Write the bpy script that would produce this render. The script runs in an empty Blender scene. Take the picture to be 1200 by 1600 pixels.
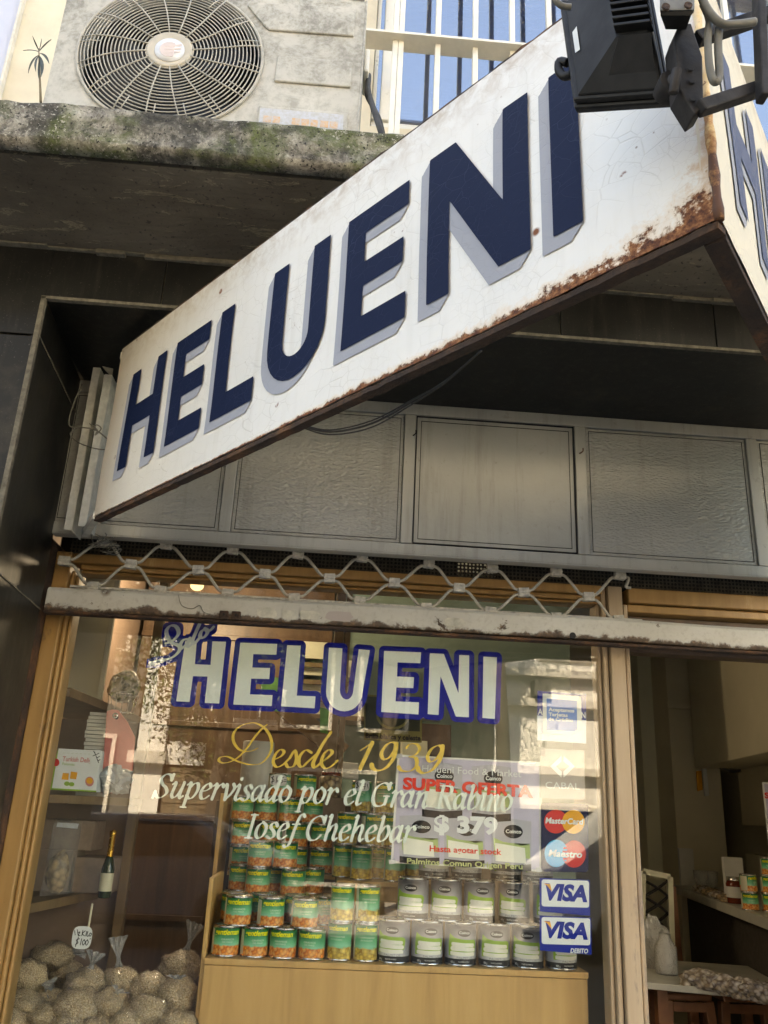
import bpy, bmesh, math, random
import numpy as np
from mathutils import Vector, Matrix
R = math.radians
random.seed(7)
S = bpy.context.scene
COL = S.collection

# ------------------------------------------------------------------ camera
CAM = np.array([0.0, -2.76, 1.6])
FPX = 1312.0
def _rot(y, p, r):
    f = np.array([math.sin(y)*math.cos(p), math.cos(y)*math.cos(p), math.sin(p)])
    rt = np.array([math.cos(y), -math.sin(y), 0.0]); up = np.cross(rt, f)
    r2 = rt*math.cos(r)+up*math.sin(r); u2 = -rt*math.sin(r)+up*math.cos(r)
    return r2, u2, f
RT, UP, FW = _rot(R(3.038), R(19.563), R(2.726))
cd = bpy.data.cameras.new("camera"); cam = bpy.data.objects.new("camera", cd); COL.objects.link(cam)
cam.matrix_world = Matrix(((RT[0], UP[0], -FW[0], CAM[0]), (RT[1], UP[1], -FW[1], CAM[1]), (RT[2], UP[2], -FW[2], CAM[2]), (0, 0, 0, 1)))
cd.sensor_fit = 'VERTICAL'; cd.sensor_height = 24.0; cd.lens = FPX/1600*24.0
cd.clip_start = 0.02; cd.clip_end = 600
S.camera = cam

# ------------------------------------------------------------------ world, sun, exposure
SUN_EL, SUN_AZ = 42.0, -18.0           # behind the shop's building: the pavement is in open shade
W = bpy.data.worlds.new("World"); S.world = W; W.use_nodes = True
wn = W.node_tree.nodes; wl = W.node_tree.links
sky = wn.new('ShaderNodeTexSky'); sky.sky_type = 'NISHITA'; sky.sun_disc = False
sky.sun_elevation = R(SUN_EL); sky.sun_rotation = R(SUN_AZ); sky.altitude = 20; sky.dust_density = 1.5; sky.ozone_density = 1.0
wn['Background'].inputs['Strength'].default_value = 0.15
wl.new(sky.outputs[0], wn['Background'].inputs[0])
sd = bpy.data.lights.new("sun", 'SUN'); sd.energy = 5.0; sd.angle = R(0.5); sd.color = (1.0, 0.94, 0.84)
sun = bpy.data.objects.new("sun", sd); COL.objects.link(sun)
_e, _a = R(SUN_EL), R(SUN_AZ)
_sv = Vector((math.sin(_a)*math.cos(_e), math.cos(_a)*math.cos(_e), math.sin(_e)))
sun.rotation_euler = _sv.to_track_quat('Z', 'Y').to_euler(); sun.location = (0, 0, 20)
S.view_settings.view_transform = 'Standard'; S.view_settings.look = 'None'
S.view_settings.exposure = 2.85; S.view_settings.gamma = 1.0
S.view_settings.use_white_balance = True; S.view_settings.white_balance_temperature = 8500; S.view_settings.white_balance_tint = 12
S.view_settings.use_curve_mapping = False
S.render.engine = 'CYCLES'
S.cycles.max_bounces = 8; S.cycles.transparent_max_bounces = 24; S.cycles.caustics_reflective = False
S.cycles.sample_clamp_indirect = 6.0

# ------------------------------------------------------------------ measuring helpers
def ray(px, py):
    return RT*((px-600)/FPX) - UP*((py-800)/FPX) + FW
def P(px, py, Y):                       # point of the world plane y = Y seen at that place of the photograph
    d = ray(px, py); t = (Y-CAM[1])/d[1]
    return CAM + d*t
def PZ(px, py, Z):
    d = ray(px, py); t = (Z-CAM[2])/d[2]
    return CAM + d*t
def XZ(px, py, Y):
    p = P(px, py, Y); return (p[0], p[2])

# ------------------------------------------------------------------ objects
ROOT = {}
def thing(name, label, cat, loc=(0, 0, 0), group=None, rotz=0.0):
    o = bpy.data.objects.new(name, None); COL.objects.link(o)
    o.location = loc; o.rotation_euler = (0, 0, rotz); o['label'] = label; o['category'] = cat
    o.empty_display_size = .05
    if group: o['group'] = group
    ROOT[o] = (tuple(loc), rotz)
    return o
def offset_of(p):
    while p.parent is not None: p = p.parent
    if p in ROOT: return ROOT[p]
    return ((0, 0, 0), 0)
def obj(name, mb, mat, parent=None, bevel=0.0, smooth=False, local=False, label=None, seg=2):
    V, Fc, SM = mb.v, mb.f, mb.s
    if parent is not None and not local:
        (ox, oy, oz), rz = offset_of(parent)
        c, s = math.cos(-rz), math.sin(-rz)
        V = [((x-ox)*c-(y-oy)*s, (x-ox)*s+(y-oy)*c, z-oz) for x, y, z in V]
    me = bpy.data.meshes.new(name)
    me.from_pydata([tuple(map(float, q)) for q in V], [], Fc)
    me.polygons.foreach_set('use_smooth', [bool(a or smooth) for a in SM])
    me.materials.append(mat)
    me.update()
    o = bpy.data.objects.new(name, me); COL.objects.link(o)
    if parent is not None: o.parent = parent
    if bevel:
        m = o.modifiers.new('bevel', 'BEVEL'); m.width = bevel; m.segments = seg; m.limit_method = 'ANGLE'; m.angle_limit = R(40)
        m.harden_normals = False
    if label: o['label'] = label
    return o
def tag(o, label, cat, group=None):
    o['label'] = label; o['category'] = cat
    if group: o['group'] = group
    return o
def struct(o, kind='structure'):
    o['kind'] = kind; return o
def origin(o, loc):                     # move a single-mesh thing's origin to its base
    v = Vector(loc); o.data.transform(Matrix.Translation(-v)); o.location = v; return o
def copy_tree(o, parent=None, **kw):
    c = o.copy(); COL.objects.link(c); c.parent = parent
    for ch in list(o.children): copy_tree(ch, c)
    return c

class MB:
    def __init__(s): s.v, s.f, s.s = [], [], []
    def add(s, vs, fs, sm=False):
        b = len(s.v); s.v += [tuple(map(float, q)) for q in vs]; s.f += [tuple(i+b for i in f) for f in fs]; s.s += [sm]*len(fs); return s
    def box(s, x0, x1, y0, y1, z0, z1):
        return s.add([(x0,y0,z0),(x1,y0,z0),(x1,y1,z0),(x0,y1,z0),(x0,y0,z1),(x1,y0,z1),(x1,y1,z1),(x0,y1,z1)],
                     [(0,3,2,1),(4,5,6,7),(0,1,5,4),(1,2,6,5),(2,3,7,6),(3,0,4,7)])
    def hexa(s, q):                      # eight corners: bottom ring then top ring
        return s.add(q, [(0,3,2,1),(4,5,6,7),(0,1,5,4),(1,2,6,5),(2,3,7,6),(3,0,4,7)])
    def quad(s, a, b, c, d): return s.add([a, b, c, d], [(0,1,2,3)])
    def beam(s, a, b, w, h, up=(0, 0, 1)):   # a rectangular bar from a to b
        a, b = Vector(a), Vector(b); d = (b-a).normalized(); u = Vector(up); r = d.cross(u)
        if r.length < 1e-4: r = d.cross(Vector((1, 0, 0)))
        r.normalize(); u = r.cross(d).normalized()
        q = []
        for p in (a, b):
            for i, j in ((-1,-1),(1,-1),(1,1),(-1,1)): q.append(p+r*(i*w/2)+u*(j*h/2))
        return s.add(q, [(0,1,2,3),(7,6,5,4),(0,4,5,1),(1,5,6,2),(2,6,7,3),(3,7,4,0)])
    def tube(s, pts, r, n=8, caps=True, closed=False):
        pts = [Vector(p) for p in pts]; m = len(pts); rr = r if hasattr(r, '__len__') else [r]*m
        vs, prev = [], None
        for i, p in enumerate(pts):
            if closed: d = pts[(i+1) % m]-pts[i-1]
            else: d = pts[min(i+1, m-1)]-pts[max(i-1, 0)]
            if d.length < 1e-9: d = Vector((0, 0, 1))
            d.normalize()
            if prev is None:
                a = Vector((0, 0, 1)) if abs(d.z) < .9 else Vector((1, 0, 0))
                u = a.cross(d).normalized()
            else:
                u = prev-d*prev.dot(d)
                u = u.normalized() if u.length > 1e-6 else Vector((1, 0, 0)).cross(d).normalized()
            prev = u; w = d.cross(u)
            for k in range(n):
                t = 2*math.pi*k/n; vs.append(p+u*(math.cos(t)*rr[i])+w*(math.sin(t)*rr[i]))
        fs = []
        for i in range(m if closed else m-1):
            j = (i+1) % m
            for k in range(n):
                l = (k+1) % n; fs.append((i*n+k, i*n+l, j*n+l, j*n+k))
        s.add(vs, fs, True)
        if caps and not closed:
            b = len(s.v)-m*n
            s.f.append(tuple(b+k for k in reversed(range(n)))); s.s.append(False)
            s.f.append(tuple(b+(m-1)*n+k for k in range(n))); s.s.append(False)
        return s
    def lathe(s, prof, c=(0, 0, 0), n=32, axis='z', smooth=True, cap=True):
        vs = []
        for r, h in prof:
            for k in range(n):
                t = 2*math.pi*k/n; x, y = r*math.cos(t), r*math.sin(t)
                if axis == 'z': q = (c[0]+x, c[1]+y, c[2]+h)
                elif axis == 'y': q = (c[0]+x, c[1]-h, c[2]+y)
                else: q = (c[0]+h, c[1]+x, c[2]+y)
                vs.append(q)
        fs = []
        for i in range(len(prof)-1):
            for k in range(n):
                l = (k+1) % n; fs.append((i*n+k, i*n+l, (i+1)*n+l, (i+1)*n+k))
        s.add(vs, fs, smooth)
        if cap:
            b = len(s.v)-len(vs)
            s.f.append(tuple(b+k for k in reversed(range(n)))); s.s.append(False)
            e = b+(len(prof)-1)*n
            s.f.append(tuple(e+k for k in range(n))); s.s.append(False)
        return s
    def prism(s, poly, fn, d):            # poly 2-D, fn maps (u, v, w) to 3-D, thickness d
        n = len(poly)
        bm = bmesh.new()
        a = [bm.verts.new(fn(u, v, 0)) for u, v in poly]; b = [bm.verts.new(fn(u, v, d)) for u, v in poly]
        bm.faces.new(a); bm.faces.new(list(reversed(b)))
        for i in range(n):
            j = (i+1) % n; bm.faces.new((a[j], a[i], b[i], b[j]))
        bmesh.ops.triangulate(bm, faces=[f for f in bm.faces if len(f.verts) > 4])
        bmesh.ops.recalc_face_normals(bm, faces=bm.faces)
        bm.verts.index_update()
        s.add([v.co[:] for v in bm.verts], [[v.index for v in f.verts] for f in bm.faces]); bm.free()
        return s
    def xform(s, M):
        s.v = [tuple(M @ Vector(q)) for q in s.v]; return s
    def jitter(s, a):
        s.v = [tuple(c+random.uniform(-a, a) for c in q) for q in s.v]; return s

# ------------------------------------------------------------------ 2-D shapes from distance fields
def smooth_path(pts, n=7, closed=False):
    pts = [np.array(p, float) for p in pts]
    if len(pts) < 3 and not closed: 
        a, b = pts[0], pts[-1]; return [a+(b-a)*t for t in np.linspace(0, 1, 4)]
    m = len(pts); out = []
    rng = range(m) if closed else range(m-1)
    for i in rng:
        if closed: p0, p1, p2, p3 = pts[i-1], pts[i], pts[(i+1) % m], pts[(i+2) % m]
        else: p0, p1, p2, p3 = pts[max(i-1, 0)], pts[i], pts[i+1], pts[min(i+2, m-1)]
        for k in range(n):
            t = k/n
            out.append(.5*((2*p1)+(-p0+p2)*t+(2*p0-5*p1+4*p2-p3)*t*t+(-p0+3*p1-3*p2+p3)*t**3))
    if not closed: out.append(pts[-1])
    return out
def nib(path, wmin, wmax, ang=20.0):     # radius along a pen path: broad nib held at an angle
    path = [np.array(p) for p in path]; out = []
    for i, p in enumerate(path):
        d = path[min(i+1, len(path)-1)]-path[max(i-1, 0)]
        th = math.atan2(d[1], d[0]) if np.hypot(*d) > 1e-9 else 0
        w = wmin+(wmax-wmin)*abs(math.sin(th-R(ang)))**1.3
        out.append((p[0], p[1], w/2))
    return out
def field(strokes, polys, x0, x1, y0, y1, h):
    nx, ny = int((x1-x0)/h)+2, int((y1-y0)/h)+2
    gx = x0+np.arange(nx)*h; gy = y0+np.arange(ny)*h
    D = np.full((ny, nx), 1e3)
    for st in strokes:
        for a, b in zip(st[:-1], st[1:]):
            m = max(a[2], b[2])+4*h
            i0 = max(int((min(a[0], b[0])-m-x0)/h), 0); i1 = min(int((max(a[0], b[0])+m-x0)/h)+2, nx)
            j0 = max(int((min(a[1], b[1])-m-y0)/h), 0); j1 = min(int((max(a[1], b[1])+m-y0)/h)+2, ny)
            if i1 <= i0 or j1 <= j0: continue
            X, Y = np.meshgrid(gx[i0:i1], gy[j0:j1])
            dx, dy = b[0]-a[0], b[1]-a[1]; L = dx*dx+dy*dy+1e-12
            t = np.clip(((X-a[0])*dx+(Y-a[1])*dy)/L, 0, 1)
            d = np.hypot(X-a[0]-dx*t, Y-a[1]-dy*t)-(a[2]+(b[2]-a[2])*t)
            D[j0:j1, i0:i1] = np.minimum(D[j0:j1, i0:i1], d)
    if polys:
        X, Y = np.meshgrid(gx, gy)
        for poly in polys:
            ins = np.zeros(X.shape, bool); dist = np.full(X.shape, 1e3); n = len(poly)
            for i in range(n):
                (ax, ay), (bx, by) = poly[i], poly[(i+1) % n]
                dx, dy = bx-ax, by-ay; L = dx*dx+dy*dy+1e-12
                t = np.clip(((X-ax)*dx+(Y-ay)*dy)/L, 0, 1)
                dist = np.minimum(dist, np.hypot(X-ax-dx*t, Y-ay-dy*t))
                c = ((ay > Y) != (by > Y)) & (X < (bx-ax)*(Y-ay)/((by-ay) if abs(by-ay) > 1e-12 else 1e-12)+ax)
                ins ^= c
            D = np.minimum(D, np.where(ins, -dist, dist))
    return gx, gy, D
def iso(gx, gy, D, fn, lvl=0.0, maxrun=10**6, mb=None):
    """mesh of the area where D < lvl; fn maps 2-D to 3-D"""
    mb = mb or MB(); F = D-lvl; ny, nx = F.shape
    F = np.where(np.abs(F) < 1e-7, 1e-7, F)
    ins = F < 0
    cnt = ins[:-1, :-1].astype(int)+ins[:-1, 1:]+ins[1:, :-1]+ins[1:, 1:]
    vs, fs = [], []
    for j in range(ny-1):
        row = cnt[j]; nz = np.nonzero(row)[0]
        if len(nz) == 0: continue
        i = 0; idx = list(nz); k = 0
        while k < len(idx):
            i = idx[k]
            if row[i] == 4:
                e = i
                while e+1 < nx-1 and row[e+1] == 4 and e-i < maxrun: e += 1
                b = len(vs)
                vs += [fn(gx[i], gy[j]), fn(gx[e+1], gy[j]), fn(gx[e+1], gy[j+1]), fn(gx[i], gy[j+1])]
                fs.append((b, b+1, b+2, b+3)); k += e-i+1
            else:
                c = [(gx[i], gy[j], F[j, i]), (gx[i+1], gy[j], F[j, i+1]), (gx[i+1], gy[j+1], F[j+1, i+1]), (gx[i], gy[j+1], F[j+1, i])]
                poly = []
                for q in range(4):
                    a, d = c[q], c[(q+1) % 4]
                    if a[2] < 0: poly.append((a[0], a[1]))
                    if (a[2] < 0) != (d[2] < 0):
                        t = a[2]/(a[2]-d[2]); poly.append((a[0]+(d[0]-a[0])*t, a[1]+(d[1]-a[1])*t))
                if len(poly) >= 3:
                    b = len(vs); vs += [fn(*p) for p in poly]; fs.append(tuple(range(b, b+len(poly))))
                k += 1
    mb.add(vs, fs); return mb
def bounds(strokes, polys, pad):
    xs, ys = [], []
    for st in strokes:
        for q in st: xs.append(q[0]); ys.append(q[1])
    for p in polys:
        for q in p: xs.append(q[0]); ys.append(q[1])
    return min(xs)-pad, max(xs)+pad, min(ys)-pad, max(ys)+pad
def shape(strokes, polys, fn, h, lvl=0.0, pad=.01, maxrun=10**6, mb=None):
    x0, x1, y0, y1 = bounds(strokes, polys, pad+max(lvl, 0))
    gx, gy, D = field(strokes, polys, x0, x1, y0, y1, h)
    return iso(gx, gy, D, fn, lvl, maxrun, mb)

# built-in font text as flat triangles: returns MB in a 2-D frame (x, y, 0)
_TC = {}
def font2d(body, bold=0.0, shear=0.0, spacing=1.0):
    key = (body, bold, shear, spacing)
    if key not in _TC:
        c = bpy.data.curves.new('lettering', 'FONT'); c.body = body; c.size = 1; c.fill_mode = 'FRONT'
        c.offset = bold; c.shear = shear; c.space_character = spacing; c.resolution_u = 3
        o = bpy.data.objects.new('lettering', c); COL.objects.link(o)
        dg = bpy.context.evaluated_depsgraph_get(); dg.update()
        me = bpy.data.meshes.new_from_object(o.evaluated_get(dg))
        vs = [(v.co.x, v.co.y) for v in me.vertices]; fs = [tuple(p.vertices) for p in me.polygons]
        bpy.data.objects.remove(o); bpy.data.curves.remove(c); bpy.data.meshes.remove(me)
        _TC[key] = (vs, fs)
    return _TC[key]
def text_in(body, x0, x1, y0, y1, fn, bold=0.0, shear=0.0, mb=None, cap=None, spacing=1.0):
    """lay the text into the box x0..x1, y0..y1 (baseline to cap height when cap is given)"""
    vs, fs = font2d(body, bold, shear, spacing)
    xs = [v[0] for v in vs]; ys = [v[1] for v in vs]
    ax, bx = min(xs), max(xs); ay, by = (min(ys), max(ys)) if cap is None else (0.0, cap)
    sx = (x1-x0)/(bx-ax); sy = (y1-y0)/(by-ay)
    mb = mb or MB()
    mb.add([fn(x0+(x-ax)*sx, y0+(y-ay)*sy) for x, y in vs], fs)
    return mb
# ------------------------------------------------------------------ materials
class NT:
    def __init__(s, name):
        s.m = bpy.data.materials.new(name); s.m.use_nodes = True
        s.t = s.m.node_tree; s.n = s.t.nodes; s.b = s.n['Principled BSDF']; s.out = s.n['Material Output']
        s._tc = None
    def new(s, ty, **k):
        n = s.n.new(ty)
        for a, v in k.items(): setattr(n, a, v)
        return n
    def put(s, sock, v):
        if isinstance(v, bpy.types.NodeSocket): s.t.links.new(v, sock)
        elif v is not None:
            if hasattr(v, '__len__') and len(v) == 3 and sock.type == 'RGBA': v = (*v, 1)
            if sock.type == 'RGBA' and not hasattr(v, '__len__'): v = (v, v, v, 1)
            sock.default_value = v
    def co(s, kind='Object', scale=None, rot=None, loc=None):
        if s._tc is None: s._tc = s.new('ShaderNodeTexCoord')
        o = s._tc.outputs[kind]
        if scale or rot or loc:
            m = s.new('ShaderNodeMapping'); s.put(m.inputs[0], o)
            if loc: m.inputs['Location'].default_value = loc
            if rot: m.inputs['Rotation'].default_value = rot
            if scale: m.inputs['Scale'].default_value = scale
            o = m.outputs[0]
        return o
    def noise(s, scale, detail=4, rough=.55, vec=None, dist=0.0):
        n = s.new('ShaderNodeTexNoise'); n.inputs['Scale'].default_value = scale; n.inputs['Detail'].default_value = detail
        n.inputs['Roughness'].default_value = rough; n.inputs['Distortion'].default_value = dist
        s.put(n.inputs['Vector'], vec if vec is not None else s.co()); return n.outputs[0]
    def voro(s, scale, vec=None, feature='F1', rnd=1.0, out='Distance'):
        n = s.new('ShaderNodeTexVoronoi', feature=feature); n.inputs['Scale'].default_value = scale; n.inputs['Randomness'].default_value = rnd
        s.put(n.inputs['Vector'], vec if vec is not None else s.co()); return n.outputs[out]
    def wave(s, scale, dist=0, dscale=1, detail=2, vec=None, dirn='X'):
        n = s.new('ShaderNodeTexWave', bands_direction=dirn); n.inputs['Scale'].default_value = scale
        n.inputs['Distortion'].default_value = dist; n.inputs['Detail Scale'].default_value = dscale; n.inputs['Detail'].default_value = detail
        s.put(n.inputs['Vector'], vec if vec is not None else s.co()); return n.outputs[1]
    def ramp(s, f, stops, interp='LINEAR'):
        n = s.new('ShaderNodeValToRGB'); r = n.color_ramp; r.interpolation = interp
        while len(r.elements) > 2: r.elements.remove(r.elements[-1])
        for i, (p, c) in enumerate(stops):
            if i >= 2: e = r.elements.new(p)
            else: e = r.elements[i]; e.position = p
            if not hasattr(c, '__len__'): c = (c, c, c)
            e.color = (*c[:3], 1)
        s.put(n.inputs[0], f); return n.outputs[0]
    def mix(s, f, a, b, blend='MIX'):
        n = s.new('ShaderNodeMix', data_type='RGBA', blend_type=blend)
        s.put(n.inputs[0], f); s.put(n.inputs[6], a); s.put(n.inputs[7], b); return n.outputs[2]
    def math(s, op, a, b=None, c=None, clamp=False):
        n = s.new('ShaderNodeMath', operation=op, use_clamp=clamp); s.put(n.inputs[0], a)
        if b is not None: s.put(n.inputs[1], b)
        if c is not None: s.put(n.inputs[2], c)
        return n.outputs[0]
    def sep(s, v):
        n = s.new('ShaderNodeSeparateXYZ'); s.put(n.inputs[0], v); return n.outputs
    def bump(s, h, strength=.3, dist=.01, prev=None):
        n = s.new('ShaderNodeBump'); n.inputs['Strength'].default_value = strength; n.inputs['Distance'].default_value = dist
        s.put(n.inputs['Height'], h)
        if prev is not None: s.put(n.inputs['Normal'], prev)
        return n.outputs[0]
    def fin(s, col=None, rough=None, metal=None, normal=None, **kw):
        b = s.b
        if col is not None: s.put(b.inputs['Base Color'], col)
        if rough is not None: s.put(b.inputs['Roughness'], rough)
        if metal is not None: s.put(b.inputs['Metallic'], metal)
        if normal is not None: s.put(b.inputs['Normal'], normal)
        for k, v in kw.items(): s.put(b.inputs[k.replace('_', ' ')], v)
        return s.m
M = {}
def plain(name, col, rough=.5, metal=0.0, var=.12, scale=30, bump=.0, spec=None):
    t = NT(name); n = t.noise(scale, 5, .6)
    lo = tuple(c*(1-var) for c in col); hi = tuple(min(c*(1+var), 1) for c in col)
    c = t.ramp(n, [(.3, lo), (.7, hi)])
    nm = t.bump(n, bump, .002) if bump else None
    r = t.ramp(n, [(.3, min(rough+.06, 1)), (.7, max(rough-.06, 0))])
    m = t.fin(c, r, metal, nm)
    if spec is not None: t.b.inputs['Specular IOR Level'].default_value = spec
    M[name] = m; return m

# black polished stone facing, dusty and streaked
t = NT('black_stone')
v = t.co()
n1 = t.noise(3, 6, .65, v); n2 = t.noise(40, 4, .6, t.co(scale=(1, 1, .12))); n3 = t.noise(220, 2, .5, v)
c = t.ramp(n1, [(.35, (.004, .004, .0035)), (.58, (.010, .0095, .008)), (.78, (.055, .047, .032))])
c = t.mix(t.ramp(n2, [(.52, 0), (.8, .45)]), c, (.050, .046, .036))
c = t.mix(t.ramp(n3, [(.68, 0), (.74, .5)]), c, (.12, .11, .09))
M['black_stone'] = t.fin(c, t.ramp(n1, [(.3, .34), (.8, .65)]), 0, t.bump(t.noise(8, 5, .6, v), .15, .01)); t.b.inputs['Specular IOR Level'].default_value = .28
# mortar between the slabs
plain('mortar', (.13, .115, .085), .9, var=.35, scale=60, bump=.4)
# old render of the soffit: brown-grey, peeling flakes
t = NT('peeling_render'); v = t.co()
n1 = t.noise(2.2, 6, .6, v); n2 = t.noise(8, 9, .72, t.co(scale=(.55, 2.2, 1)), .8)
c = t.ramp(n1, [(.3, (.060, .050, .036)), (.5, (.125, .104, .075)), (.72, (.21, .18, .135))])
fl = t.ramp(n2, [(.575, 0), (.585, 1), (.60, .5), (.66, 0)])
c = t.mix(t.math('MULTIPLY', fl, .8), c, (.36, .31, .21))
c = t.mix(t.ramp(t.noise(70, 3, .6, v), [(.60, 0), (.70, .8)]), c, (.03, .024, .018))
M['peeling_render'] = t.fin(c, .85, 0, t.bump(n2, .9, .02))
# slab edge: cement with moss, lichen, black crust and flaking paint
t = NT('mossy_concrete'); v = t.co()
n1 = t.noise(3.3, 5, .6, v, .4); n2 = t.noise(14, 8, .72, v, .3); n3 = t.noise(60, 6, .7, v); n4 = t.noise(5.5, 6, .65, t.co(loc=(3, 1, 7)), .5)
c = t.ramp(n2, [(.34, (.030, .028, .022)), (.46, (.10, .092, .075)), (.53, (.22, .20, .165)), (.64, (.48, .44, .36))])
moss = t.math('MULTIPLY', t.ramp(n4, [(.46, 0), (.60, 1)]), t.ramp(n3, [(.32, .35), (.6, 1)]))
c = t.mix(t.math('MULTIPLY', moss, .85), c, t.mix(n3, (.040, .062, .012), (.17, .20, .06)))
c = t.mix(t.ramp(n1, [(.60, 0), (.67, .85)]), c, (.42, .36, .26))
c = t.mix(t.ramp(t.noise(120, 3, .6, v), [(.58, 0), (.66, 1)]), c, (.028, .026, .022))
c = t.mix(t.math('MULTIPLY', t.ramp(t.noise(95, 6, .8, t.co(loc=(2, 2, 2))), [(.57, 0), (.60, 1)]), t.ramp(n1, [(.42, .15), (.58, 1)])), c, (.60, .56, .47))
hh = t.math('ADD', t.math('MULTIPLY', n2, 1.0), t.math('MULTIPLY', n3, .5))
M['mossy_concrete'] = t.fin(c, .95, 0, t.bump(hh, .9, .02))
# cream render of the upper wall
t = NT('cream_render'); v = t.co()
n1 = t.noise(1.8, 6, .6, v); n2 = t.noise(16, 6, .65, v)
c = t.ramp(n1, [(.3, (.56, .47, .34)), (.55, (.70, .62, .47)), (.8, (.76, .70, .58))])
c = t.mix(t.ramp(n2, [(.60, 0), (.74, .5)]), c, (.50, .46, .38))
M['cream_render'] = t.fin(c, .85, 0, t.bump(n2, .25, .006))
t = NT('pale_blue_render'); v = t.co(); n1 = t.noise(6, 6, .6, v)
M['pale_blue_render'] = t.fin(t.ramp(n1, [(.3, (.50, .53, .64)), (.75, (.62, .64, .72))]), .85, 0, t.bump(n1, .2, .005))
# air conditioner casing: grey-beige, blotched with black mould running down
t = NT('mouldy_casing'); v = t.co()
n1 = t.noise(7, 9, .78, v, .3); n2 = t.noise(55, 5, .7, v); n3 = t.noise(18, 5, .6, t.co(scale=(1, 1, .15)))
c = t.ramp(t.noise(3, 4, .6, v), [(.3, (.43, .41, .36)), (.7, (.56, .54, .48))])
z = t.sep(t.co())[2]; up = t.ramp(z, [(.10, .45), (.66, 1.0)])
mask = t.math('MULTIPLY', t.ramp(n1, [(.42, 0), (.56, 1)]), t.ramp(n2, [(.36, .3), (.56, 1)]))
mask = t.math('MULTIPLY', mask, up)
c = t.mix(t.math('MULTIPLY', mask, .8), c, (.155, .145, .115))
c = t.mix(t.ramp(n3, [(.60, 0), (.75, .4)]), c, (.24, .225, .18))
M['mouldy_casing'] = t.fin(c, .65, 0, t.bump(n2, .1, .003))
plain('grille_plastic', (.42, .39, .33), .55, var=.2, scale=25)
plain('hub_plastic', (.50, .45, .36), .5, var=.12, scale=12)
plain('fan_dark', (.008, .008, .009), .45, var=.2)
plain('black_rubber', (.02, .02, .02), .5, var=.2)
plain('badge_white', (.72, .73, .76), .35, var=.05)
plain('badge_mark', (.62, .52, .48), .45, var=.06)
t = NT('faded_label'); v = t.co()
c = t.mix(t.ramp(t.noise(70, 5, .7, v), [(.4, 0), (.6, .7)]), (.48, .50, .55), (.40, .39, .35)); M['faded_label'] = t.fin(c, .6)
t = NT('faded_orange'); v = t.co()
c = t.mix(t.ramp(t.noise(90, 5, .7, v), [(.36, 0), (.60, .8)]), (.60, .36, .18), (.47, .46, .45)); M['faded_orange'] = t.fin(c, .6)
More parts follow.
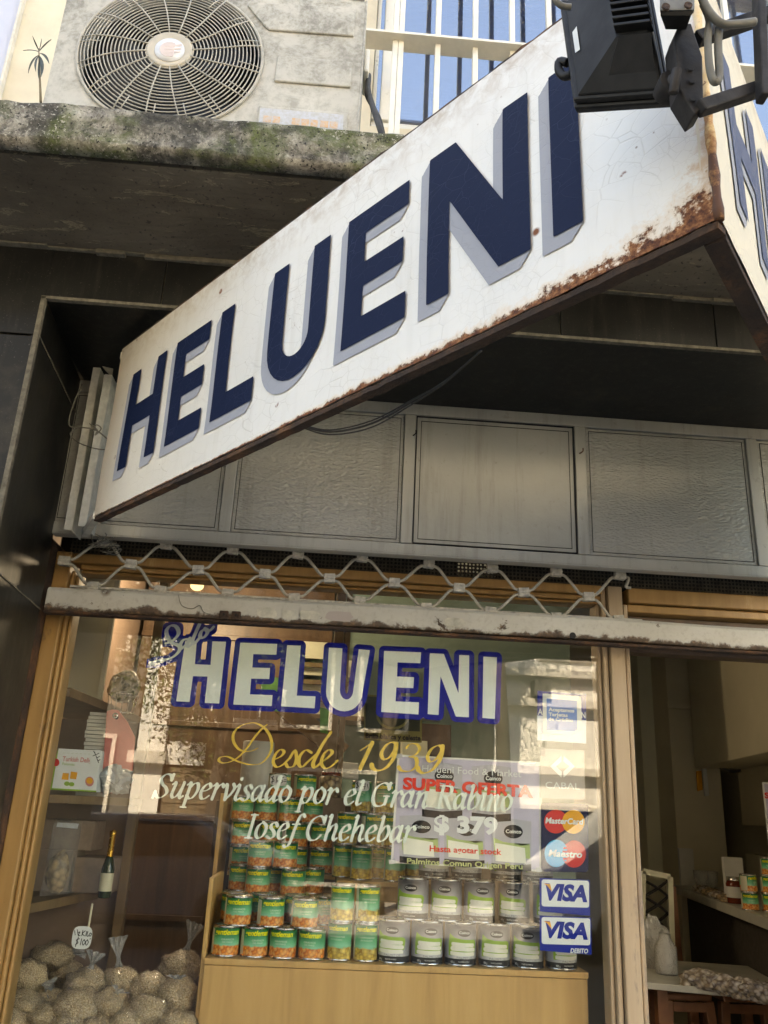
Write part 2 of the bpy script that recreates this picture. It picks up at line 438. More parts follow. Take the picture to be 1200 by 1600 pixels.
# sign face: white enamel, crackled, with rust eating in from the bottom edge and the far corner
def sign_paint(name, base, crack=(.50, .46, .40), rust=True, yellow=True):
    t = NT(name); v = t.co(); x, y, z = t.sep(v)
    big = t.noise(2.5, 4, .5, v); fine = t.noise(26, 8, .68, v, .4); vf = t.noise(110, 5, .65, v)
    c = t.mix(t.ramp(big, [(.35, 0), (.7, .5)]), base, tuple(q*.9 for q in base))
    edge = t.voro(24, t.mix(.06, t.co(scale=(1, 1, 1.3)), t.new('ShaderNodeTexNoise').outputs[1]), 'DISTANCE_TO_EDGE')
    edge2 = t.voro(60, None, 'DISTANCE_TO_EDGE')
    cm = t.math('MULTIPLY', t.ramp(edge, [(.008, 1), (.022, 0)]), t.ramp(t.noise(4, 4, .6, t.co(loc=(5, 0, 2))), [(.42, 0), (.58, 1)]))
    cm2 = t.math('MULTIPLY', t.ramp(edge2, [(.01, .8), (.03, 0)]), t.ramp(t.noise(6, 4, .6, t.co(loc=(1, 0, 9))), [(.52, 0), (.62, 1)]))
    cm = t.math('MAXIMUM', cm, cm2)
    if crack: c = t.mix(t.math('MULTIPLY', cm, .45), c, crack)
    nrm = t.bump(t.math('ADD', t.math('MULTIPLY', cm, -.6), t.math('MULTIPLY', fine, .7)), .35, .003)
    pit = t.ramp(t.voro(34, t.co(loc=(.7, .2, .3))), [(.05, .85), (.085, 0)]); pit = t.math('MULTIPLY', pit, t.ramp(t.noise(5, 3, .6, t.co(loc=(4, 4, 4))), [(.50, 0), (.60, 1)]))
    if rust: c = t.mix(pit, c, (.30, .22, .16))
    run = t.math('MULTIPLY', t.ramp(t.noise(30, 4, .6, t.co(scale=(1, 1, .06))), [(.50, 0), (.74, .35)]), t.ramp(big, [(.4, .3), (.7, 1)]))
    if rust: c = t.mix(run, c, (.50, .45, .36))
    # dirt along the top edge
    top = t.math('MULTIPLY', t.ramp(z, [(.435, 0), (.536, 1)]), t.ramp(fine, [(.42, 0), (.65, .75)]))
    c = t.mix(top, c, (.43, .33, .23))
    if yellow:      # tinted to a darker cream towards the left end
        c = t.mix(t.ramp(x, [(0, .55), (.75, 0)]), c, (.62, .52, .36))
    ru = 0
    if rust:
        reach = t.ramp(x, [(0, .014), (.4, .022), (.72, .040), (.93, .085), (1.0, .14)])   # x is divided below
        xx = t.math('DIVIDE', x, 1.82)
        reach = t.ramp(xx, [(0, .0015), (.35, .003), (.6, .007), (.82, .014), (.93, .022), (1.0, .055)])
        k = t.math('DIVIDE', z, reach)
        k = t.math('ADD', k, t.math('MULTIPLY', t.math('SUBTRACT', fine, .5), 5.0))
        k = t.math('ADD', k, t.math('MULTIPLY', t.math('SUBTRACT', vf, .5), 2.0))
        ru = t.ramp(k, [(.55, 1), (.95, .15), (1.0, 0)])
        st = t.ramp(t.math('MULTIPLY', k, .5), [(.3, .9), (1.0, 0)])
        # the far end's vertical seam
        e = t.math('ADD', t.math('DIVIDE', t.math('SUBTRACT', 1.8208, x), t.ramp(z, [(0, .05), (.2, .016), (.536, .012)])), t.math('MULTIPLY', t.math('SUBTRACT', fine, .5), 6.0))
        ru2 = t.ramp(e, [(.1, .9), (.9, 0)])
        c = t.mix(t.math('MULTIPLY', st, .6), c, (.66, .42, .17))
        c = t.mix(t.math('MULTIPLY', ru2, .6), c, (.50, .25, .08))
        rc = t.ramp(vf, [(.35, (.055, .018, .012)), (.5, (.17, .060, .022)), (.68, (.38, .17, .07))])
        c = t.mix(ru, c, rc)
        spot = t.math('MULTIPLY', t.ramp(t.voro(9, t.co(loc=(.3, .1, .7))), [(.05, 1), (.085, 0)]), t.ramp(fine, [(.5, 0), (.56, 1)]))
        c = t.mix(spot, c, (.20, .07, .03))
        ru = t.math('MAXIMUM', ru, spot)
    r = t.mix(ru, t.ramp(fine, [(.3, .30), (.7, .48)]), .9) if rust else .6
    m = t.fin(c, r, 0, nrm); t.b.inputs['Specular IOR Level'].default_value = .5 if rust else .12; return m
M['sign_white'] = sign_paint('sign_white', (.76, .735, .68))
M['sign_navy'] = sign_paint('sign_navy', (.0055, .012, .040), crack=(.028, .04, .08), rust=False, yellow=False)
M['sign_grey'] = sign_paint('sign_grey', (.34, .35, .385), crack=(.28, .28, .30), rust=False, yellow=False)
# rusty iron edge
t = NT('rusty_iron'); v = t.co(); n1 = t.noise(9, 7, .7, v); n2 = t.noise(90, 6, .7, v)
c = t.ramp(n1, [(.3, (.020, .014, .011)), (.5, (.055, .030, .018)), (.62, (.15, .065, .026)), (.8, (.20, .15, .11))])
c = t.mix(t.ramp(n2, [(.5, 0), (.7, .7)]), c, (.02, .013, .01))
M['rusty_iron'] = t.fin(c, .9, 0, t.bump(n2, .9, .006))
# grey painted metal of the shutter box, plain and hammered
def box_paint(name, hammered):
    t = NT(name); v = t.co(); n1 = t.noise(2.2, 5, .55, v); n2 = t.noise(34, 6, .65, v)
    c = t.ramp(n1, [(.3, (.34, .33, .285)), (.7, (.45, .435, .38))])
    c = t.mix(t.ramp(n2, [(.60, 0), (.76, .5)]), c, (.20, .18, .14))
    c = t.mix(t.ramp(t.noise(26, 5, .65, t.co(scale=(1, 1, .08))), [(.52, 0), (.75, .45)]), c, (.19, .17, .13))
    c = t.mix(t.ramp(t.noise(170, 3, .6, v), [(.70, 0), (.76, .8)]), c, (.07, .06, .05))
    if hammered:
        q = t.voro(130, t.mix(.012, t.co(scale=(.62, 1, 1.5), rot=(0, R(12), 0)), t.new('ShaderNodeTexNoise').outputs[1]), 'SMOOTH_F1')
        n9 = t.noise(60, 3, .5, t.co(scale=(.5, 1, 1.3), rot=(0, R(12), 0)), .6)
        nm = t.bump(t.math('ADD', q, t.math('MULTIPLY', n9, .7)), .62, .006, t.bump(t.noise(4, 3, .5, v), .2, .02))
    else: nm = t.bump(t.noise(14, 5, .6, v), .25, .006)
    return t.fin(c, .42, .25, nm)
M['box_plain'] = box_paint('box_plain', False); M['box_hammered'] = box_paint('box_hammered', True)
plain('seam_black', (.02, .018, .016), .9)
# dark oxidised mesh with holes
t = NT('perforated_sheet'); v = t.co(scale=(1, 1, 1))
vo = t.new('ShaderNodeTexVoronoi', feature='F1'); vo.inputs['Scale'].default_value = 78; vo.inputs['Randomness'].default_value = .12
t.put(vo.inputs['Vector'], v)
hole = t.ramp(vo.outputs['Distance'], [(.30, 1), (.36, 0)])
t.fin(t.ramp(t.noise(30, 4, .6, v), [(.3, (.03, .026, .02)), (.7, (.09, .08, .06))]), .8)
tr = t.new('ShaderNodeBsdfTransparent'); mx = t.new('ShaderNodeMixShader')
t.put(mx.inputs[0], hole); t.put(mx.inputs[1], t.b.outputs[0]); t.put(mx.inputs[2], tr.outputs[0]); t.put(t.out.inputs[0], mx.outputs[0])
M['perforated_sheet'] = t.m
# chipped cream-grey paint over rust: shutter bar
t = NT('chipped_paint'); v = t.co(); n1 = t.noise(10, 8, .72, v, .3); n2 = t.noise(60, 6, .7, v); n3 = t.noise(3, 3, .5, v)
c = t.ramp(n3, [(.3, (.43, .40, .33)), (.7, (.55, .525, .45))])
c = t.mix(t.ramp(n2, [(.50, 0), (.72, .7)]), c, (.36, .32, .25))
z = t.sep(v)[2]
low = t.ramp(t.math('ADD', z, t.math('MULTIPLY', t.math('SUBTRACT', n1, .5), .10)), [(.0, 1), (.012, .95), (.020, 0)])
sp = t.ramp(t.voro(7.3, t.co(loc=(.2, .4, .1))), [(.08, 1), (.15, 0)])
sp = t.math('MULTIPLY', sp, t.ramp(n2, [(.4, 0), (.52, 1)]))
ch = t.math('MAXIMUM', low, t.math('MAXIMUM', sp, t.ramp(n1, [(.625, 0), (.645, 1)])))
rc = t.ramp(n2, [(.3, (.04, .028, .02)), (.55, (.11, .07, .045)), (.75, (.28, .16, .08))])
c = t.mix(ch, c, rc)
M['chipped_paint'] = t.fin(c, t.mix(ch, .5, .9), 0, t.bump(t.math('SUBTRACT', n2, t.math('MULTIPLY', ch, .6)), .35, .004))
plain('lattice_paint', (.40, .37, .30), .5, var=.22, scale=60, bump=.3)
plain('clip_paint', (.45, .42, .35), .55, var=.35, scale=70, bump=.3)
# ochre painted wood, worn
t = NT('ochre_paint'); v = t.co(); n1 = t.noise(30, 5, .6, t.co(scale=(1, 1, .12))); n2 = t.noise(8, 8, .72, t.co(scale=(1, 1, .35)))
c = t.ramp(n1, [(.3, (.34, .185, .06)), (.7, (.44, .255, .09))])
c = t.mix(t.ramp(n2, [(.62, 0), (.66, .8)]), c, (.17, .11, .06))
c = t.mix(t.ramp(n2, [(.34, .6), (.40, 0)]), c, (.50, .34, .16))
c = t.mix(t.ramp(t.noise(150, 3, .6, v), [(.70, 0), (.75, .7)]), c, (.10, .06, .04))
M['ochre_paint'] = t.fin(c, .45, 0, t.bump(n1, .2, .003))
t = NT('worn_wood'); v = t.co(); n1 = t.noise(14, 6, .65, t.co(scale=(1, 1, .1))); n2 = t.noise(6, 9, .75, t.co(scale=(1.4, 1, .3)), .3)
c = t.ramp(n1, [(.3, (.36, .25, .15)), (.7, (.48, .36, .23))])
c = t.mix(t.ramp(n2, [(.60, 0), (.66, .85)]), c, (.22, .16, .12))
c = t.mix(t.ramp(n2, [(.30, .8), (.36, 0)]), c, (.55, .42, .25))
M['worn_wood'] = t.fin(c, .6, 0, t.bump(n1, .4, .004))
# panel woods
t = NT('light_wood'); v = t.co(); w = t.noise(16, 6, .6, t.co(scale=(1, 1, .09)), .8)
c = t.ramp(w, [(.3, (.47, .26, .085)), (.5, (.57, .335, .115)), (.75, (.63, .39, .15))]); M['light_wood'] = t.fin(c, .45, 0, t.bump(w, .05, .002))
t = NT('brown_wood'); v = t.co(); w = t.noise(14, 6, .6, t.co(scale=(1, 1, .1)), .6)
M['brown_wood'] = t.fin(t.ramp(w, [(.3, (.16, .10, .05)), (.7, (.25, .165, .085))]), .5, 0, t.bump(w, .1, .002))
t = NT('dark_wood'); v = t.co(); w = t.noise(14, 6, .6, t.co(scale=(1, 1, .1)), .6)
M['dark_wood'] = t.fin(t.ramp(w, [(.3, (.06, .034, .02)), (.7, (.13, .075, .04))]), .45, 0, t.bump(w, .1, .002))
# window glass: a thin clear sheet that mirrors the street
def glass(name, tint=(1, 1, 1), f0=.05, rough=0.0, dirt=.04, boost=1.0):
    t = NT(name)
    lw = t.new('ShaderNodeLayerWeight'); lw.inputs[0].default_value = .5
    f = t.math('MULTIPLY', t.math('POWER', lw.outputs['Facing'], 5.0), boost); f = t.math('ADD', f, f0, clamp=True)
    tr = t.new('ShaderNodeBsdfTransparent'); tr.inputs[0].default_value = (*tint, 1)
    gl = t.new('ShaderNodeBsdfGlossy'); gl.inputs['Roughness'].default_value = rough
    df = t.new('ShaderNodeBsdfDiffuse'); df.inputs[0].default_value = (.5, .48, .44, 1)
    d = t.ramp(t.noise(9, 7, .7), [(.45, 0), (.8, dirt*2)]); d = t.math('ADD', d, dirt*.25)
    m0 = t.new('ShaderNodeMixShader'); t.put(m0.inputs[0], d); t.put(m0.inputs[1], tr.outputs[0]); t.put(m0.inputs[2], df.outputs[0])
    m1 = t.new('ShaderNodeMixShader'); t.put(m1.inputs[0], f); t.put(m1.inputs[1], m0.outputs[0]); t.put(m1.inputs[2], gl.outputs[0])
    t.put(t.out.inputs[0], m1.outputs[0]); M[name] = t.m; return t.m
glass('shop_glass', (.96, .975, .965), .052, 0.0, .004)
glass('upper_glass', (.80, .86, .95), .34, .02, .04)
# thin clear plastic film (bags)
def film(name, f0=.12, rough=.12, dcol=(.75, .76, .74), dens=.25):
    t = NT(name); nm = t.bump(t.noise(30, 6, .7, None, 1.0), 1.0, .02)
    lw = t.new('ShaderNodeLayerWeight'); lw.inputs[0].default_value = .5; t.put(lw.inputs['Normal'], nm)
    f = t.math('ADD', t.math('POWER', lw.outputs['Facing'], 3.0), f0, clamp=True)
    tr = t.new('ShaderNodeBsdfTransparent'); gl = t.new('ShaderNodeBsdfGlossy'); gl.inputs['Roughness'].default_value = rough
    t.put(gl.inputs['Normal'], nm)
    df = t.new('ShaderNodeBsdfDiffuse'); df.inputs[0].default_value = (*dcol, 1)
    m0 = t.new('ShaderNodeMixShader'); t.put(m0.inputs[0], dens); t.put(m0.inputs[1], tr.outputs[0]); t.put(m0.inputs[2], df.outputs[0])
    m1 = t.new('ShaderNodeMixShader'); t.put(m1.inputs[0], f); t.put(m1.inputs[1], m0.outputs[0]); t.put(m1.inputs[2], gl.outputs[0])
    t.put(t.out.inputs[0], m1.outputs[0]); M[name] = t.m; return t.m
film('bag_film', .07, .06, (.85, .85, .8), .03); film('thin_film', .07, .1, (.82, .82, .78), .06); film('clear_film', .32, .16, (.88, .88, .84), .50); film('milky_film', .15, .25, (.75, .77, .75), .62)
# lettering and stickers
def sticker(name, col, rough=.4, var=.04): return plain(name, col, rough, var=var, scale=18, spec=.12)
sticker('vinyl_white', (.84, .88, .84)); sticker('vinyl_blue', (.002, .010, .27)); sticker('vinyl_gold', (.80, .54, .10))
sticker('vinyl_pale', (.78, .84, .74)); sticker('vinyl_silver', (.62, .68, .76))
sticker('card_blue', (.008, .025, .26)); sticker('card_navy', (.004, .006, .045)); sticker('card_white', (.74, .76, .74)); sticker('card_red', (.62, .035, .03))
sticker('card_orange', (.80, .36, .03)); sticker('card_cyan', (.03, .36, .66)); sticker('card_mid_blue', (.10, .24, .62)); sticker('card_beige', (.42, .36, .32))
sticker('poster_paper', (.50, .46, .56)); sticker('poster_red', (.80, .05, .03)); sticker('poster_olive', (.46, .50, .22)); sticker('paper_white', (.72, .71, .66))
sticker('ink_black', (.015, .015, .017)); sticker('can_yellow', (.95, .86, .02)); sticker('can_pale_text', (.62, .74, .58)); sticker('leaf_green', (.28, .45, .06))
sticker('palm_white', (.80, .78, .66)); sticker('cream_sticker', (.62, .58, .42)); sticker('picture_dark', (.05, .06, .035)); sticker('picture_gold', (.26, .24, .08))
plain('tin_metal', (.62, .60, .56), .25, 1.0, var=.08)
def can_label(name, h, r, kind):
    t = NT(name); v = t.co(); x, y, z = t.sep(v); k = t.math('DIVIDE', z, h)
    if kind in ('corn', 'tall'):
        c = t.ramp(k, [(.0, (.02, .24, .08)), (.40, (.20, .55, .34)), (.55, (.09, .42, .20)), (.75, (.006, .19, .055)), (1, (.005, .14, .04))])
        vo = t.new('ShaderNodeTexVoronoi', feature='F1'); vo.inputs['Scale'].default_value = 105 if kind == 'corn' else 80
        t.put(vo.inputs['Vector'], v)
        hi, lo = ((.95, .34, .04), (.50, .10, .010)) if kind == 'corn' else ((.82, .56, .07), (.30, .16, .015))
        grain = t.ramp(vo.outputs['Distance'], [(.15, hi), (.62, lo)])
        grain = t.mix(t.ramp(vo.outputs['Color'], [(.3, 0), (.8, .45)]), grain, (.9, .62, .25) if kind == 'corn' else (.92, .75, .25))
        cut = .36 if kind == 'corn' else .34
        wob = t.math('ADD', k, t.math('MULTIPLY', t.math('SUBTRACT', t.noise(70, 2, .5, v), .5), .16))
        m = t.ramp(wob, [(cut-.02, 1), (cut+.02, 0)])
        c = t.mix(m, c, grain)
    else:
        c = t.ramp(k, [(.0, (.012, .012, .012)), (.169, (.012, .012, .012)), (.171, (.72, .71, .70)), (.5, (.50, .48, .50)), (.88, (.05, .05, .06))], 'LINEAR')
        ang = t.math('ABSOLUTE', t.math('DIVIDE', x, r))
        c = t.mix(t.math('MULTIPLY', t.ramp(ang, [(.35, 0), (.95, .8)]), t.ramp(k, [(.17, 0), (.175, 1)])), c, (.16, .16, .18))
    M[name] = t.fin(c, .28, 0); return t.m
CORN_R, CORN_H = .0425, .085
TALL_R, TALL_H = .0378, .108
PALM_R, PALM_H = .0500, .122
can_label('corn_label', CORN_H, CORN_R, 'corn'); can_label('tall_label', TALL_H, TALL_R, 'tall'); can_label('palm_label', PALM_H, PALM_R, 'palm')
plain('room_wall', (.70, .64, .47), .85, var=.06, scale=3); plain('room_column', (.74, .73, .56), .8, var=.05, scale=3); plain('room_dark', (.06, .05, .04), .8)
plain('room_green', (.27, .36, .29), .7, var=.12, scale=3); plain('room_floor', (.34, .30, .24), .5); plain('room_ceiling', (.8, .79, .72), .9)
plain('bulkhead', (.66, .62, .46), .75, var=.05, scale=3); plain('mauve_board', (.23, .16, .12), .7, var=.1, scale=5)
plain('lamp_black', (.0085, .0075, .0065), .55, var=.5, scale=40, bump=.3, spec=.3)
plain('lamp_grey', (.009, .0085, .008), .55, var=.5, scale=22, bump=.25, spec=.3)
plain('box_grey', (.13, .13, .12), .6, var=.2); plain('bracket_iron', (.012, .009, .0075), .7, var=.5, scale=60, bump=.5)
plain('cable_mid', (.055, .048, .038), .7, var=.3); plain('cable_grey', (.13, .12, .095), .6, var=.2); plain('cable_dark', (.03, .027, .022), .7, var=.3)
plain('white_bar', (.70, .66, .57), .45, var=.08, scale=20, bump=.1)
t = NT('white_frame'); v = t.co(); n1 = t.noise(20, 7, .7, v)
M['white_frame'] = t.fin(t.mix(t.ramp(n1, [(.62, 0), (.70, .8)]), (.68, .66, .60), (.35, .31, .25)), .5, 0, t.bump(n1, .3, .003))
plain('blind_slat', (.46, .56, .80), .5, var=.06); plain('angle_white', (.50, .49, .43), .5, var=.2, scale=40, bump=.2)  # slat colour includes the blue of the mirrored sky
# bagged seeds and nuts
def seeds(name, sc, hi, lo):
    t = NT(name); v = t.co(); vo = t.new('ShaderNodeTexVoronoi', feature='F1'); vo.inputs['Scale'].default_value = sc; t.put(vo.inputs['Vector'], v)
    c = t.ramp(vo.outputs['Distance'], [(.2, hi), (.7, lo)])
    c = t.mix(t.ramp(vo.outputs['Color'], [(.2, 0), (.8, .35)]), c, (.62, .50, .30))
    m = t.fin(c, .5, 0, t.bump(t.math('MULTIPLY', vo.outputs['Distance'], -1), .8, .006))
    t.b.inputs['Coat Weight'].default_value = .7; t.b.inputs['Coat Roughness'].default_value = .12
    t.put(t.b.inputs['Coat Normal'], t.bump(t.noise(22, 5, .7, None, .8), .9, .012))
    M[name] = m; return m
seeds('bagged_seeds', 230, (.95, .70, .38), (.48, .30, .13)); seeds('bagged_nuts', 48, (.62, .42, .22), (.10, .05, .02)); seeds('shell_nuts', 48, (.34, .28, .18), (.03, .022, .015))
plain('tan_card', (.30, .22, .17), .8); plain('pink_paper', (.72, .23, .19), .6, var=.06); plain('bottle_glass', (.02, .035, .012), .12); plain('gold_foil', (.75, .42, .08), .25, .9, scale=90, bump=.4)
plain('crumpled_foil', (.42, .43, .42), .35, .3, var=.15, scale=30, bump=.9); plain('jam_brown', (.16, .03, .012), .15); plain('stool_wood', (.24, .10, .045), .4, var=.25, scale=12)
plain('counter_top', (.50, .49, .42), .4, var=.1, scale=8)
# street
t = NT('asphalt'); v = t.co(); M['asphalt'] = t.fin(t.ramp(t.noise(3, 8, .7, v), [(.3, (.04, .04, .04)), (.7, (.07, .068, .064))]), .85, 0, t.bump(t.noise(120, 3, .6, v), .4, .01))
t = NT('pavement_tiles'); v = t.co(); br = t.new('ShaderNodeTexBrick'); br.inputs['Scale'].default_value = 2.5; br.inputs['Mortar Size'].default_value = .01; br.offset = 0
br.inputs['Brick Width'].default_value = .5; br.inputs['Row Height'].default_value = .5
t.put(br.inputs['Vector'], v); br.inputs['Color1'].default_value = (.42, .40, .36, 1); br.inputs['Color2'].default_value = (.36, .34, .30, 1); br.inputs['Mortar'].default_value = (.14, .13, .12, 1)
M['pavement_tiles'] = t.fin(br.outputs[0], .8)
plain('kerb_stone', (.30, .29, .27), .8); plain('white_facade', (.84, .82, .76), .8, var=.06, scale=2); plain('brown_facade', (.05, .038, .028), .8, var=.15, scale=2); plain('grey_facade', (.14, .13, .11), .8, var=.1, scale=2)
plain('facade_trim', (.66, .62, .54), .8); plain('dark_glass', (.02, .025, .03), .08); plain('railing_white', (.30, .29, .26), .5); plain('roller_metal', (.20, .15, .09), .6, .0)
plain('bark', (.10, .075, .05), .9, var=.3, scale=20, bump=.6); plain('foliage', (.055, .085, .022), .6, var=.45, scale=3); plain('foliage_light', (.11, .15, .035), .55, var=.35, scale=3)
plain('van_white', (.42, .43, .42), .3, var=.03); plain('car_grey', (.20, .21, .23), .25, .3, var=.05); plain('tyre', (.02, .02, .02), .8); plain('rim', (.4, .4, .4), .3, .8); plain('plant_leaf', (.045, .052, .035), .5, var=.3); plain('plant_stem', (.20, .16, .10), .8)
t = NT('lit_lamp'); em = t.new('ShaderNodeEmission'); em.inputs[0].default_value = (1, .72, .38, 1); em.inputs[1].default_value = .35; t.put(t.out.inputs[0], em.outputs[0]); M['lit_lamp'] = t.m
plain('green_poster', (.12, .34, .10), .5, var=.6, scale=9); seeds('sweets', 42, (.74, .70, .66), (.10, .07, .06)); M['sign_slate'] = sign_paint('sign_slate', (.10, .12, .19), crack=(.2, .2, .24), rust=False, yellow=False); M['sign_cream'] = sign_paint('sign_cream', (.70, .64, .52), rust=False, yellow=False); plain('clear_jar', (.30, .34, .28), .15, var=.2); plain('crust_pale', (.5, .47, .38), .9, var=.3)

t = NT('seam_paint'); v = t.co(); n1 = t.noise(16, 7, .7, v); z = t.sep(v)[2]
f = t.math('ADD', z, t.math('MULTIPLY', t.math('SUBTRACT', n1, .5), 1.0))
c = t.ramp(f, [(.04, (.10, .04, .02)), (.14, (.42, .20, .07)), (.22, (.70, .48, .22)), (.45, (.72, .60, .42))])
c = t.mix(t.ramp(t.noise(70, 5, .7, v), [(.60, 0), (.66, .9)]), c, (.16, .06, .03)); M['seam_paint'] = t.fin(c, .7, 0, t.bump(n1, .4, .004))
# ================================================================== THE SETTING
XL, XR = -14.0, 14.0
m = MB(); m.box(-60, 60, -80, 40, -.5, -.02); struct(obj('ground', m, M['asphalt']))
m = MB(); m.box(-40, 40, -3.6, -.02, -.02, .12); struct(obj('pavement', m, M['pavement_tiles']))
m = MB(); m.box(-40, 40, -3.75, -3.6, -.02, .135); m.box(-40, 40, -10.05, -9.9, -.02, .135); struct(obj('kerb', m, M['kerb_stone'], bevel=.02))
m = MB(); m.box(-40, 40, -9.9, -3.75, -.02, .0); struct(obj('road', m, M['asphalt']))
m = MB(); m.box(-40, 40, -13.0, -10.05, -.02, .12); struct(obj('pavement', m, M['pavement_tiles']))

# ---- the shop's own building
YB, ZREC, ZSOF, YSL, ZSL = -.67, 2.92, 3.084, -1.095, 3.205
XREV, XBACK = -.872, -.905
bld = thing('shop_building', 'old building faced in black stone with a mossy concrete ledge above the shop', 'building', (0, .3, 0))
# pillar left of the opening: front slabs of stone with open joints
zj = [0.0, P(0, 950, YB)[2]-.55, P(30, 500, YB)[2], ZSOF]
m = MB(); rev = MB(); mo = MB()
zl = [.12, .80, 1.32, 1.98, 2.795, ZSOF-.004]
for a, b in zip(zl[:-1], zl[1:]):
    x = XREV
    for x0, x1 in ((-1.62, x), (-2.6, -1.626), (-3.6, -2.606)):
        m.box(x0, x1, YB, YB+.011, a+.003, b-.003)
obj('pillar_facing', m, M['black_stone'], bld, bevel=.0015)
obj('pillar_core', MB().box(-3.6, XREV-.024, YB+.012, YB+.06, 0, ZSOF-.006).box(-3.6, -.975, YB+.061, .02, 0, ZSOF-.006), M['mortar'], bld)
# the reveal: big slabs on the side of the pillar, with diagonal-looking joints where they meet
rz = [.12, 1.52, 2.135, 2.80, ZREC-.002]
mm = MB()
for a, b in zip(rz[:-1], rz[1:]):
    mm.hexa([(XREV-.02, YB+.004, a+.002), (XREV+.001, YB+.004, a+.002), (XBACK-.0, -.165, a+.002), (XBACK-.03, -.165, a+.002),
             (XREV-.02, YB+.004, b-.002), (XREV+.001, YB+.004, b-.002), (XBACK-.0, -.165, b-.002), (XBACK-.03, -.165, b-.002)])
obj('reveal_facing', mm, M['black_stone'], bld)
m = MB()
for z in rz[1:-1]:
    m.hexa([(XREV-.02, YB+.004, z-.002), (XREV+.003, YB+.004, z-.002), (XBACK+.002, -.165, z-.002), (XBACK-.03, -.165, z-.002),
            (XREV-.02, YB+.004, z+.002), (XREV+.003, YB+.004, z+.002), (XBACK+.002, -.165, z+.002), (XBACK-.03, -.165, z+.002)])
m.box(XREV-.010, XREV+.003, YB-.003, YB+.012, .12, ZREC)         # pale bead on the arris
m.box(XREV-.010, 4.2, YB-.003, YB+.012, ZREC-.007, ZREC+.002)
obj('joint_mortar', m, M['mortar'], bld)
# lintel over the opening
m = MB()
xs = [-3.6, -1.9, XREV+.0, -.42, .55, 1.35, 2.3, 3.4, 4.2]
xs = [-2.9, XREV-.37, P(258, 430, YB)[0], .60, P(1100, 490, YB)[0]+.03, 2.0, 3.1, 4.2]
for a, b in zip(xs[:-1], xs[1:]): m.box(a+.002, b-.002, YB+.001, YB+.0085, ZREC+.004, ZSOF-.004)
obj('lintel_facing', m, M['black_stone'], bld, bevel=.001)
obj('lintel_core', MB().box(-2.9, 4.2, YB+.009, .25, ZREC+.006, ZSOF-.006), M['mortar'], bld)
m = MB(); m.box(XREV-.02, 4.2, YB+.014, .24, ZREC-.004, ZREC+.003); obj('recess_ceiling', m, M['black_stone'], bld)
# thin ragged mortar line where lintel meets soffit
m = MB(); x = -3.4; random.seed(3)
while x < 4.0:
    w = random.uniform(.05, .16); d = random.uniform(.006, .020); m.box(x, x+w+.001, YB-d, YB+.02, ZSOF-random.uniform(.006, .016), ZSOF-.001); x += w
obj('mortar_line', m, M['mortar'], bld, bevel=.002)
# pieces of crust hanging on the soffit
def slab_mesh():
    mb = MB(); nx, nz = 260, 14; random.seed(11)
    x0, x1 = -4.2, 4.6
    from mathutils import noise as mn
    vs, fs = [], []
    def ring(i):
        x = x0+(x1-x0)*i/nx; out = []
        for k in range(nz+1):                                    # front face, bottom to top
            z = ZSOF-.0+(ZSL-ZSOF)*k/nz
            d = .010*mn.fractal(Vector((x*5, 0, z*9)), 1, 2, 4)+.006*mn.noise(Vector((x*30, 1, z*30)))
            e = 0
            if k == nz: e = .010*mn.noise(Vector((x*9, 3, 0)))
            if k == 0: e = .004*mn.noise(Vector((x*14, 5, 0)))
            rd = .012 if k in (0, nz) else 0
            out.append((x, YSL+d+rd, z+e))
        out.append((x, .0, ZSL)); out.append((x, .0, ZSOF+.012)); out.append((x, YSL+.05, ZSOF+.012)); out.append((x, YSL+.04, ZSOF-.002))
        return out
    rows = [ring(i) for i in range(nx+1)]; n = len(rows[0])
    for r in rows: vs += r
    for i in range(nx):
        for k in range(n):
            l = (k+1) % n; fs.append((i*n+k, (i+1)*n+k, (i+1)*n+l, i*n+l))
    mb.add(vs, fs, True)
    mb.f.append(tuple(range(n))); mb.s.append(False); mb.f.append(tuple(nx*n+k for k in reversed(range(n)))); mb.s.append(False)
    return mb
obj('balcony_slab', slab_mesh(), M['mossy_concrete'], bld)
m = MB(); m.box(-4.2, 4.6, YSL+.055, YB+.0, ZSOF, ZSOF+.011); obj('soffit', m, M['peeling_render'], bld)
# upper wall with the window opening
WX0, WX1, WZ0, WZ1 = P(583, 120, 0)[0], 2.6, P(640, 202, 0)[2], 6.2
m = MB()
XE = P(20, 80, 0)[0]
m.box(XE, WX0, 0, .25, ZSL+.002, 9); m.box(WX0, WX1, 0.0, .25, ZSL+.002, WZ0); m.box(WX0, WX1, 0, .25, WZ1, 9); m.box(WX1, 5, 0, .25, ZSL+.002, 9)
obj('upper_wall', m, M['cream_render'], bld)
m = MB(); m.box(XE-.006, XE+.004, -.03, -.001, ZSL, 9); obj('wall_arris', m, M['facade_trim'], bld)
m = MB(); m.box(-14, 5, .4, 9, 3.2, 9); obj('building_mass', m, M['grey_facade'], bld)
for q in ((-14, -3.6, -.6, .38, 0, 9), (4.2, 14, -.6, .38, 0, 9), (4.2, 14, .381, 9, 0, 3.19), (-14, -3.6, .381, 9, 0, 3.19)): obj('side_wall', MB().box(*q), M['grey_facade'], bld)
m = MB(); m.box(-3.6, XE-.008, .0, .25, ZSL+.002, 9); obj('neighbour_wall', m, M['pale_blue_render'], bld)
# flake of hanging paint in the recess corner
m = MB(); q = P(172, 556, -.3)
m.add([(q[0]-.02, -.3, ZREC-.008), (q[0]+.02, -.31, ZREC-.02), (q[0]+.012, -.28, ZREC-.035), (q[0]-.01, -.29, ZREC-.018)], [(0, 1, 2, 3)]); obj('paint_flake', m, M['crust_pale'], bld)
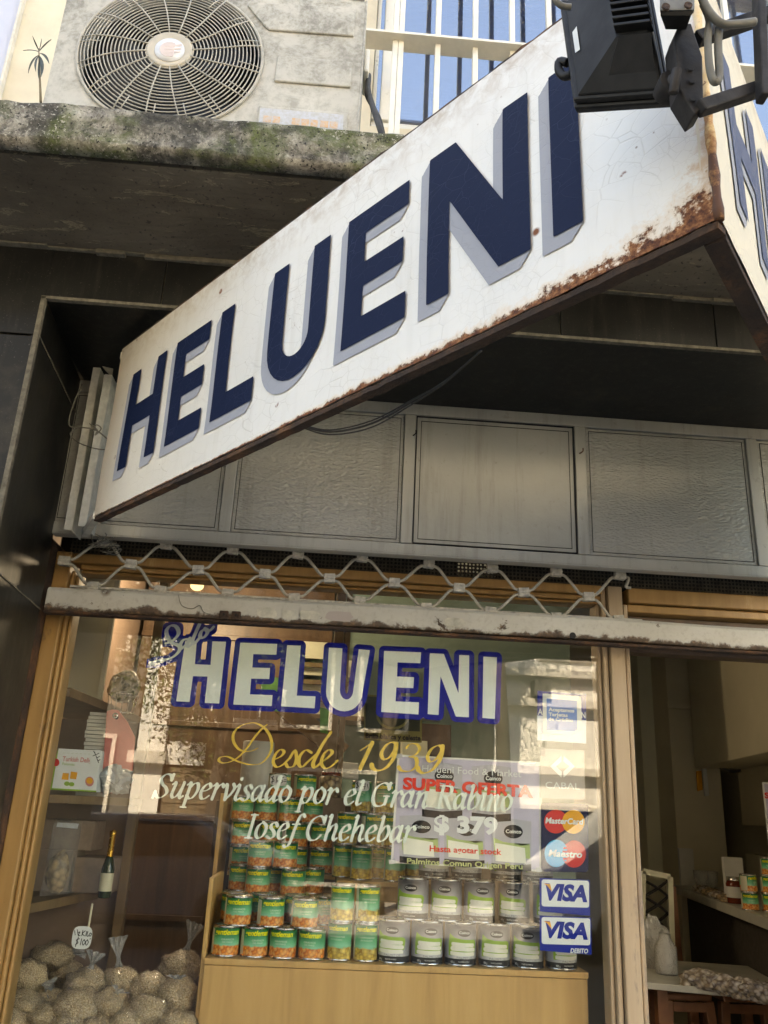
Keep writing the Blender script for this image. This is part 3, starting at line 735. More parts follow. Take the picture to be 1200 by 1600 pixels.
# wall below the shop window
m = MB(); m.box(XBACK, .94, .03, .2, .12, .52); obj('window_plinth', m, M['black_stone'], bld)
# wall strip between pillar and window frame
m = MB(); m.box(-.97, -.926, -.1645, .10, .12, 2.38); obj('jamb_strip', m, M['rusty_iron'], bld)

# ---- the room behind the glass
RX0, RX1, RY1, RZ = -1.15, 3.2, 4.6, 3.05
room = thing('shop_interior', 'dim beige shop interior with pale columns seen through the window and doorway', 'room', (1, 2.2, 0))
m = MB(); m.box(RX0-.1, RX1+.1, .2, RY1+.1, 0, .10); obj('floor', m, M['room_floor'], room)
m = MB(); m.box(RX0, RX1, .26, RY1, RZ, RZ+.06); obj('ceiling', m, M['room_ceiling'], room)
m = MB(); m.box(RX0-.08, RX1+.08, RY1, RY1+.08, .10, RZ); m.box(RX1, RX1+.08, .11, RY1, .10, RZ); obj('back_wall', m, M['room_wall'], room); obj('left_wall', MB().box(RX0-.08, RX0, .11, RY1, .10, RZ), M['mauve_board'], room)
# ================================================================== SHOP WINDOW, DOOR FRAME
FZT, FZB = P(600, 893, -.04)[2], P(600, 925, 0)[2]
ML0, ML1 = P(939, 1017, 0)[0]-.0, P(979, 1022, 0)[0]
FL0, FL1 = -.925, -.848
win = thing('shop_window', 'large shop window in an ochre painted wooden frame with painted shop name on the glass', 'window', (0, 0, .5))
def moulded(x0, x1, z0, z1, y0=-.03, vert=True):
    m = MB(); m.box(x0, x1, y0, .06, z0, z1); return m
m = MB(); m.box(FL0, FL1-.026, -.045, .06, .5, FZT); m.box(FL1-.024, FL1-.012, -.028, .06, .5, FZB+.002); m.box(FL1-.010, FL1, -.014, .06, .5, FZB+.001)
obj('stile', m, M['ochre_paint'], win, bevel=.004)
m = MB(); m.box(FL1-.024, ML0, -.040, .06, FZB+.028, FZT-.002); m.box(FL1, ML0, -.024, .06, FZB+.010, FZB+.026); m.box(FL1, ML0, -.012, .06, FZB, FZB+.008)
obj('top_rail', m, M['ochre_paint'], win, bevel=.004)
m = MB(); m.box(FL1, ML0-.0, -.04, .06, .5, .62); obj('bottom_rail', m, M['ochre_paint'], win, bevel=.004)
m = MB()
m.box(ML0-.016, ML0-.004, -.012, .06, .5, FZB-.001); m.box(ML0-.002, ML0+.014, -.030, .06, .5, FZT-.002); m.box(ML0+.018, ML1-.020, -.045, .06, .12, FZT-.003); m.box(ML1-.016, ML1, -.034, .06, .12, FZB-.001)
obj('mullion', m, M['worn_wood'], win, bevel=.004)
m = MB(); m.box(ML0+.013, ML0+.019, -.020, .05, .5, FZB); m.box(ML1-.021, ML1-.015, -.020, .05, .5, FZB); obj('mullion_groove', m, M['dark_wood'], win)
m = MB(); m.box(FL1, ML0-.016, .0, .006, .62, FZB); obj('pane', m, M['shop_glass'], win)
dfr = thing('door_frame', 'ochre wooden door frame right of the shop window with an empty dark doorway', 'door frame', (2, 0, .12))
m = MB(); m.box(ML1+.002, 3.6, -.042, .06, FZT-.055, FZT-.004); m.box(ML1+.002, 3.6, -.026, .06, FZT-.085, FZT-.058); obj('head_rail', m, M['ochre_paint'], dfr, bevel=.004)
m = MB(); m.box(ML1+.002, 3.6, .02, .07, FZT-.20, FZT-.088); m.box(ML1+.002, 3.6, -.0, .07, FZT-.215, FZT-.198); obj('transom', m, M['dark_wood'], dfr, bevel=.002)
m = MB(); m.box(3.3, 3.6, -.04, .06, .12, FZT-.09); obj('stile', m, M['ochre_paint'], dfr, bevel=.004)

# ---- painted lettering on the inner face of the pane
YL = .0095
g = lambda x, y: (x, YL, y)
def tr6(pts): return [XZ(520+x/3.5294, 950+y/3.5294, YL) for x, y in pts]
def tr5(pts): return [XZ(220+x/4, 950+y/4, YL) for x, y in pts]
def px(pts): return [XZ(x, y, YL) for x, y in pts]
def arc(cx, cy, rx, ry, a0, a1, n=10): return [(cx+rx*math.cos(R(a0+(a1-a0)*i/n)), cy+ry*math.sin(R(a0+(a1-a0)*i/n))) for i in range(n+1)]
polys = {
 'h': tr5([(278, 207), (350, 208), (338, 352), (436, 356), (448, 209), (533, 211), (490, 597), (400, 593), (418, 428), (326, 426), (304, 587), (221, 583)]),
 'e': tr5([(622, 217), (853, 225), (847, 292), (703, 288), (697, 372), (808, 376), (803, 444), (690, 441), (682, 540), (823, 545), (818, 613), (578, 603)]),
 'l': tr5([(915, 233), (1000, 236), (975, 548), (1092, 552), (1086, 627), (877, 614)]),
 'u': px([(514, 1012)]+[(509.5, 1080)]+arc(538, 1081, 28.5, 30.5, 178, 2, 14)+[(578, 1016), (560.5, 1014.5)]+arc(541.5, 1078, 10.5, 15, 2, 178, 10)+[(535, 1013)]),
 'e2': tr6([(283, 237), (487, 245), (483, 305), (357, 300), (354, 378), (448, 382), (444, 442), (350, 438), (346, 515), (475, 520), (472, 587), (267, 573)]),
 'n': tr6([(535, 250), (612, 253), (693, 470), (697, 259), (752, 262), (750, 603), (678, 598), (594, 375), (583, 590), (523, 585)]),
 'i': tr6([(830, 268), (905, 272), (893, 612), (825, 606)])}
PL = list(polys.values())
lalo = [[(155, 222), (200, 205), (236, 160), (222, 118), (185, 112), (160, 150), (185, 210), (240, 238), (236, 275), (185, 315), (110, 328), (62, 345), (90, 350), (150, 330)],
        [(300, 197), (268, 200), (247, 232), (258, 252), (290, 222), (308, 190)], [(308, 190), (292, 228), (302, 240), (330, 215)],
        [(374, 86), (350, 140), (324, 205), (336, 222), (365, 190)], [(402, 130), (378, 150), (372, 180), (395, 184), (417, 152), (402, 130), (430, 142), (456, 118)]]
LS = []
for st in lalo:
    pth = smooth_path(tr5(st), 6); LS.append(nib(pth, .0055, .0135, 25))
blue = shape(LS, PL, g, .0016, lvl=.0172, pad=.006)
obj('lettering_outline', blue, M['vinyl_blue'], win)
YL = .0088
wm = shape([], PL, g, .0011); obj('lettering', wm, M['vinyl_white'], win)
YL = .0080
wm = shape(LS, [], g, .0011); obj('lettering', wm, M['vinyl_silver'], win)
YL = .0084
def tz(pts): return [XZ(330+x/3.077, 1120+y/3.077, YL) for x, y in pts]
desde = [([(225, 150), (190, 165), (140, 160), (108, 120), (110, 75), (150, 40), (210, 30), (262, 60), (290, 115), (285, 170), (245, 220), (190, 230), (130, 215), (80, 192), (45, 195), (38, 212), (62, 222), (110, 208), (160, 165), (215, 90), (250, 52), (268, 38)], .0015, .0075),
 ([(300, 207), (335, 190), (350, 168), (332, 158), (308, 182), (298, 218), (315, 241), (345, 230), (378, 198)], .0018, .0085),
 ([(378, 198), (402, 163), (410, 200), (396, 236), (370, 242), (360, 228)], .0018, .0085), ([(396, 236), (430, 214)], .002, .002),
 ([(482, 172), (455, 160), (428, 187), (420, 222), (436, 241), (466, 215), (508, 178)], .0018, .0095), ([(576, 74), (540, 125), (510, 180), (490, 225), (500, 243), (530, 218)], .0018, .0105),
 ([(530, 218), (562, 196), (582, 170), (562, 160), (538, 188), (530, 224), (548, 247), (575, 240), (608, 210)], .0018, .0095),
 ([(718, 162), (748, 142), (775, 122)], .002, .004), ([(775, 124), (745, 188), (716, 250)], .004, .012),
 ([(893, 135), (870, 122), (840, 138), (818, 178), (832, 204), (862, 190), (890, 145)], .0022, .010), ([(890, 130), (878, 195), (840, 245), (800, 258), (776, 246), (772, 232)], .003, .012),
 ([(938, 150), (955, 132), (988, 132), (1002, 155), (982, 182), (952, 192)], .002, .009), ([(952, 192), (985, 200), (985, 238), (952, 262), (915, 258), (902, 242)], .002, .0105),
 ([(1112, 150), (1092, 138), (1060, 155), (1040, 192), (1054, 216), (1084, 200), (1112, 158)], .0022, .010), ([(1113, 142), (1100, 205), (1062, 255), (1022, 270), (998, 258), (994, 246)], .003, .012)]
ST = [nib(smooth_path(tz(p), 7), a*1.2, b*1.25, 15) for p, a, b in desde]
obj('lettering', shape(ST, [], g, .0009), M['vinyl_gold'], win)
# broad-nib italic: pen paths in units of the x-height
PEN = {
 'S': (1.12, [[(.95, 1.22), (.78, 1.45), (.45, 1.48), (.22, 1.18), (.40, .85), (.72, .62), (.88, .30), (.64, .0), (.32, .0), (.08, .28)], [(.97, 1.50), (.94, 1.12)], [(.04, -.05), (.08, .36)]]),
 'u': (1.02, [[(.0, .85), (.14, .97), (.20, .85), (.14, .22), (.30, .0), (.55, .18), (.72, .65)], [(.77, 1.0), (.69, .25), (.78, .0), (.95, .14)]]),
 'p': (1.0, [[(.0, .85), (.16, .98), (.21, .8), (.17, -.55)], [(-.02, -.58), (.36, -.58)], [(.2, .62), (.45, .95), (.72, .93), (.80, .5), (.60, .05), (.35, .0), (.18, .16)]]),
 'e': (.82, [[(.12, .48), (.42, .55), (.64, .76), (.50, .99), (.24, .86), (.08, .48), (.18, .08), (.42, .0), (.70, .22)]]),
 'r': (.74, [[(.0, .85), (.16, .98), (.21, .8), (.15, 0)], [(.18, .5), (.36, .86), (.58, .99), (.68, .84)]]),
 'v': (.86, [[(.0, .86), (.14, .98), (.22, .75), (.30, .0)], [(.30, .0), (.58, .34), (.74, .76), (.62, 1.0)]]),
 'i': (.50, [[(.0, .85), (.15, .98), (.20, .75), (.13, .18), (.25, .0), (.44, .14)], [(.20, 1.34), (.21, 1.42)]]),
 's': (.68, [[(.56, .82), (.42, .99), (.18, .92), (.16, .68), (.42, .44), (.50, .18), (.30, .0), (.02, .12)]]),
 'a': (.97, [[(.66, .82), (.42, .99), (.14, .72), (.08, .28), (.28, .0), (.58, .36), (.68, .75)], [(.73, 1.0), (.65, .28), (.74, .02), (.92, .14)]]),
 'd': (.98, [[(.66, .82), (.42, .99), (.14, .72), (.08, .28), (.28, .0), (.58, .36), (.68, .75)], [(.55, 1.46), (.73, 1.55), (.65, .28), (.74, .02), (.92, .14)]]),
 'o': (.86, [[(.40, 1.0), (.12, .76), (.08, .26), (.34, .0), (.64, .24), (.68, .74), (.40, 1.0)]]),
 'l': (.50, [[(.04, 1.46), (.21, 1.55), (.18, 1.1), (.12, .2), (.25, .0), (.44, .14)]]),
 'G': (1.42, [[(1.12, 1.16), (.95, 1.42), (.62, 1.48), (.22, 1.15), (.12, .5), (.36, .04), (.78, -.02), (1.06, .18)], [(1.09, .62), (1.05, .12)], [(.86, .64), (1.26, .64)], [(1.15, 1.5), (1.11, 1.1)]]),
 'C': (1.34, [[(1.12, 1.16), (.95, 1.42), (.62, 1.48), (.22, 1.15), (.12, .5), (.36, .04), (.78, -.02), (1.10, .30)], [(1.15, 1.5), (1.11, 1.1)]]),
 'n': (1.02, [[(.0, .85), (.16, .98), (.21, .8), (.15, 0)], [(.18, .46), (.40, .88), (.62, .98), (.71, .75), (.65, .22), (.76, .0), (.94, .14)]]),
 'R': (1.20, [[(.24, 1.45), (.22, .03)], [(.02, 1.46), (.56, 1.47)], [(.0, 0), (.46, 0)], [(.50, 1.46), (.84, 1.38), (.88, 1.02), (.62, .78), (.26, .76)], [(.52, .76), (.80, .30), (1.05, .0), (1.22, .02)]]),
 'b': (.92, [[(.04, 1.46), (.21, 1.55), (.18, 1.0), (.14, .18), (.34, .0), (.64, .18), (.78, .60), (.64, .96), (.42, .92), (.18, .50)]]),
 'I': (.62, [[(.28, 1.45), (.26, .03)], [(.04, 1.46), (.52, 1.46)], [(.02, 0), (.50, 0)]]),
 'f': (.60, [[(.80, 1.46), (.66, 1.58), (.48, 1.42), (.34, .7), (.22, -.25), (.02, -.50), (-.14, -.44)], [(.10, .93), (.62, .95)]]),
 'h': (1.02, [[(.04, 1.46), (.21, 1.55), (.18, 1.1), (.13, 0)], [(.18, .46), (.40, .88), (.62, .98), (.71, .75), (.65, .22), (.76, .0), (.94, .14)]]),
 ' ': (.55, []) }
def pen_text(txt, p0, p1, xh, slant=.22, wmin=.055, wmax=.24):
    """baseline runs from pixel p0 to pixel p1; xh in metres"""
    a = np.array(XZ(*p0, YL)); b = np.array(XZ(*p1, YL)); d = (b-a); L = np.hypot(*d); d /= L; n = np.array([-d[1], d[0]])
    adv = sum(PEN[c][0] for c in txt); sx = L/adv; out = []; x = 0
    for c in txt:
        w, sts = PEN[c]
        for st in sts:
            pts = smooth_path([(x+u+slant*v, v) for u, v in st], 6)
            q = nib(pts, wmin, wmax, 18)
            out.append([(*(a+d*(u*sx)+n*(v*xh)), r*xh) for u, v, r in q])
        x += w
    return out
ST = pen_text('Supervisado por el Gran Rabino', (238, 1245), (800, 1267), .0455)+pen_text('Iosef Chehebar', (382, 1309), (645, 1316), .0455)
obj('lettering', shape(ST, [], g, .0010), M['vinyl_pale'], win)

# ================================================================== PERFORATED STRIP, LATTICE GRILLE, BAR
m = MB(); m.box(XBACK+.01, 3.4, -.012, -.010, FZT+.001, FZT+.16)
bk = obj('shade_backing', MB().box(XBACK-.06, .42, .10, .11, FZT-.02, FZT+.20).box(.56, 3.4, .10, .11, FZT-.02, FZT+.20), M['seam_black'], bld)  # black boards added behind the holes, standing in for the shade there
o = obj('perforated_strip', m, M['perforated_sheet']); tag(o, 'dark perforated metal strip between the wood frame and the grey shutter box', 'vent strip'); origin(o, (1, -.011, FZT))
gr = thing('shutter_grille', 'partly lowered roller grille with a chipped cream bottom bar', 'roller grille', (.2, -.12, 2.14))
YG = -.12
top = [XZ(x, y, YG) for x, y in ((162, 848), (260, 851), (364, 859), (466, 866), (566, 871), (670, 881), (769, 888), (869, 894), (968, 899))]
mid = [XZ(x, y, YG) for x, y in ((101, 877), (205, 882), (310, 891), (414, 897), (515, 904), (616, 911), (717, 919), (818, 926), (919, 933))]
bot = [XZ(x, y, YG) for x, y in ((146, 917), (251, 923), (356, 928), (460, 935), (562, 940), (666, 950), (766, 956), (869, 965), (966, 969))]
def link(a, b, sx):
    (x0, z0), (x1, z1) = a, b
    p = [(x0+sx*.014, YG, z0+(z1-z0)*.10), (x0+sx*.030, YG, z0+(z1-z0)*.16), (x0+(x1-x0)*.5, YG-.003, (z0+z1)/2), (x1-sx*.030, YG, z1-(z1-z0)*.16), (x1-sx*.014, YG, z1-(z1-z0)*.10)]
    pts = smooth_path(p, 4)
    obj('lattice_rod', MB().tube(pts, .0050, 8), M['lattice_paint'], gr)
random.seed(5)
for i in range(9):
    if i > 0 or True:
        link(mid[i], top[i], 1); link(mid[i], bot[i], 1)
    if i < 8: link(top[i], mid[i+1], 1); link(bot[i], mid[i+1], 1)
link(top[8], (top[8][0]+.05, top[8][1]-.045), 1)
for k, (x, z) in enumerate(top+mid+bot):
    m = MB(); m.box(x-.0175, x+.0175, YG-.012, YG+.010, z-.0145, z+.0145); m.box(x-.0185, x+.0185, YG-.014, YG-.0115, z-.003, z+.003)
    m.xform(Matrix.Translation((x, YG, z)) @ Matrix.Rotation(R(random.uniform(-6, 6)), 4, 'Y') @ Matrix.Translation((-x, -YG, -z)))
    obj('clip', m, M['clip_paint'], gr, bevel=.003)
def xz_top(px_, py_): return P(px_, py_, YG)
BT, BB = P(600, 948, YG)[2], P(600, 986, YG)[2]
bl = bpy.data.objects.new('bottom_bar', None)
m = MB(); nseg = 90; X0, X1 = -.899, 3.3
prof = [(0, 0), (-.026, .004), (-.030, .012), (-.030, BT-BB-.012), (-.024, BT-BB-.002), (0, BT-BB), (.012, BT-BB), (.012, 0)]
vs, fs = [], []
for i in range(nseg+1):
    x = X0+(X1-X0)*i/nseg; s = .0025*math.sin(x*2.3)+.0012*math.sin(x*9)
    for (dy, dz) in prof: vs.append((x, YG+dy+.002*math.sin(x*5), BB+dz+s))
n = len(prof)
for i in range(nseg):
    for k in range(n): l = (k+1) % n; fs.append((i*n+k, i*n+l, (i+1)*n+l, (i+1)*n+k))
fs.append(tuple(reversed(range(n)))); fs.append(tuple(nseg*n+k for k in range(n)))
m.add(vs, [tuple(reversed(f)) for f in fs])
bpy.data.objects.remove(bl)
m.v = [(x, y, z) for x, y, z in m.v]
bar = obj('bottom_bar', m, M['chipped_paint'], gr, bevel=.003)
ZB0 = BB-2.14
bar.location.z += ZB0; bar.data.transform(Matrix.Translation((0, 0, -ZB0)))      # its own zero at the lower edge: rust follows it
m = MB(); m.box(-.84, 1.0, YG-.006, YG+.008, BT+.001, BT+.009); obj('top_strip', m, M['clip_paint'], gr, bevel=.002)
m = MB()
for a in range(0, 4): pass
m.box(X0, X1, YG-.034, YG+.004, BB-.010, BB-.001); obj('drip_edge', m, M['rusty_iron'], gr, bevel=.003)
for xx in (350, 369):
    x, z = XZ(xx, 961 if xx == 350 else 962, YG-.032)
    m = MB(); m.box(x-.014, x+.014, YG-.040, YG-.030, z-.015, z+.013); obj('lug', m, M['rusty_iron'], gr, bevel=.003)
    m = MB(); m.lathe([(.004, 0), (.004, .003)], (x, YG-.040, z), 10, 'y'); obj('lug_hole', m, M['seam_black'], gr)
x, z = XZ(895, 993, YG-.032); m = MB(); m.lathe([(.011, 0), (.010, .003)], (x, YG-.0305, z), 14, 'y'); obj('lock_hole', m, M['seam_black'], gr)
def scrap(px0, py0, px1, py1, mat, n):
    x0, z1 = XZ(px0, py0, YG-.033); x1, z0 = XZ(px1, py1, YG-.033)
    pts = []
    for k in range(n):
        a = 2*math.pi*k/n; q = 1/max(abs(math.cos(a)), abs(math.sin(a))); q *= random.uniform(.82, 1.02)
        pts.append(((x0+x1)/2+(x1-x0)/2*q*math.cos(a), (z0+z1)/2+(z1-z0)/2*q*math.sin(a)))
    m = MB(); m.prism(pts, lambda u, v, w: (u, YG-.0312-w, v), .0012); return m
for a in ((402, 948, 432, 966), (440, 951, 466, 969), (468, 953, 500, 969), (508, 954, 552, 972), (695, 964, 728, 981)):
    obj('paper_scrap', scrap(*a, None, 14), M['crust_pale'] if a[0] != 508 else M['card_beige'], gr)
# wires tangled at the left top of the grille
ws = MB()
for k in range(7):
    x, z = XZ(150+k*4, 838+k*3, -.2); pts = [(x+random.uniform(-.035, .045), -.2+random.uniform(-.03, .04), z+random.uniform(-.03, .02)) for _ in range(6)]
    ws.tube(smooth_path(pts, 5), .0016, 5)
o = obj('tangled_wire', ws, M['cable_grey']); tag(o, 'tangle of thin wire just below the lower left corner of the sign', 'wire'); origin(o, tuple(P(160, 850, -.2)))
x, z = XZ(280, 938, YG-.034)
ws = MB(); pts = [XZ(a, b, YG-.036) for a, b in ((279, 930), (284, 946), (300, 951), (312, 946), (318, 956), (330, 960))]
ws.tube(smooth_path([(q[0], YG-.036, q[1]) for q in pts], 5), .0011, 5); obj('wire_scrap', ws, M['cable_grey'], gr)

# ================================================================== SHUTTER BOX
YC = -.18
CZ0, CZ1 = P(600, 864, YC)[2], ZREC-.004
box = thing('shutter_box', 'grey metal shutter box with hammered panels under the black recess', 'shutter box', (1, 0, CZ0))
sx = [P(x, y, YC)[0] for x, y in ((358, 760), (638, 750), (909, 770), (1184, 790))]
sx.append(sx[-1]+.56)
m = MB(); m.box(-.93, 3.3, YC+.016, YC+.040, CZ0+.006, CZ1-.002)
m.box(-.93, 3.3, YC-.004, YC+.014, CZ0, CZ0+.036); m.box(-.93, 3.3, YC-.004, YC+.014, CZ1-.040, CZ1)
for x in sx: m.box(x-.019, x+.019, YC-.004, YC+.014, CZ0+.037, CZ1-.041)
m.box(-.903, 3.3, YC-.010, YC+.030, CZ0-.006, CZ0-.001)
obj('frame', m, M['box_plain'], box, bevel=.002)
ed = [-.915]+sx+[3.3]
for i, (a, b) in enumerate(zip(ed[:-1], ed[1:])):
    xa = a+(.021 if i else .004); xb = b-.021; z0, z1 = CZ0+.039, CZ1-.043
    hm = i != 2
    m = MB(); m.box(xa, xb, YC+.004, YC+.012, z0, z1); obj('panel', m, M['box_hammered' if hm else 'box_plain'], box, bevel=.0015)
    m = MB(); y0, y1 = YC+.0005, YC+.006
    mg = .010 if hm else .016
    if not hm:
        for q in ((xa, xa+.003, z0, z1), (xb-.003, xb, z0, z1), (xa, xb, z0, z0+.003), (xa, xb, z1-.003, z1)): m.box(q[0], q[1], YC-.002, y1, q[2], q[3])
    for q in ((xa+mg, xa+mg+.002, z0+mg, z1-mg), (xb-mg-.002, xb-mg, z0+mg, z1-mg), (xa+mg, xb-mg, z0+mg, z0+mg+.002), (xa+mg, xb-mg, z1-mg-.002, z1-mg)): m.box(q[0], q[1], YC+.0025, y1, q[2], q[3])
    obj('seam', m, M['seam_black'], box)
for x, y in ((648, 677), (908, 705)):
    p = P(x, y, YC-.006); m = MB(); m.tube(smooth_path([(p[0]-.005, YC-.004, p[2]-.008), (p[0]+.003, YC-.016, p[2]-.004), (p[0]+.003, YC-.018, p[2]+.006)], 3), .002, 6); obj('hook', m, M['rusty_iron'], box)
# angle irons that carry the sign
for (xa, ya, xb, yb, Y) in ((149, 574, 108, 828, -.29), (170, 585, 127, 822, -.33)):
    a, b = P(xa, ya, Y), P(xb, yb, Y); x = (a[0]+b[0])/2
    m = MB(); m.box(x-.012, x+.012, Y, Y+.004, b[2], a[2]); m.box(x+.008, x+.012, Y+.005, Y+.10, b[2], a[2])
    o = obj('angle_iron', m, M['angle_white'], bevel=.001)
    tag(o, 'white painted angle iron upright nearest the black pillar, left of the sign' if xa == 149 else 'white painted angle iron upright right beside the left edge of the sign', 'angle iron', 'angle irons carrying the sign'); origin(o, (x, Y, b[2]))
# ================================================================== THE BIG SIGN
SL, SC, ZB, ZT = np.array([-.69, -.48]), np.array([.462, -1.89]), 2.34, 2.876
SR = np.array([1.614, -.48]); SH = ZT-ZB
DU = SC-SL; SLEN = float(np.hypot(*DU)); DU = DU/SLEN; ANG = math.atan2(DU[1], DU[0])
sign = thing('shop_sign', 'wedge shaped white shop sign with big navy letters and rusty lower edge', 'sign', (float(SC[0]), float(SC[1]), ZB))
def face(name, org, ang, parent):
    e = MB(); return e
# letters of the left face, measured along the face (u) and up (v)
def rect(a, b, c, d): return [(a, c), (b, c), (b, d), (a, d)]
T, B = .406, .105
def H(u, w, s=.050): return [(u, B), (u+s, B), (u+s, .228), (u+w-s, .228), (u+w-s, B), (u+w, B), (u+w, T), (u+w-s, T), (u+w-s, .292), (u+s, .292), (u+s, T), (u, T)]
def E(u, w, s=.056, T=T): mH = (T+B)/2; return [(u, B), (u+w, B), (u+w, B+.056), (u+s, B+.056), (u+s, mH-.028), (u+w*.94, mH-.028), (u+w*.94, mH+.028), (u+s, mH+.028), (u+s, T-.056), (u+w, T-.056), (u+w, T), (u, T)]
def Lf(u, w, s=.058): return [(u, B), (u+w, B), (u+w, B+.060), (u+s, B+.060), (u+s, T), (u, T)]
def U(u, w, s=.056, T=.413):
    r = w/2; ri = r-s; c = u+r
    return [(u, T)]+[(c+r*math.cos(R(a)), B+r+r*math.sin(R(a))) for a in range(180, 361, 12)]+[(u+w, T), (u+w-s, T)]+[(c+ri*math.cos(R(a)), B+r+ri*math.sin(R(a))) for a in range(360, 179, -12)]+[(u+s, T)]
def Nn(u, w, s=.054, T=.424): return [(u, B), (u+s, B), (u+s, T-.125), (u+w-s-.012, B), (u+w, B), (u+w, T), (u+w-s, T), (u+w-s, B+.125), (u+s+.012, T), (u, T)]
def I(u, w, T=.424): return rect(u, u+w, B, T)
LET = [H(.116, .198), E(.368, .166), Lf(.582, .172), U(.801, .202), E(1.062, .180, T=.412), Nn(1.296, .230), I(1.569, .054)]
def side(name, org, ang, letters, flip=False, mats=('sign_white', 'sign_navy', 'sign_grey'), sub=''):
    L = SLEN
    pn = MB(); nx, nz = 60, 16; from mathutils import noise as mn
    vs, fs = [], []
    for i in range(nx+1):
        for j in range(nz+1):
            u, v = L*i/nx, SH*j/nz
            e = .0035*mn.noise(Vector((u*2.5, v*4, 2)))
            if j in (0, nz) : e *= .3
            dz = .003*mn.noise(Vector((u*22, 1, 0))) if j == 0 else 0
            vs.append((u, -.004+e, v+dz))
    for i in range(nx):
        for j in range(nz): a = i*(nz+1)+j; fs.append((a, a+nz+1, a+nz+2, a+1))
    pn.add(vs, fs, True)
    b = len(pn.v); pn.box(0, L, .012, .016, .004, SH-.002)
    p = obj(name, pn, M[mats[0]], sign, local=True)
    l = Vector((float(org[0]), float(org[1]), ZB))-Vector(sign.location)
    p.location = l; p.rotation_euler = (0, 0, ang)
    def bent(u, v, y0):
        return (u, y0+.0035*mn.noise(Vector((u*2.5, v*4, 2))), v)
    for nm, pl, mt, y0 in (('lettering_shadow', [[(u-.022, v-.024) for u, v in q] for q in letters], mats[2], -.0062), ('lettering', letters, mats[1], -.0078)):
        if nm == 'lettering_shadow':     # the painted block shade joins letter and offset copy
            mb = MB(); strk = []
            x0, x1, y0_, y1 = bounds([], pl+letters, .01)
            gx, gy, D = field([], pl, x0, x1, y0_, y1, .0035)
            for k in range(1, 9):
                q = [[(u-.022*k/9, v-.024*k/9) for u, v in w] for w in letters]
                D = np.minimum(D, field([], q, x0, x1, y0_, y1, .0035)[2])
            iso(gx, gy, D, lambda u, v: bent(u, v, y0), 0.0, 12, mb)
        else:
            x0, x1, y0_, y1 = bounds([], pl, .006)
            gx, gy, D = field([], pl, x0, x1, y0_, y1, .0022)
            mb = iso(gx, gy, D, lambda u, v: bent(u, v, y0), 0.0, 14)
        q = obj(nm, mb, M[mt], p, local=True)
    return p
side('face_panel', SL, ANG, LET)
DU2 = SR-SC; ANG2 = math.atan2(DU2[1], DU2[0])
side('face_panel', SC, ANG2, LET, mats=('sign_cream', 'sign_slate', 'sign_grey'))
def loc3(p, z): return (float(p[0]), float(p[1]), z)
nL = np.array([DU[1], -DU[0]]); nR = np.array([-DU[1], -DU[0]])*np.array([1, 1]); nR = np.array([-nL[0], nL[1]])
# rusty angle irons along the lower and upper edges, and the corner post
from mathutils import noise as mn
def edge_iron(a, b, z, h, w, inward):
    m = MB(); n = 70; vs, fs = [], []
    for i in range(n+1):
        p = a+(b-a)*i/n; e = .0025*mn.noise(Vector((i*.9, z*9, 0))); ez = .004*mn.noise(Vector((i*.7, 4, z)))
        for (dn, dz) in ((.002, 0), (-w, 0), (-w, h+ez), (.002, h+ez)): vs.append((p[0]+inward[0]*dn+e, p[1]+inward[1]*dn+e, z+dz))
    for i in range(n):
        for k in range(4): l = (k+1) % 4; fs.append((i*4+k, i*4+l, (i+1)*4+l, (i+1)*4+k))
    fs.append((3, 2, 1, 0)); fs.append(tuple(n*4+k for k in range(4)))
    m.add(vs, fs); return m
obj('lower_edge', edge_iron(SL, SC, ZB-.012, .011, .019, nL), M['rusty_iron'], sign)
obj('lower_edge', edge_iron(SC+DU2*.014, SR, ZB-.0135, .011, .026, nR), M['rusty_iron'], sign)
obj('upper_edge', edge_iron(SL, SC, ZT+.001, .006, .030, nL), M['rusty_iron'], sign)
obj('upper_edge', edge_iron(SC+DU2*.035, SR, ZT+.0025, .006, .030, nR), M['rusty_iron'], sign)
m = MB(); m.tube([(SC[0]+.001, SC[1]-.001, ZB+(ZT-ZB)*k/30+.0) for k in range(31)], [.0065+.0012*math.sin(k*1.9) for k in range(31)], 10); obj('corner_seam', m, M['seam_paint'], sign)
m = MB(); m.beam((SC[0], SC[1]+.030, ZB+.004), (SC[0], SC[1]+.030, ZT-.002), .024, .024)
obj('corner_post', m, M['rusty_iron'], sign, bevel=.002)
obj('end_bracket', MB().beam((SL[0]+.004, SL[1]-.002, ZB+.004), (SL[0]-.075, -.30, ZB+.004), .020, .022), M['angle_white'], sign, bevel=.001); obj('end_bracket', MB().beam((SL[0]+.004, SL[1]-.002, ZT-.02), (SL[0]-.02, -.30, ZT-.02), .020, .022), M['angle_white'], sign, bevel=.001)
# cables under the sign
m = MB()
for k, off in enumerate((0, 4, -3)):
    pts = [(468, 664+off*.6, -.98), (515, 675+off, -.98), (580, 662+off*1.5, -.98), (640, 630+off, -1.0), (695, 597+off*.5, -1.08), (752, 548, -1.20)]
    m.tube(smooth_path([P(x, y, Y) for x, y, Y in pts], 6), .0017 if k else .0024, 6)
o = obj('hanging_cable', m, M['cable_mid']); tag(o, 'dark cables drooping from the lower edge of the white sign', 'cable'); origin(o, tuple(P(600, 640, -1.0)))
m = MB()
m.tube(smooth_path([P(x, y, Y) for x, y, Y in ((128, 600, -.36), (112, 640, -.40), (109, 665, -.42), (130, 668, -.42), (150, 672, -.42), (170, 688, -.44))], 6), .0022, 6)
m.tube(smooth_path([P(x, y, Y) for x, y, Y in ((120, 668, -.42), (110, 678, -.42), (120, 690, -.42), (145, 700, -.43), (168, 703, -.45))], 6), .0018, 6)
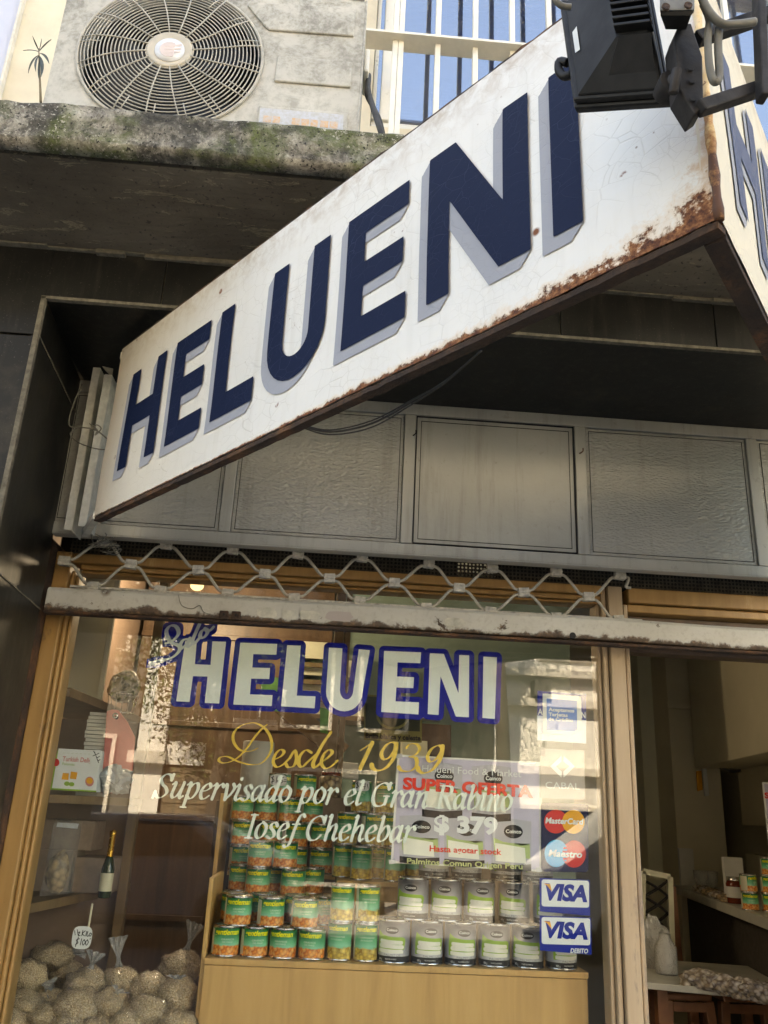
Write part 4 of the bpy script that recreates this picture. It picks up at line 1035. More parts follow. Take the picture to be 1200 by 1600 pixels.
m.tube(smooth_path([P(x, y, Y) for x, y, Y in ((140, 662, -.42), (152, 672, -.43), (148, 680, -.43), (158, 670, -.43), (150, 664, -.44), (146, 676, -.43))], 6), .002, 6)
o = obj('tie_wire', m, M['cable_grey']); tag(o, 'thin wire looped round the white angle irons at the left end of the sign', 'wire'); origin(o, tuple(P(140, 670, -.42)))

# ================================================================== FLOODLIGHT
fl = thing('floodlight', 'black finned floodlight clamped at the corner of the white sign', 'floodlight', tuple(P(1062, 120, -2.0)))
BLc, BRc, TLc = Vector(P(897, 170, -1.90)), Vector(P(1050, 160, -1.97)), Vector(P(874, 5, -1.90))
TRc = BRc+(TLc-BLc)*.93
uu = (BRc-BLc); vv = (TLc-BLc); nn = uu.cross(vv).normalized()
if nn.y > 0: nn = -nn
def FL(a, b, c): return BLc+uu*a+vv*b+nn*c
def frust(r0, c0, r1, c1):
    q = [FL(r0[0], r0[2], c0), FL(r0[1], r0[2], c0), FL(r0[1], r0[3], c0), FL(r0[0], r0[3], c0), FL(r1[0], r1[2], c1), FL(r1[1], r1[2], c1), FL(r1[1], r1[3], c1), FL(r1[0], r1[3], c1)]
    return MB().hexa(q)
obj('front_rim', frust((0, 1, 0, 1), -.012, (0, 1, 0, 1), .002), M['lamp_black'], fl, bevel=.004)
obj('back_rim', frust((.02, .98, .02, .98), .003, (.03, .97, .03, .97), .012), M['lamp_black'], fl, bevel=.003)
obj('lamp_glass', frust((.06, .94, .06, .94), -.0135, (.06, .94, .06, .94), -.0125), M['dark_glass'], fl)
hs = MB()
hs.hexa([FL(.06, .04, .012), FL(.97, .04, .012), FL(.97, .96, .012), FL(.06, .96, .012), FL(.63, .36, .049), FL(.985, .36, .049), FL(.985, .93, .050), FL(.65, .93, .050)])
obj('housing', hs, M['lamp_grey'], fl, bevel=.006, seg=3)
m = MB()
for k in range(9):
    b = .39+k*.062; m.hexa([FL(.63, b, .044), FL(1.0, b, .044), FL(1.0, b+.024, .044), FL(.63, b+.024, .044), FL(.64, b, .062), FL(1.0, b, .062), FL(1.0, b+.024, .062), FL(.64, b+.024, .062)])
obj('cooling_fins', m, M['lamp_black'], fl, bevel=.001)
m = MB(); m.hexa([FL(.36, .060, .012), FL(.90, .060, .012), FL(.90, .10, .012), FL(.36, .10, .012), FL(.66, .345, .052), FL(.97, .345, .052), FL(.97, .36, .047), FL(.66, .36, .047)])
obj('back_cover', m, M['lamp_black'], fl)
m = MB(); m.tube(smooth_path([FL(-.0, .42, 0), FL(-.09, .44, .0), FL(-.11, .36, .0), FL(-.06, .30, 0), FL(.02, .31, 0)], 4), .006, 8); obj('hinge_clip', m, M['lamp_black'], fl)
a, b_, c_, d_ = FL(.115, .50, .026), FL(.18, .50, .036), FL(.20, .74, .042), FL(.115, .70, .030)
def on_left(s, t):   # a place on the housing's left sloping side
    lo = FL(.06, .04, .012).lerp(FL(.63, .36, .049), s); hi = FL(.06, .96, .012).lerp(FL(.65, .93, .050), s); return lo.lerp(hi, t)
sn = (FL(.63, .36, .049)-FL(.06, .04, .012)).cross(FL(.06, .96, .012)-FL(.06, .04, .012)).normalized()
if sn.dot(Vector(CAM)-FL(.2, .5, .05)) < 0: sn = -sn
q = [on_left(s, t)+sn*.0015 for s, t in ((.14, .38), (.25, .36), (.25, .62), (.14, .60))]
m = MB(); m.quad(*q); obj('rating_sticker', m, M['card_white'], fl)
# knuckle and clamp plate beside the corner
PLt = [(1080, 35), (1098, 88), (1100, 168), (1086, 178), (1062, 140), (1053, 60), (1060, 40)]
p0 = [Vector(P(x, y, -2.02)) for x, y in PLt]
m = MB(); n = len(p0); back = Vector((0, .03, 0))
m.add([*p0, *[p+back for p in p0]], [tuple(range(n)), tuple(reversed(range(n, 2*n)))]+[(i, n+i, n+(i+1) % n, (i+1) % n) for i in range(n)])
obj('clamp_plate', m, M['bracket_iron'], fl, bevel=.002)
m = MB(); a = Vector(P(1046, 138, -1.99)); b = Vector(P(1072, 118, -2.01)); m.tube([a, b], .013, 12); m.tube([a+Vector((0, -.012, 0)), a+Vector((0, .012, 0))], .017, 10)
m.tube([Vector(P(1058, 108, -2.03)), Vector(P(1052, 146, -2.02))], .006, 8); obj('knuckle', m, M['bracket_iron'], fl, bevel=.001)
for x, y in ((1086, 92), (1088, 112), (1090, 140)):
    a = Vector(P(x, y, -2.035)); m = MB(); m.tube([a+Vector((0, .012, 0)), a+Vector((0, .02, 0))], .0045, 6); obj('bolt', m, M['bracket_iron'], fl)
# junction box above
jb = MB(); q = [P(x, y, Y) for x, y, Y in ((1031, 17, -2.07), (1085, 16, -2.07), (1085, 22, -1.99), (1031, 22, -1.99), (1031, -42, -2.07), (1085, -42, -2.07), (1085, -42, -1.99), (1031, -42, -1.99))]
jb.hexa(q); obj('junction_box', jb, M['box_grey'], fl, bevel=.003)
m = MB(); m.hexa([P(x, y, Y) for x, y, Y in ((1032, 24, -2.065), (1080, 24, -2.065), (1072, 46, -2.03), (1040, 46, -2.03), (1032, 17, -2.068), (1084, 17, -2.068), (1080, 22, -2.0), (1036, 22, -2.0))]); obj('box_neck', m, M['lamp_black'], fl)
for x, y in ((1041, 9), (1076, 7)):
    a = Vector(P(x, y, -2.072)); m = MB(); m.tube([a, a+Vector((0, .004, 0))], .0048, 10); obj('screw', m, M['faded_orange'] if False else M['rusty_iron'], fl)
# carrying arms running off to the right
arm = thing('lamp_bracket', 'dark iron arms reaching right from the sign corner to hold the floodlight', 'bracket', tuple(P(1190, 100, -1.95)))
def armb(p, q, w, h=None): return MB().beam(p, q, w, h or w)
obj('lower_arm', armb(P(1092, 170, -2.02), P(1290, 105, -2.0), .016), M['bracket_iron'], arm, bevel=.002)
obj('upper_arm', armb(P(1088, 62, -2.0), P(1290, -8, -2.0), .016), M['bracket_iron'], arm, bevel=.002)
obj('upright', armb(P(1192, 155, -2.03), P(1183, -60, -2.03), .018, .010), M['bracket_iron'], arm, bevel=.002)
cb = MB()
cb.tube(smooth_path([P(x, y, -2.06) for x, y in ((1092, -20), (1100, 5), (1112, 24), (1128, 37), (1150, 38), (1180, 34))], 6), .0048, 8)
cb.tube(smooth_path([P(x, y, -2.06 if y < 10 else -2.05) for x, y in ((1098, 5), (1108, 30), (1106, 60), (1108, 100), (1114, 125), (1122, 126), (1124, 110), (1122, 70), (1124, 40))], 6), .0046, 8)
o = obj('lamp_cable', cb, M['cable_grey']); tag(o, 'grey cable hanging in a loop beside the floodlight and its iron arms', 'cable'); origin(o, tuple(P(1110, 30, -2.05)))
obj('supply_cable', MB().tube(smooth_path([P(x, y, -2.0) for x, y in ((862, -14), (868, 0), (878, 9), (892, 11))], 5), .004, 8), M['cable_grey'], fl)

# ================================================================== AIR CONDITIONER
YA = -.85
AX0, AX1, AZ0, AZ1 = -.915, -.026, 3.285, 3.935
ac = thing('air_conditioner', 'mould stained outdoor air conditioning unit with a round wire fan grille on the mossy ledge', 'air conditioner', ((AX0+AX1)/2, -.7, ZSL))
CX, CZ, CR = -.585, 3.647, .262
m = MB()
# casing: front with a round hole
n = 64; vs, fs = [], []
def sq(a):
    c, s = math.cos(a), math.sin(a)
    k = min((AX1-CX)/c if c > 1e-6 else 1e9, (AX0-CX)/c if c < -1e-6 else 1e9, (AZ1-CZ)/s if s > 1e-6 else 1e9, (AZ0-CZ)/s if s < -1e-6 else 1e9)
    return (CX+c*k, CZ+s*k)
angs = sorted([2*math.pi*i/n for i in range(n)]+[math.atan2(z-CZ, x-CX) % (2*math.pi) for x in (AX0, AX1) for z in (AZ0, AZ1)])
na = len(angs)
for a in angs: vs.append((CX+CR*math.cos(a), YA, CZ+CR*math.sin(a)))
for a in angs: x, z = sq(a); vs.append((x, YA, z))
for a in angs: vs.append((CX+CR*math.cos(a), YA+.05, CZ+CR*math.sin(a)))
for i in range(na):
    j = (i+1) % na; fs += [(i, na+i, na+j, j), (i, j, 2*na+j, 2*na+i)]
m.add(vs, fs)
m.add([(AX0, YA, AZ0), (AX1, YA, AZ0), (AX1, YA+.33, AZ0), (AX0, YA+.33, AZ0), (AX0, YA, AZ1), (AX1, YA, AZ1), (AX1, YA+.33, AZ1), (AX0, YA+.33, AZ1)], [(0, 3, 2, 1), (4, 5, 6, 7), (1, 2, 6, 5), (2, 3, 7, 6), (3, 0, 4, 7)])
bm_rz = ZSL
obj('casing', m, M['mouldy_casing'], ac)
m = MB(); m.box(AX1-.004, AX1+.003, YA-.003, YA+.33, AZ0-.002, AZ1+.004); m.box(AX0, AX1-.006, YA-.004, YA+.33, AZ1+.001, AZ1+.010); obj('casing_edge', m, M['mouldy_casing'], ac, bevel=.003)
def emboss(pts, rr=.006):
    m = MB(); m.prism(pts, lambda u, v, w: (u, YA+.002-w, v), .009); return m
def q4(*p): return [XZ(a, b, YA-.004) for a, b in p]
obj('embossed_panel', emboss(q4((390, 4), (556, 14), (553, 57), (420, 47), (414, 42), (386, 8))), M['mouldy_casing'], ac, bevel=.005, seg=3)
obj('embossed_panel', emboss(q4((434, 86), (551, 97), (548, 137), (428, 127))), M['mouldy_casing'], ac, bevel=.005, seg=3)
obj('embossed_panel', emboss(q4((405, 165), (544, 177), (541, 230), (398, 220))), M['mouldy_casing'], ac, bevel=.005, seg=3)
m = MB(); m.prism(q4((407, 170), (537, 181), (535, 215), (403, 205)), lambda u, v, w: (u, YA-.0072-w, v), .001); lab = obj('name_label', m, M['faded_label'], ac)
c0 = XZ(411, 187, YA-.009); c1 = XZ(533, 198, YA-.009)
m = text_in('ELECTRA', c0[0], c1[0], 0, 1, lambda u, v: (u, YA-.0090, c0[1]+(c1[1]-c0[1])*(u-c0[0])/(c1[0]-c0[0])+v*.036), bold=.03, cap=.72) if False else None
lt = MB(); x = c0[0]
for w in (.030, .026, 0, .030, .028, .026, .030, .030):
    if w: zz = c0[1]-.008+(c1[1]-c0[1])*(x-c0[0])/(c1[0]-c0[0]); obj('faded_lettering', MB().box(x, x+w*.78, YA-.0092, YA-.0085, zz, zz+.024), M['faded_orange'], ac)
    x += .027
# fan behind, hub, wires
m = MB(); m.lathe([(CR-.001, 0), (CR-.001, -.10)], (CX, YA+.048, CZ), 48, 'y', cap=False); m.lathe([(.001, 0), (CR-.001, 0)], (CX, YA+.16, CZ), 48, 'y', cap=False); obj('fan_shroud', m, M['fan_dark'], ac)
m = MB()
for k in range(3):
    a = R(120*k+20); ring = []
    for i in range(9):
        t = i/8; r0 = .06; r1 = CR-.02
        for r in (r0, (r0+r1)/2, r1): aa = a+t*R(78)*(.8+.4*(r/r1)); ring.append((CX+r*math.cos(aa), YA+.07+.05*t, CZ+r*math.sin(aa)))
    fs = []
    for i in range(8):
        for j in range(2): b = i*3+j; fs.append((b, b+1, b+4, b+3))
    m.add(ring, fs, True)
obj('fan_blades', m, M['fan_dark'], ac)
m = MB()
RR = CR+.004
nr = 19
def dome(r): return YA-.004-.016*(1-(r/RR)**6)
for i in range(nr):
    r = .068+(RR-.068)*i/(nr-1)
    m.tube([(CX+r*math.cos(2*math.pi*k/72), dome(r), CZ+r*math.sin(2*math.pi*k/72)) for k in range(72)], .0019 if i < nr-1 else .005, 6, closed=True)
for k in range(16):
    a = R(360/16*k+7); pts = [(CX+r*math.cos(a+R(9)*(r/RR-.2)), dome(r)-.002, CZ+r*math.sin(a+R(9)*(r/RR-.2))) for r in (.06, .10, .14, .18, .22, RR)]
    m.tube(pts, .0022, 6)
    a2 = a+R(11.2); m.tube([(CX+r*math.cos(a2), dome(r)-.001, CZ+r*math.sin(a2)) for r in (RR-.068, RR-.03, RR)], .0018, 6)
obj('fan_grille', m, M['grille_plastic'], ac)
m = MB(); m.lathe([(.066, 0), (.066, .008), (.060, .012), (.046, .006), (.001, .005)], (CX, YA-.014, CZ), 40, 'y', cap=False); hub = obj('grille_hub', m, M['hub_plastic'], ac)
m = MB(); m.lathe([(.043, 0), (.043, .004), (.001, .0045)], (CX, YA-.019, CZ), 40, 'y', cap=False); bd = obj('badge', m, M['badge_white'], hub)
mk = [(.028*math.cos(R(a)), .028*math.sin(R(a))) for a in range(60, 301, 12)]
m = MB(); m.prism([(CX+a, CZ+b) for a, b in mk], lambda u, v, w: (u, YA-.0238-w, v), .0006); obj('badge_mark', m, M['badge_mark'], hub)
m = MB()
for k in range(3):
    z = CZ+.016-.013*k; m.hexa([(CX-.014, YA-.0248, z-.0075), (CX+.033, YA-.0248, z+.001), (CX+.033, YA-.0242, z+.001), (CX-.014, YA-.0242, z-.0075), (CX-.014, YA-.0248, z-.002), (CX+.033, YA-.0248, z+.007), (CX+.033, YA-.0242, z+.007), (CX-.014, YA-.0242, z-.002)])
obj('badge_stripe', m, M['badge_mark'], hub)
m = MB()
for x in (AX0+.08, AX1-.14): m.box(x, x+.06, YA+.0, YA+.33, ZSL-.002, AZ0)
obj('foot', m, M['black_rubber'], ac)
m = MB(); p = P(574, 112, -.75)
m.box(AX1+.004, AX1+.020, -.80, -.70, p[2]-.05, p[2]+.04); obj('valve_cover', m, M['casing_edge'] if 'casing_edge' in M else M['white_frame'], ac, bevel=.006)
m = MB(); m.tube(smooth_path([P(x, y, Y) for x, y, Y in ((576, 118, -.74), (575, 140, -.80), (582, 165, -.86), (590, 190, -.90), (598, 215, -.92))], 5), .009, 8)
m.tube(smooth_path([P(x, y, Y) for x, y, Y in ((574, 125, -.72), (573, 150, -.78), (588, 175, -.84), (595, 192, -.88), (600, 215, -.90))], 5), .006, 8); obj('pipe', m, M['cable_dark'], ac)

# ---- weed on the ledge
wd = thing('weed', 'small dark leaved weed growing from the ledge against the cream wall', 'plant', tuple(P(64, 157, -1.04)))
YW = -1.04
def pw(x, y, dy=0): return Vector(P(x/10, y/10, YW+dy))
m = MB(); m.tube([pw(638, 1600), pw(630, 1400), pw(618, 1150), pw(612, 900), pw(605, 760)], [.0035, .003, .0025, .002, .0015], 6); obj('stem', m, M['plant_stem'], wd)
leaves = [((610, 790), (560, 700), (505, 555), 10), ((612, 780), (640, 700), (650, 600), 8), ((618, 790), (690, 700), (800, 612), 14), ((600, 800), (500, 765), (362, 785), 12), ((620, 830), (720, 840), (768, 995), 20), ((600, 860), (480, 930), (440, 1140), 16), ((605, 870), (530, 960), (560, 1120), 17), ((612, 870), (690, 1000), (640, 1200), 26), ((612, 930), (600, 1100), (605, 1230), 14)]
for k, (a, b, c, w) in enumerate(leaves):
    A, B_, C_ = pw(*a), pw(*b, -.02), pw(*c, -.035+.01*(k % 3)); d = (C_-A).normalized(); s = d.cross(Vector((0, 1, 0))).normalized(); wv = w/10*.0018
    m = MB(); vs = []
    for i in range(7):
        t = i/6; p = A*(1-t)**2+B_*2*t*(1-t)+C_*t*t; ww = wv*math.sin(math.pi*min(t*.92+.06, 1))**.8
        vs += [p-s*ww, p+Vector((0, .002, 0)), p+s*ww]
    fs = []
    for i in range(6): b = i*3; fs += [(b, b+1, b+4, b+3), (b+1, b+2, b+5, b+4)]
    m.add(vs, fs, True); obj('leaf', m, M['plant_leaf'], wd)

# ================================================================== UPPER WINDOW AND ITS BARS
uw = thing('upper_window', 'upstairs window with a cream frame and blinds tinted to the blue of the mirrored sky', 'window', (1.2, .1, WZ0))
m = MB(); m.box(WX0+.002, WX1-.002, .05, .12, WZ0+.001, WZ0+.075); m.box(WX0+.002, WX1-.002, .03, .048, WZ0+.001, WZ0+.028); m.box(WX0+.002, WX1-.002, .042, .049, WZ0+.030, WZ0+.055)
obj('sill_rail', m, M['white_frame'], uw, bevel=.004)
fx = [WX0+.002, P(610, 100, .06)[0], 1.12, 1.9, WX1-.05]
m = MB()
for i, x in enumerate(fx): m.box(x-.0 if i == 0 else x-.035, x+.018 if i == 0 else x+.022, .035, .115, WZ0+.076, WZ1-.05)
m.box(WX0, WX1, .04, .115, WZ1-.05, WZ1)
obj('stile', m, M['white_frame'], uw, bevel=.004)
m = MB(); m.box(WX0+.02, WX1-.02, .08, .086, WZ0+.076, WZ1-.05); obj('pane', m, M['upper_glass'], uw)
m = MB(); z = WZ0+.08
while z < WZ1-.06:
    m.add([(WX0+.02, .10, z), (WX1-.02, .10, z), (WX1-.02, .118, z+.020), (WX0+.02, .118, z+.020)], [(0, 1, 2, 3)]); z += .018
m.box(WX0+.02, WX1-.02, .13, .14, WZ0+.076, WZ1-.05)
obj('blind', m, M['blind_slat'], uw)
gb = thing('window_bars', 'white iron bars fixed in front of the upstairs window', 'window bars', (1.0, -.13, ZSL))
YW2 = -.15
zb = P(700, 72, YW2)[2]
for i, (x, y) in enumerate(((616, 100), (625, 100), (683, 100), (742, 100), (800, 60), (857, 30))):
    X = P(x, y, YW2)[0]; z0 = ZSL-.0 if i < 2 else P(683, 190, YW2)[2]-.05
    m = MB(); m.box(X-.011, X+.011, YW2-.011, YW2+.011, z0 if i < 2 else ZSL+.0, 6.1); obj('bar', m, M['white_bar'], gb, bevel=.002)
X = P(857, 30, YW2)[0]; stp = P(742, 100, YW2)[0]-P(683, 100, YW2)[0]
for k in range(1, 9):
    m = MB(); m.box(X+stp*k-.011, X+stp*k+.011, YW2-.011, YW2+.011, ZSL, 6.1); obj('bar', m, M['white_bar'], gb, bevel=.002)
for z in (zb, zb+1.0):
    m = MB(); m.box(WX0-.05, WX1+.2, YW2-.045, YW2+.045, z-.006, z+.006); obj('cross_bar', m, M['white_bar'], gb, bevel=.001)
# ================================================================== CANS ON THE STEPPED DISPLAY
YF = .155
Z0 = P(442, 1499, YF-.04)[2]
ORD = ['first', 'second', 'third', 'fourth', 'fifth', 'sixth', 'seventh', 'eighth']
def wrap(r, zoff=0):
    return lambda u, v: (r*math.sin(u/r), -r*math.cos(u/r), v+zoff)
def make_can(kind, label, loc, group, rot=0.0):
    r, h = {'corn': (CORN_R, CORN_H), 'tall': (TALL_R, TALL_H), 'palm': (PALM_R, PALM_H)}[kind]
    t = thing('food_can', label, 'can', (0, 0, 0), group)
    m = MB(); m.lathe([(r-.003, .0), (r, .0005), (r, .0035), (r-.0015, .005), (r-.0018, h-.006), (r, h-.004), (r, h-.0005), (r-.003, h), (r-.004, h-.004), (.001, h-.0042)], n=40)
    obj('tin', m, M['tin_metal'], t, local=True)
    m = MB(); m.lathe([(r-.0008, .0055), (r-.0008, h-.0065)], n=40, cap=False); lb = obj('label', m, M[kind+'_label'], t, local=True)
    w = wrap(r-.0003); w2 = wrap(r+.0001)
    if kind != 'palm':
        mb = MB(); W_ = r*1.02
        text_in('gentleman', -W_, W_*.92, h*(.72 if kind == 'corn' else .78), h*(.86 if kind == 'corn' else .88), w, bold=.02, shear=.3, cap=.56, mb=mb); obj('brand_lettering', mb, M['can_yellow'], lb, local=True)
        mb = MB()
        if kind == 'corn': text_in('GRANOS', -r*.42, r*.5, h*.54, h*.60, w, cap=.7, mb=mb); text_in('DE MAIZ', -r*.34, r*.42, h*.46, h*.51, w, cap=.7, mb=mb)
        else: text_in('CHAMPIGNONES', -r*.72, r*.72, h*.60, h*.645, w, cap=.7, mb=mb); text_in('EN RODAJAS', -r*.5, r*.5, h*.53, h*.57, w, cap=.7, mb=mb)
        obj('small_lettering', mb, M['can_pale_text'], lb, local=True)
        st = MB()
        iso(*field([], [[(-r*2.05, h*.09), (-r*1.12, h*.09), (-r*1.12, h*.90), (-r*2.05, h*.90)]], -r*2.1, -r*1.1, h*.08, h*.92, .004), w, 0, 2, st)
        obj('side_strip', st, M['cream_sticker'], lb, local=True)
        st = MB(); st.box(0, 0, 0, 0, 0, 0) if False else None
    else:
        leaf = [(-r*.95, h*.72), (-r*.6, h*.64), (-r*.2, h*.63), (r*.3, h*.62), (r*.75, h*.60), (r*.98, h*.54), (r*.9, h*.32), (-r*.98, h*.24), (-r*1.02, h*.5)]
        obj('leaf_picture', shape([], [[(x+.002*math.sin(i*7), y+.002*math.cos(i*5)) for i, (x, y) in enumerate(leaf)]], w, .003, maxrun=3, pad=.004), M['leaf_green'], lb, local=True)
        st = []
        for i, (y, x0, x1) in enumerate(((.50, -.72, .66), (.40, -.78, .74), (.29, -.82, .70))): st.append([(r*x0, h*y, h*.044), (r*x1, h*(y-.02), h*.044)])
        obj('palm_heart_picture', shape(st, [], w2, .003, maxrun=3, pad=.004), M['palm_white'], lb, local=True)
        el = [(r*.02+r*.42*math.cos(a*math.pi/9), h*.76+h*.085*math.sin(a*math.pi/9)) for a in range(18)]
        ov = obj('logo_oval', shape([], [el], w2, .0022, maxrun=3, pad=.004), M['ink_black'], lb, local=True)
        mb = MB(); text_in('Coinco', -r*.32, r*.36, h*.74, h*.80, wrap(r+.0007), bold=.02, cap=.72, mb=mb); obj('brand_lettering', mb, M['card_white'], lb, local=True)
        mb = MB(); text_in('PALMITOS', -r*.45, r*.6, h*.175, h*.225, w2, cap=.72, mb=mb); obj('word_lettering', mb, M['box_grey'], lb, local=True)
        mb = MB(); text_in('PALMITOS ENTEROS', -r*.35, r*.35, h*.09, h*.12, w2, cap=.72, mb=mb); text_in('800 g', -r*.85, -r*.6, h*.07, h*.12, w2, cap=.72, mb=mb); obj('small_lettering', mb, M['card_white'], lb, local=True)
    return t
PROTO = {}
NAME = {'corn': ('short corn can', 'sweetcorn cans in the window'), 'tall': ('tall mushroom can', 'mushroom cans in the window'), 'palm': ('palm heart can', 'palm heart cans in the window')}
random.seed(21)
def put_can(kind, x, Yc, z, label):
    if kind not in PROTO:
        PROTO[kind] = make_can(kind, label, None, NAME[kind][1]); c = PROTO[kind]
    else:
        c = copy_tree(PROTO[kind])
    c.location = (x, Yc, z); c.rotation_euler = (0, 0, R(random.gauss(-2, 13))+math.atan2(x, Yc-CAM[1])*-.35); c['label'] = label
    return c
rows = []
def row(kind, Yc, z, pxs, where, py=1450):
    r = {'corn': CORN_R, 'tall': TALL_R, 'palm': PALM_R}[kind]
    xs = [P(p, py, Yc)[0] for p in pxs]
    for i in range(1, len(xs)):                        # cans touch at most
        if xs[i]-xs[i-1] < 2*r+.0006: xs[i] = xs[i-1]+2*r+.0006
    for i, x in enumerate(xs):
        o = ORD[i] if len(xs) > 1 else 'only'
        put_can(kind, x, Yc, z, f"{NAME[kind][0]}, {o} from the left {where}" if len(xs) > 1 else f"{NAME[kind][0]} {where}")
# corn
row('corn', YF, Z0, (352, 397, 442, 487), 'in the bottom row of the window', 1480)
row('corn', YF, Z0+CORN_H, (372, 423, 476), 'in the second row up, in front', 1430)
YF2 = YF+.098
row('corn', YF2, Z0+CORN_H, (364, 410, 463, 507), 'in the second row up, standing behind', 1430)
Y3 = .37; Z3 = P(410, 1399, Y3-.04)[2]
row('corn', Y3, Z3, (403, 458), 'in the third row up, in front', 1375)
row('corn', Y3+.1, Z3, (376, 424, 488), 'in the third row up, standing behind', 1375)
row('corn', Y3, Z3+CORN_H, (407, 441), 'in the fourth row up, in front', 1330)
Y4 = .56; Z4 = P(378, 1361, Y4-.04)[2]
row('corn', Y4, Z4, (376, 421, 462, 502), 'in the back stack, bottom row', 1340)
row('corn', Y4, Z4+CORN_H, (379, 423, 464, 503), 'in the back stack, second row up', 1300)
row('corn', Y4, Z4+2*CORN_H, (379, 408, 447, 487), 'in the back stack, third row up', 1260)
row('corn', Y4, Z4+3*CORN_H, (437, 477), 'on top of the back stack', 1222)
# mushrooms
row('tall', YF, Z0, (530, 571), 'in the bottom row of the window', 1480)
row('tall', YF, Z0+TALL_H, (535, 575), 'in the second row up', 1410)
Y5 = .36; Z5 = P(565, 1376, Y5-.035)[2]
row('tall', Y5, Z5, (565, 617), 'in the third row up, in front', 1350)
row('tall', Y5+.09, Z5, (536, 590, 640), 'in the third row up, standing behind', 1350)
row('tall', Y5+.06, Z5+TALL_H, (543, 581, 617, 656), 'in the fourth row up', 1290)
row('tall', Y5+.10, Z5+2*TALL_H, (566, 604), 'in the top row', 1230)
# palm hearts
row('palm', YF, Z0, (615, 667, 719, 772, 824, 876), 'in the bottom row of the window', 1480)
row('palm', YF, Z0+PALM_H, (645, 697, 749, 803, 857), 'in the second row up', 1410)
row('palm', YF+.02, Z0+2*PALM_H, (678, 729, 790, 840), 'in the third row, below the poster', 1350)
# price tags on two cans
def strokes_on(fn, sts, w): return [[(*p, w) for p in smooth_path(s, 4)] for s in sts]
def price_tag(px_, py_, w, h, Y, label, ink, name='price_tag'):
    x, z = XZ(px_, py_, Y); t = thing(name, label, 'price tag', (x, Y, z-h/2))
    poly = [(w/2*(abs(math.cos(a))**.6)*math.copysign(1, math.cos(a)), h/2*(abs(math.sin(a))**.6)*math.copysign(1, math.sin(a))) for a in [k*math.pi/12 for k in range(24)]]
    m = MB(); m.prism(poly, lambda u, v, q: (x+u, Y+q, z+v), .0008); obj('card', m, M['card_white'], t)
    st = [[(x+u*w, z+v*h, .0011) for u, v in [tuple(p) for p in smooth_path(s, 5)]] for s in ink]
    obj('ink', shape(st, [], lambda u, v: (u, Y-.0006, v), .0007, pad=.003), M['ink_black'], t)
    return t
DOL = [(-.30, .28), (-.42, .20), (-.30, .05), (-.26, -.10), (-.42, -.20)]
price_tag(435, 1219, .062, .040, Y4-.052, 'oval handwritten price tag on the upper left corn can', [DOL, [(-.33, .38), (-.36, -.36)], [(-.10, .30), (-.12, -.25)], [(.02, .25), (-.04, -.1), (.06, -.2), (.12, .1), (.02, .25)], [(.32, .28), (.18, .22), (.2, .02), (.28, -.1), (.16, -.25)], [(.34, .05), (.48, .05)], [(.34, -.1), (.48, -.1)]])
price_tag(566, 1228, .052, .036, Y5+.055, 'small handwritten price tag on the upper mushroom can', [DOL, [(-.33, .38), (-.36, -.36)], [(-.10, .30), (-.12, -.25)], [(.12, .28), (.02, -.05), (.22, -.05)], [(.22, .28), (.16, -.3)], [(.34, .2), (.42, -.2)]])

# ---- wooden display unit under the cans
du = thing('display_stand', 'stepped light wood display stand carrying the rows of cans in the window', 'display stand', (.27, .3, .5))
DX0, DX1 = P(318, 1520, .095)[0], P(918, 1540, .095)[0]
m = MB(); m.box(DX0, DX1, .095, .110, .5, Z0-.020); obj('front_panel', m, M['light_wood'], du, bevel=.001)
m = MB(); m.box(DX0, DX1+.003, .090, .30, Z0-.018, Z0-.0005); obj('shelf', m, M['light_wood'], du, bevel=.0015)
dm = .0
m = MB(); m.box(DX0, DX0+.36+.46, .30, .31, Z0-.02, Z3-.02); m.box(DX0, .30, .302, .50, Z3-.016, Z3-.0005); obj('shelf', m, M['light_wood'], du)
xsplit = P(524, 1380, .4)[0]
m = MB(); m.box(DX0, xsplit, .505, .62, Z4-.014, Z4-.0005); obj('shelf', m, M['light_wood'], du)
m = MB(); m.box(xsplit+.004, xsplit+.44, .30, .50, Z5-.014, Z5-.0005); m.box(xsplit+.004, xsplit+.44, .318, .33, Z0, Z5-.016); obj('shelf', m, M['light_wood'], du)
m = MB(); z1 = P(335, 1366, .25)[2]
m.box(DX0-.014, DX0-.001, .112, .42, .5, z1); obj('side_board', m, M['light_wood'], du, bevel=.002)
m = MB(); z2 = P(352, 1240, .5)[2]; xa = P(352, 1300, .46)[0]
m.box(xa-.028, xa-.014, .44, .70, .5, z2); obj('side_board', m, M['light_wood'], du, bevel=.002)
m = MB(); m.box(DX0+.002, DX1, .71, .72, .5, Z0+.30); obj('back_board', m, M['brown_wood'], du)
# jar standing beside the corn cans, tubs behind
jx, jz = XZ(515, 1246, .62)
jar = thing('nut_jar', 'clear jar of brown nuts right of the top corn cans', 'jar', (jx, .62, jz))
m = MB(); m.lathe([(.04, 0), (.044, .004), (.044, .07), (.036, .078)], (jx, .62, jz), 28); obj('jar_body', m, M['bagged_nuts'], jar)
m = MB(); m.lathe([(.038, .079), (.038, .092), (.001, .093)], (jx, .62, jz), 28, cap=False); obj('lid', m, M['jam_brown'], jar)
m = MB(); m.box(jx-.06, jx+.06, .55, .69, Z4, jz-.001); o = obj('cardboard_box', m, M['tan_card'], bevel=.002); tag(o, 'plain brown cardboard box under the jar of nuts', 'box'); origin(o, (jx, .62, Z4))
jx, jz = XZ(517, 1285, .46)
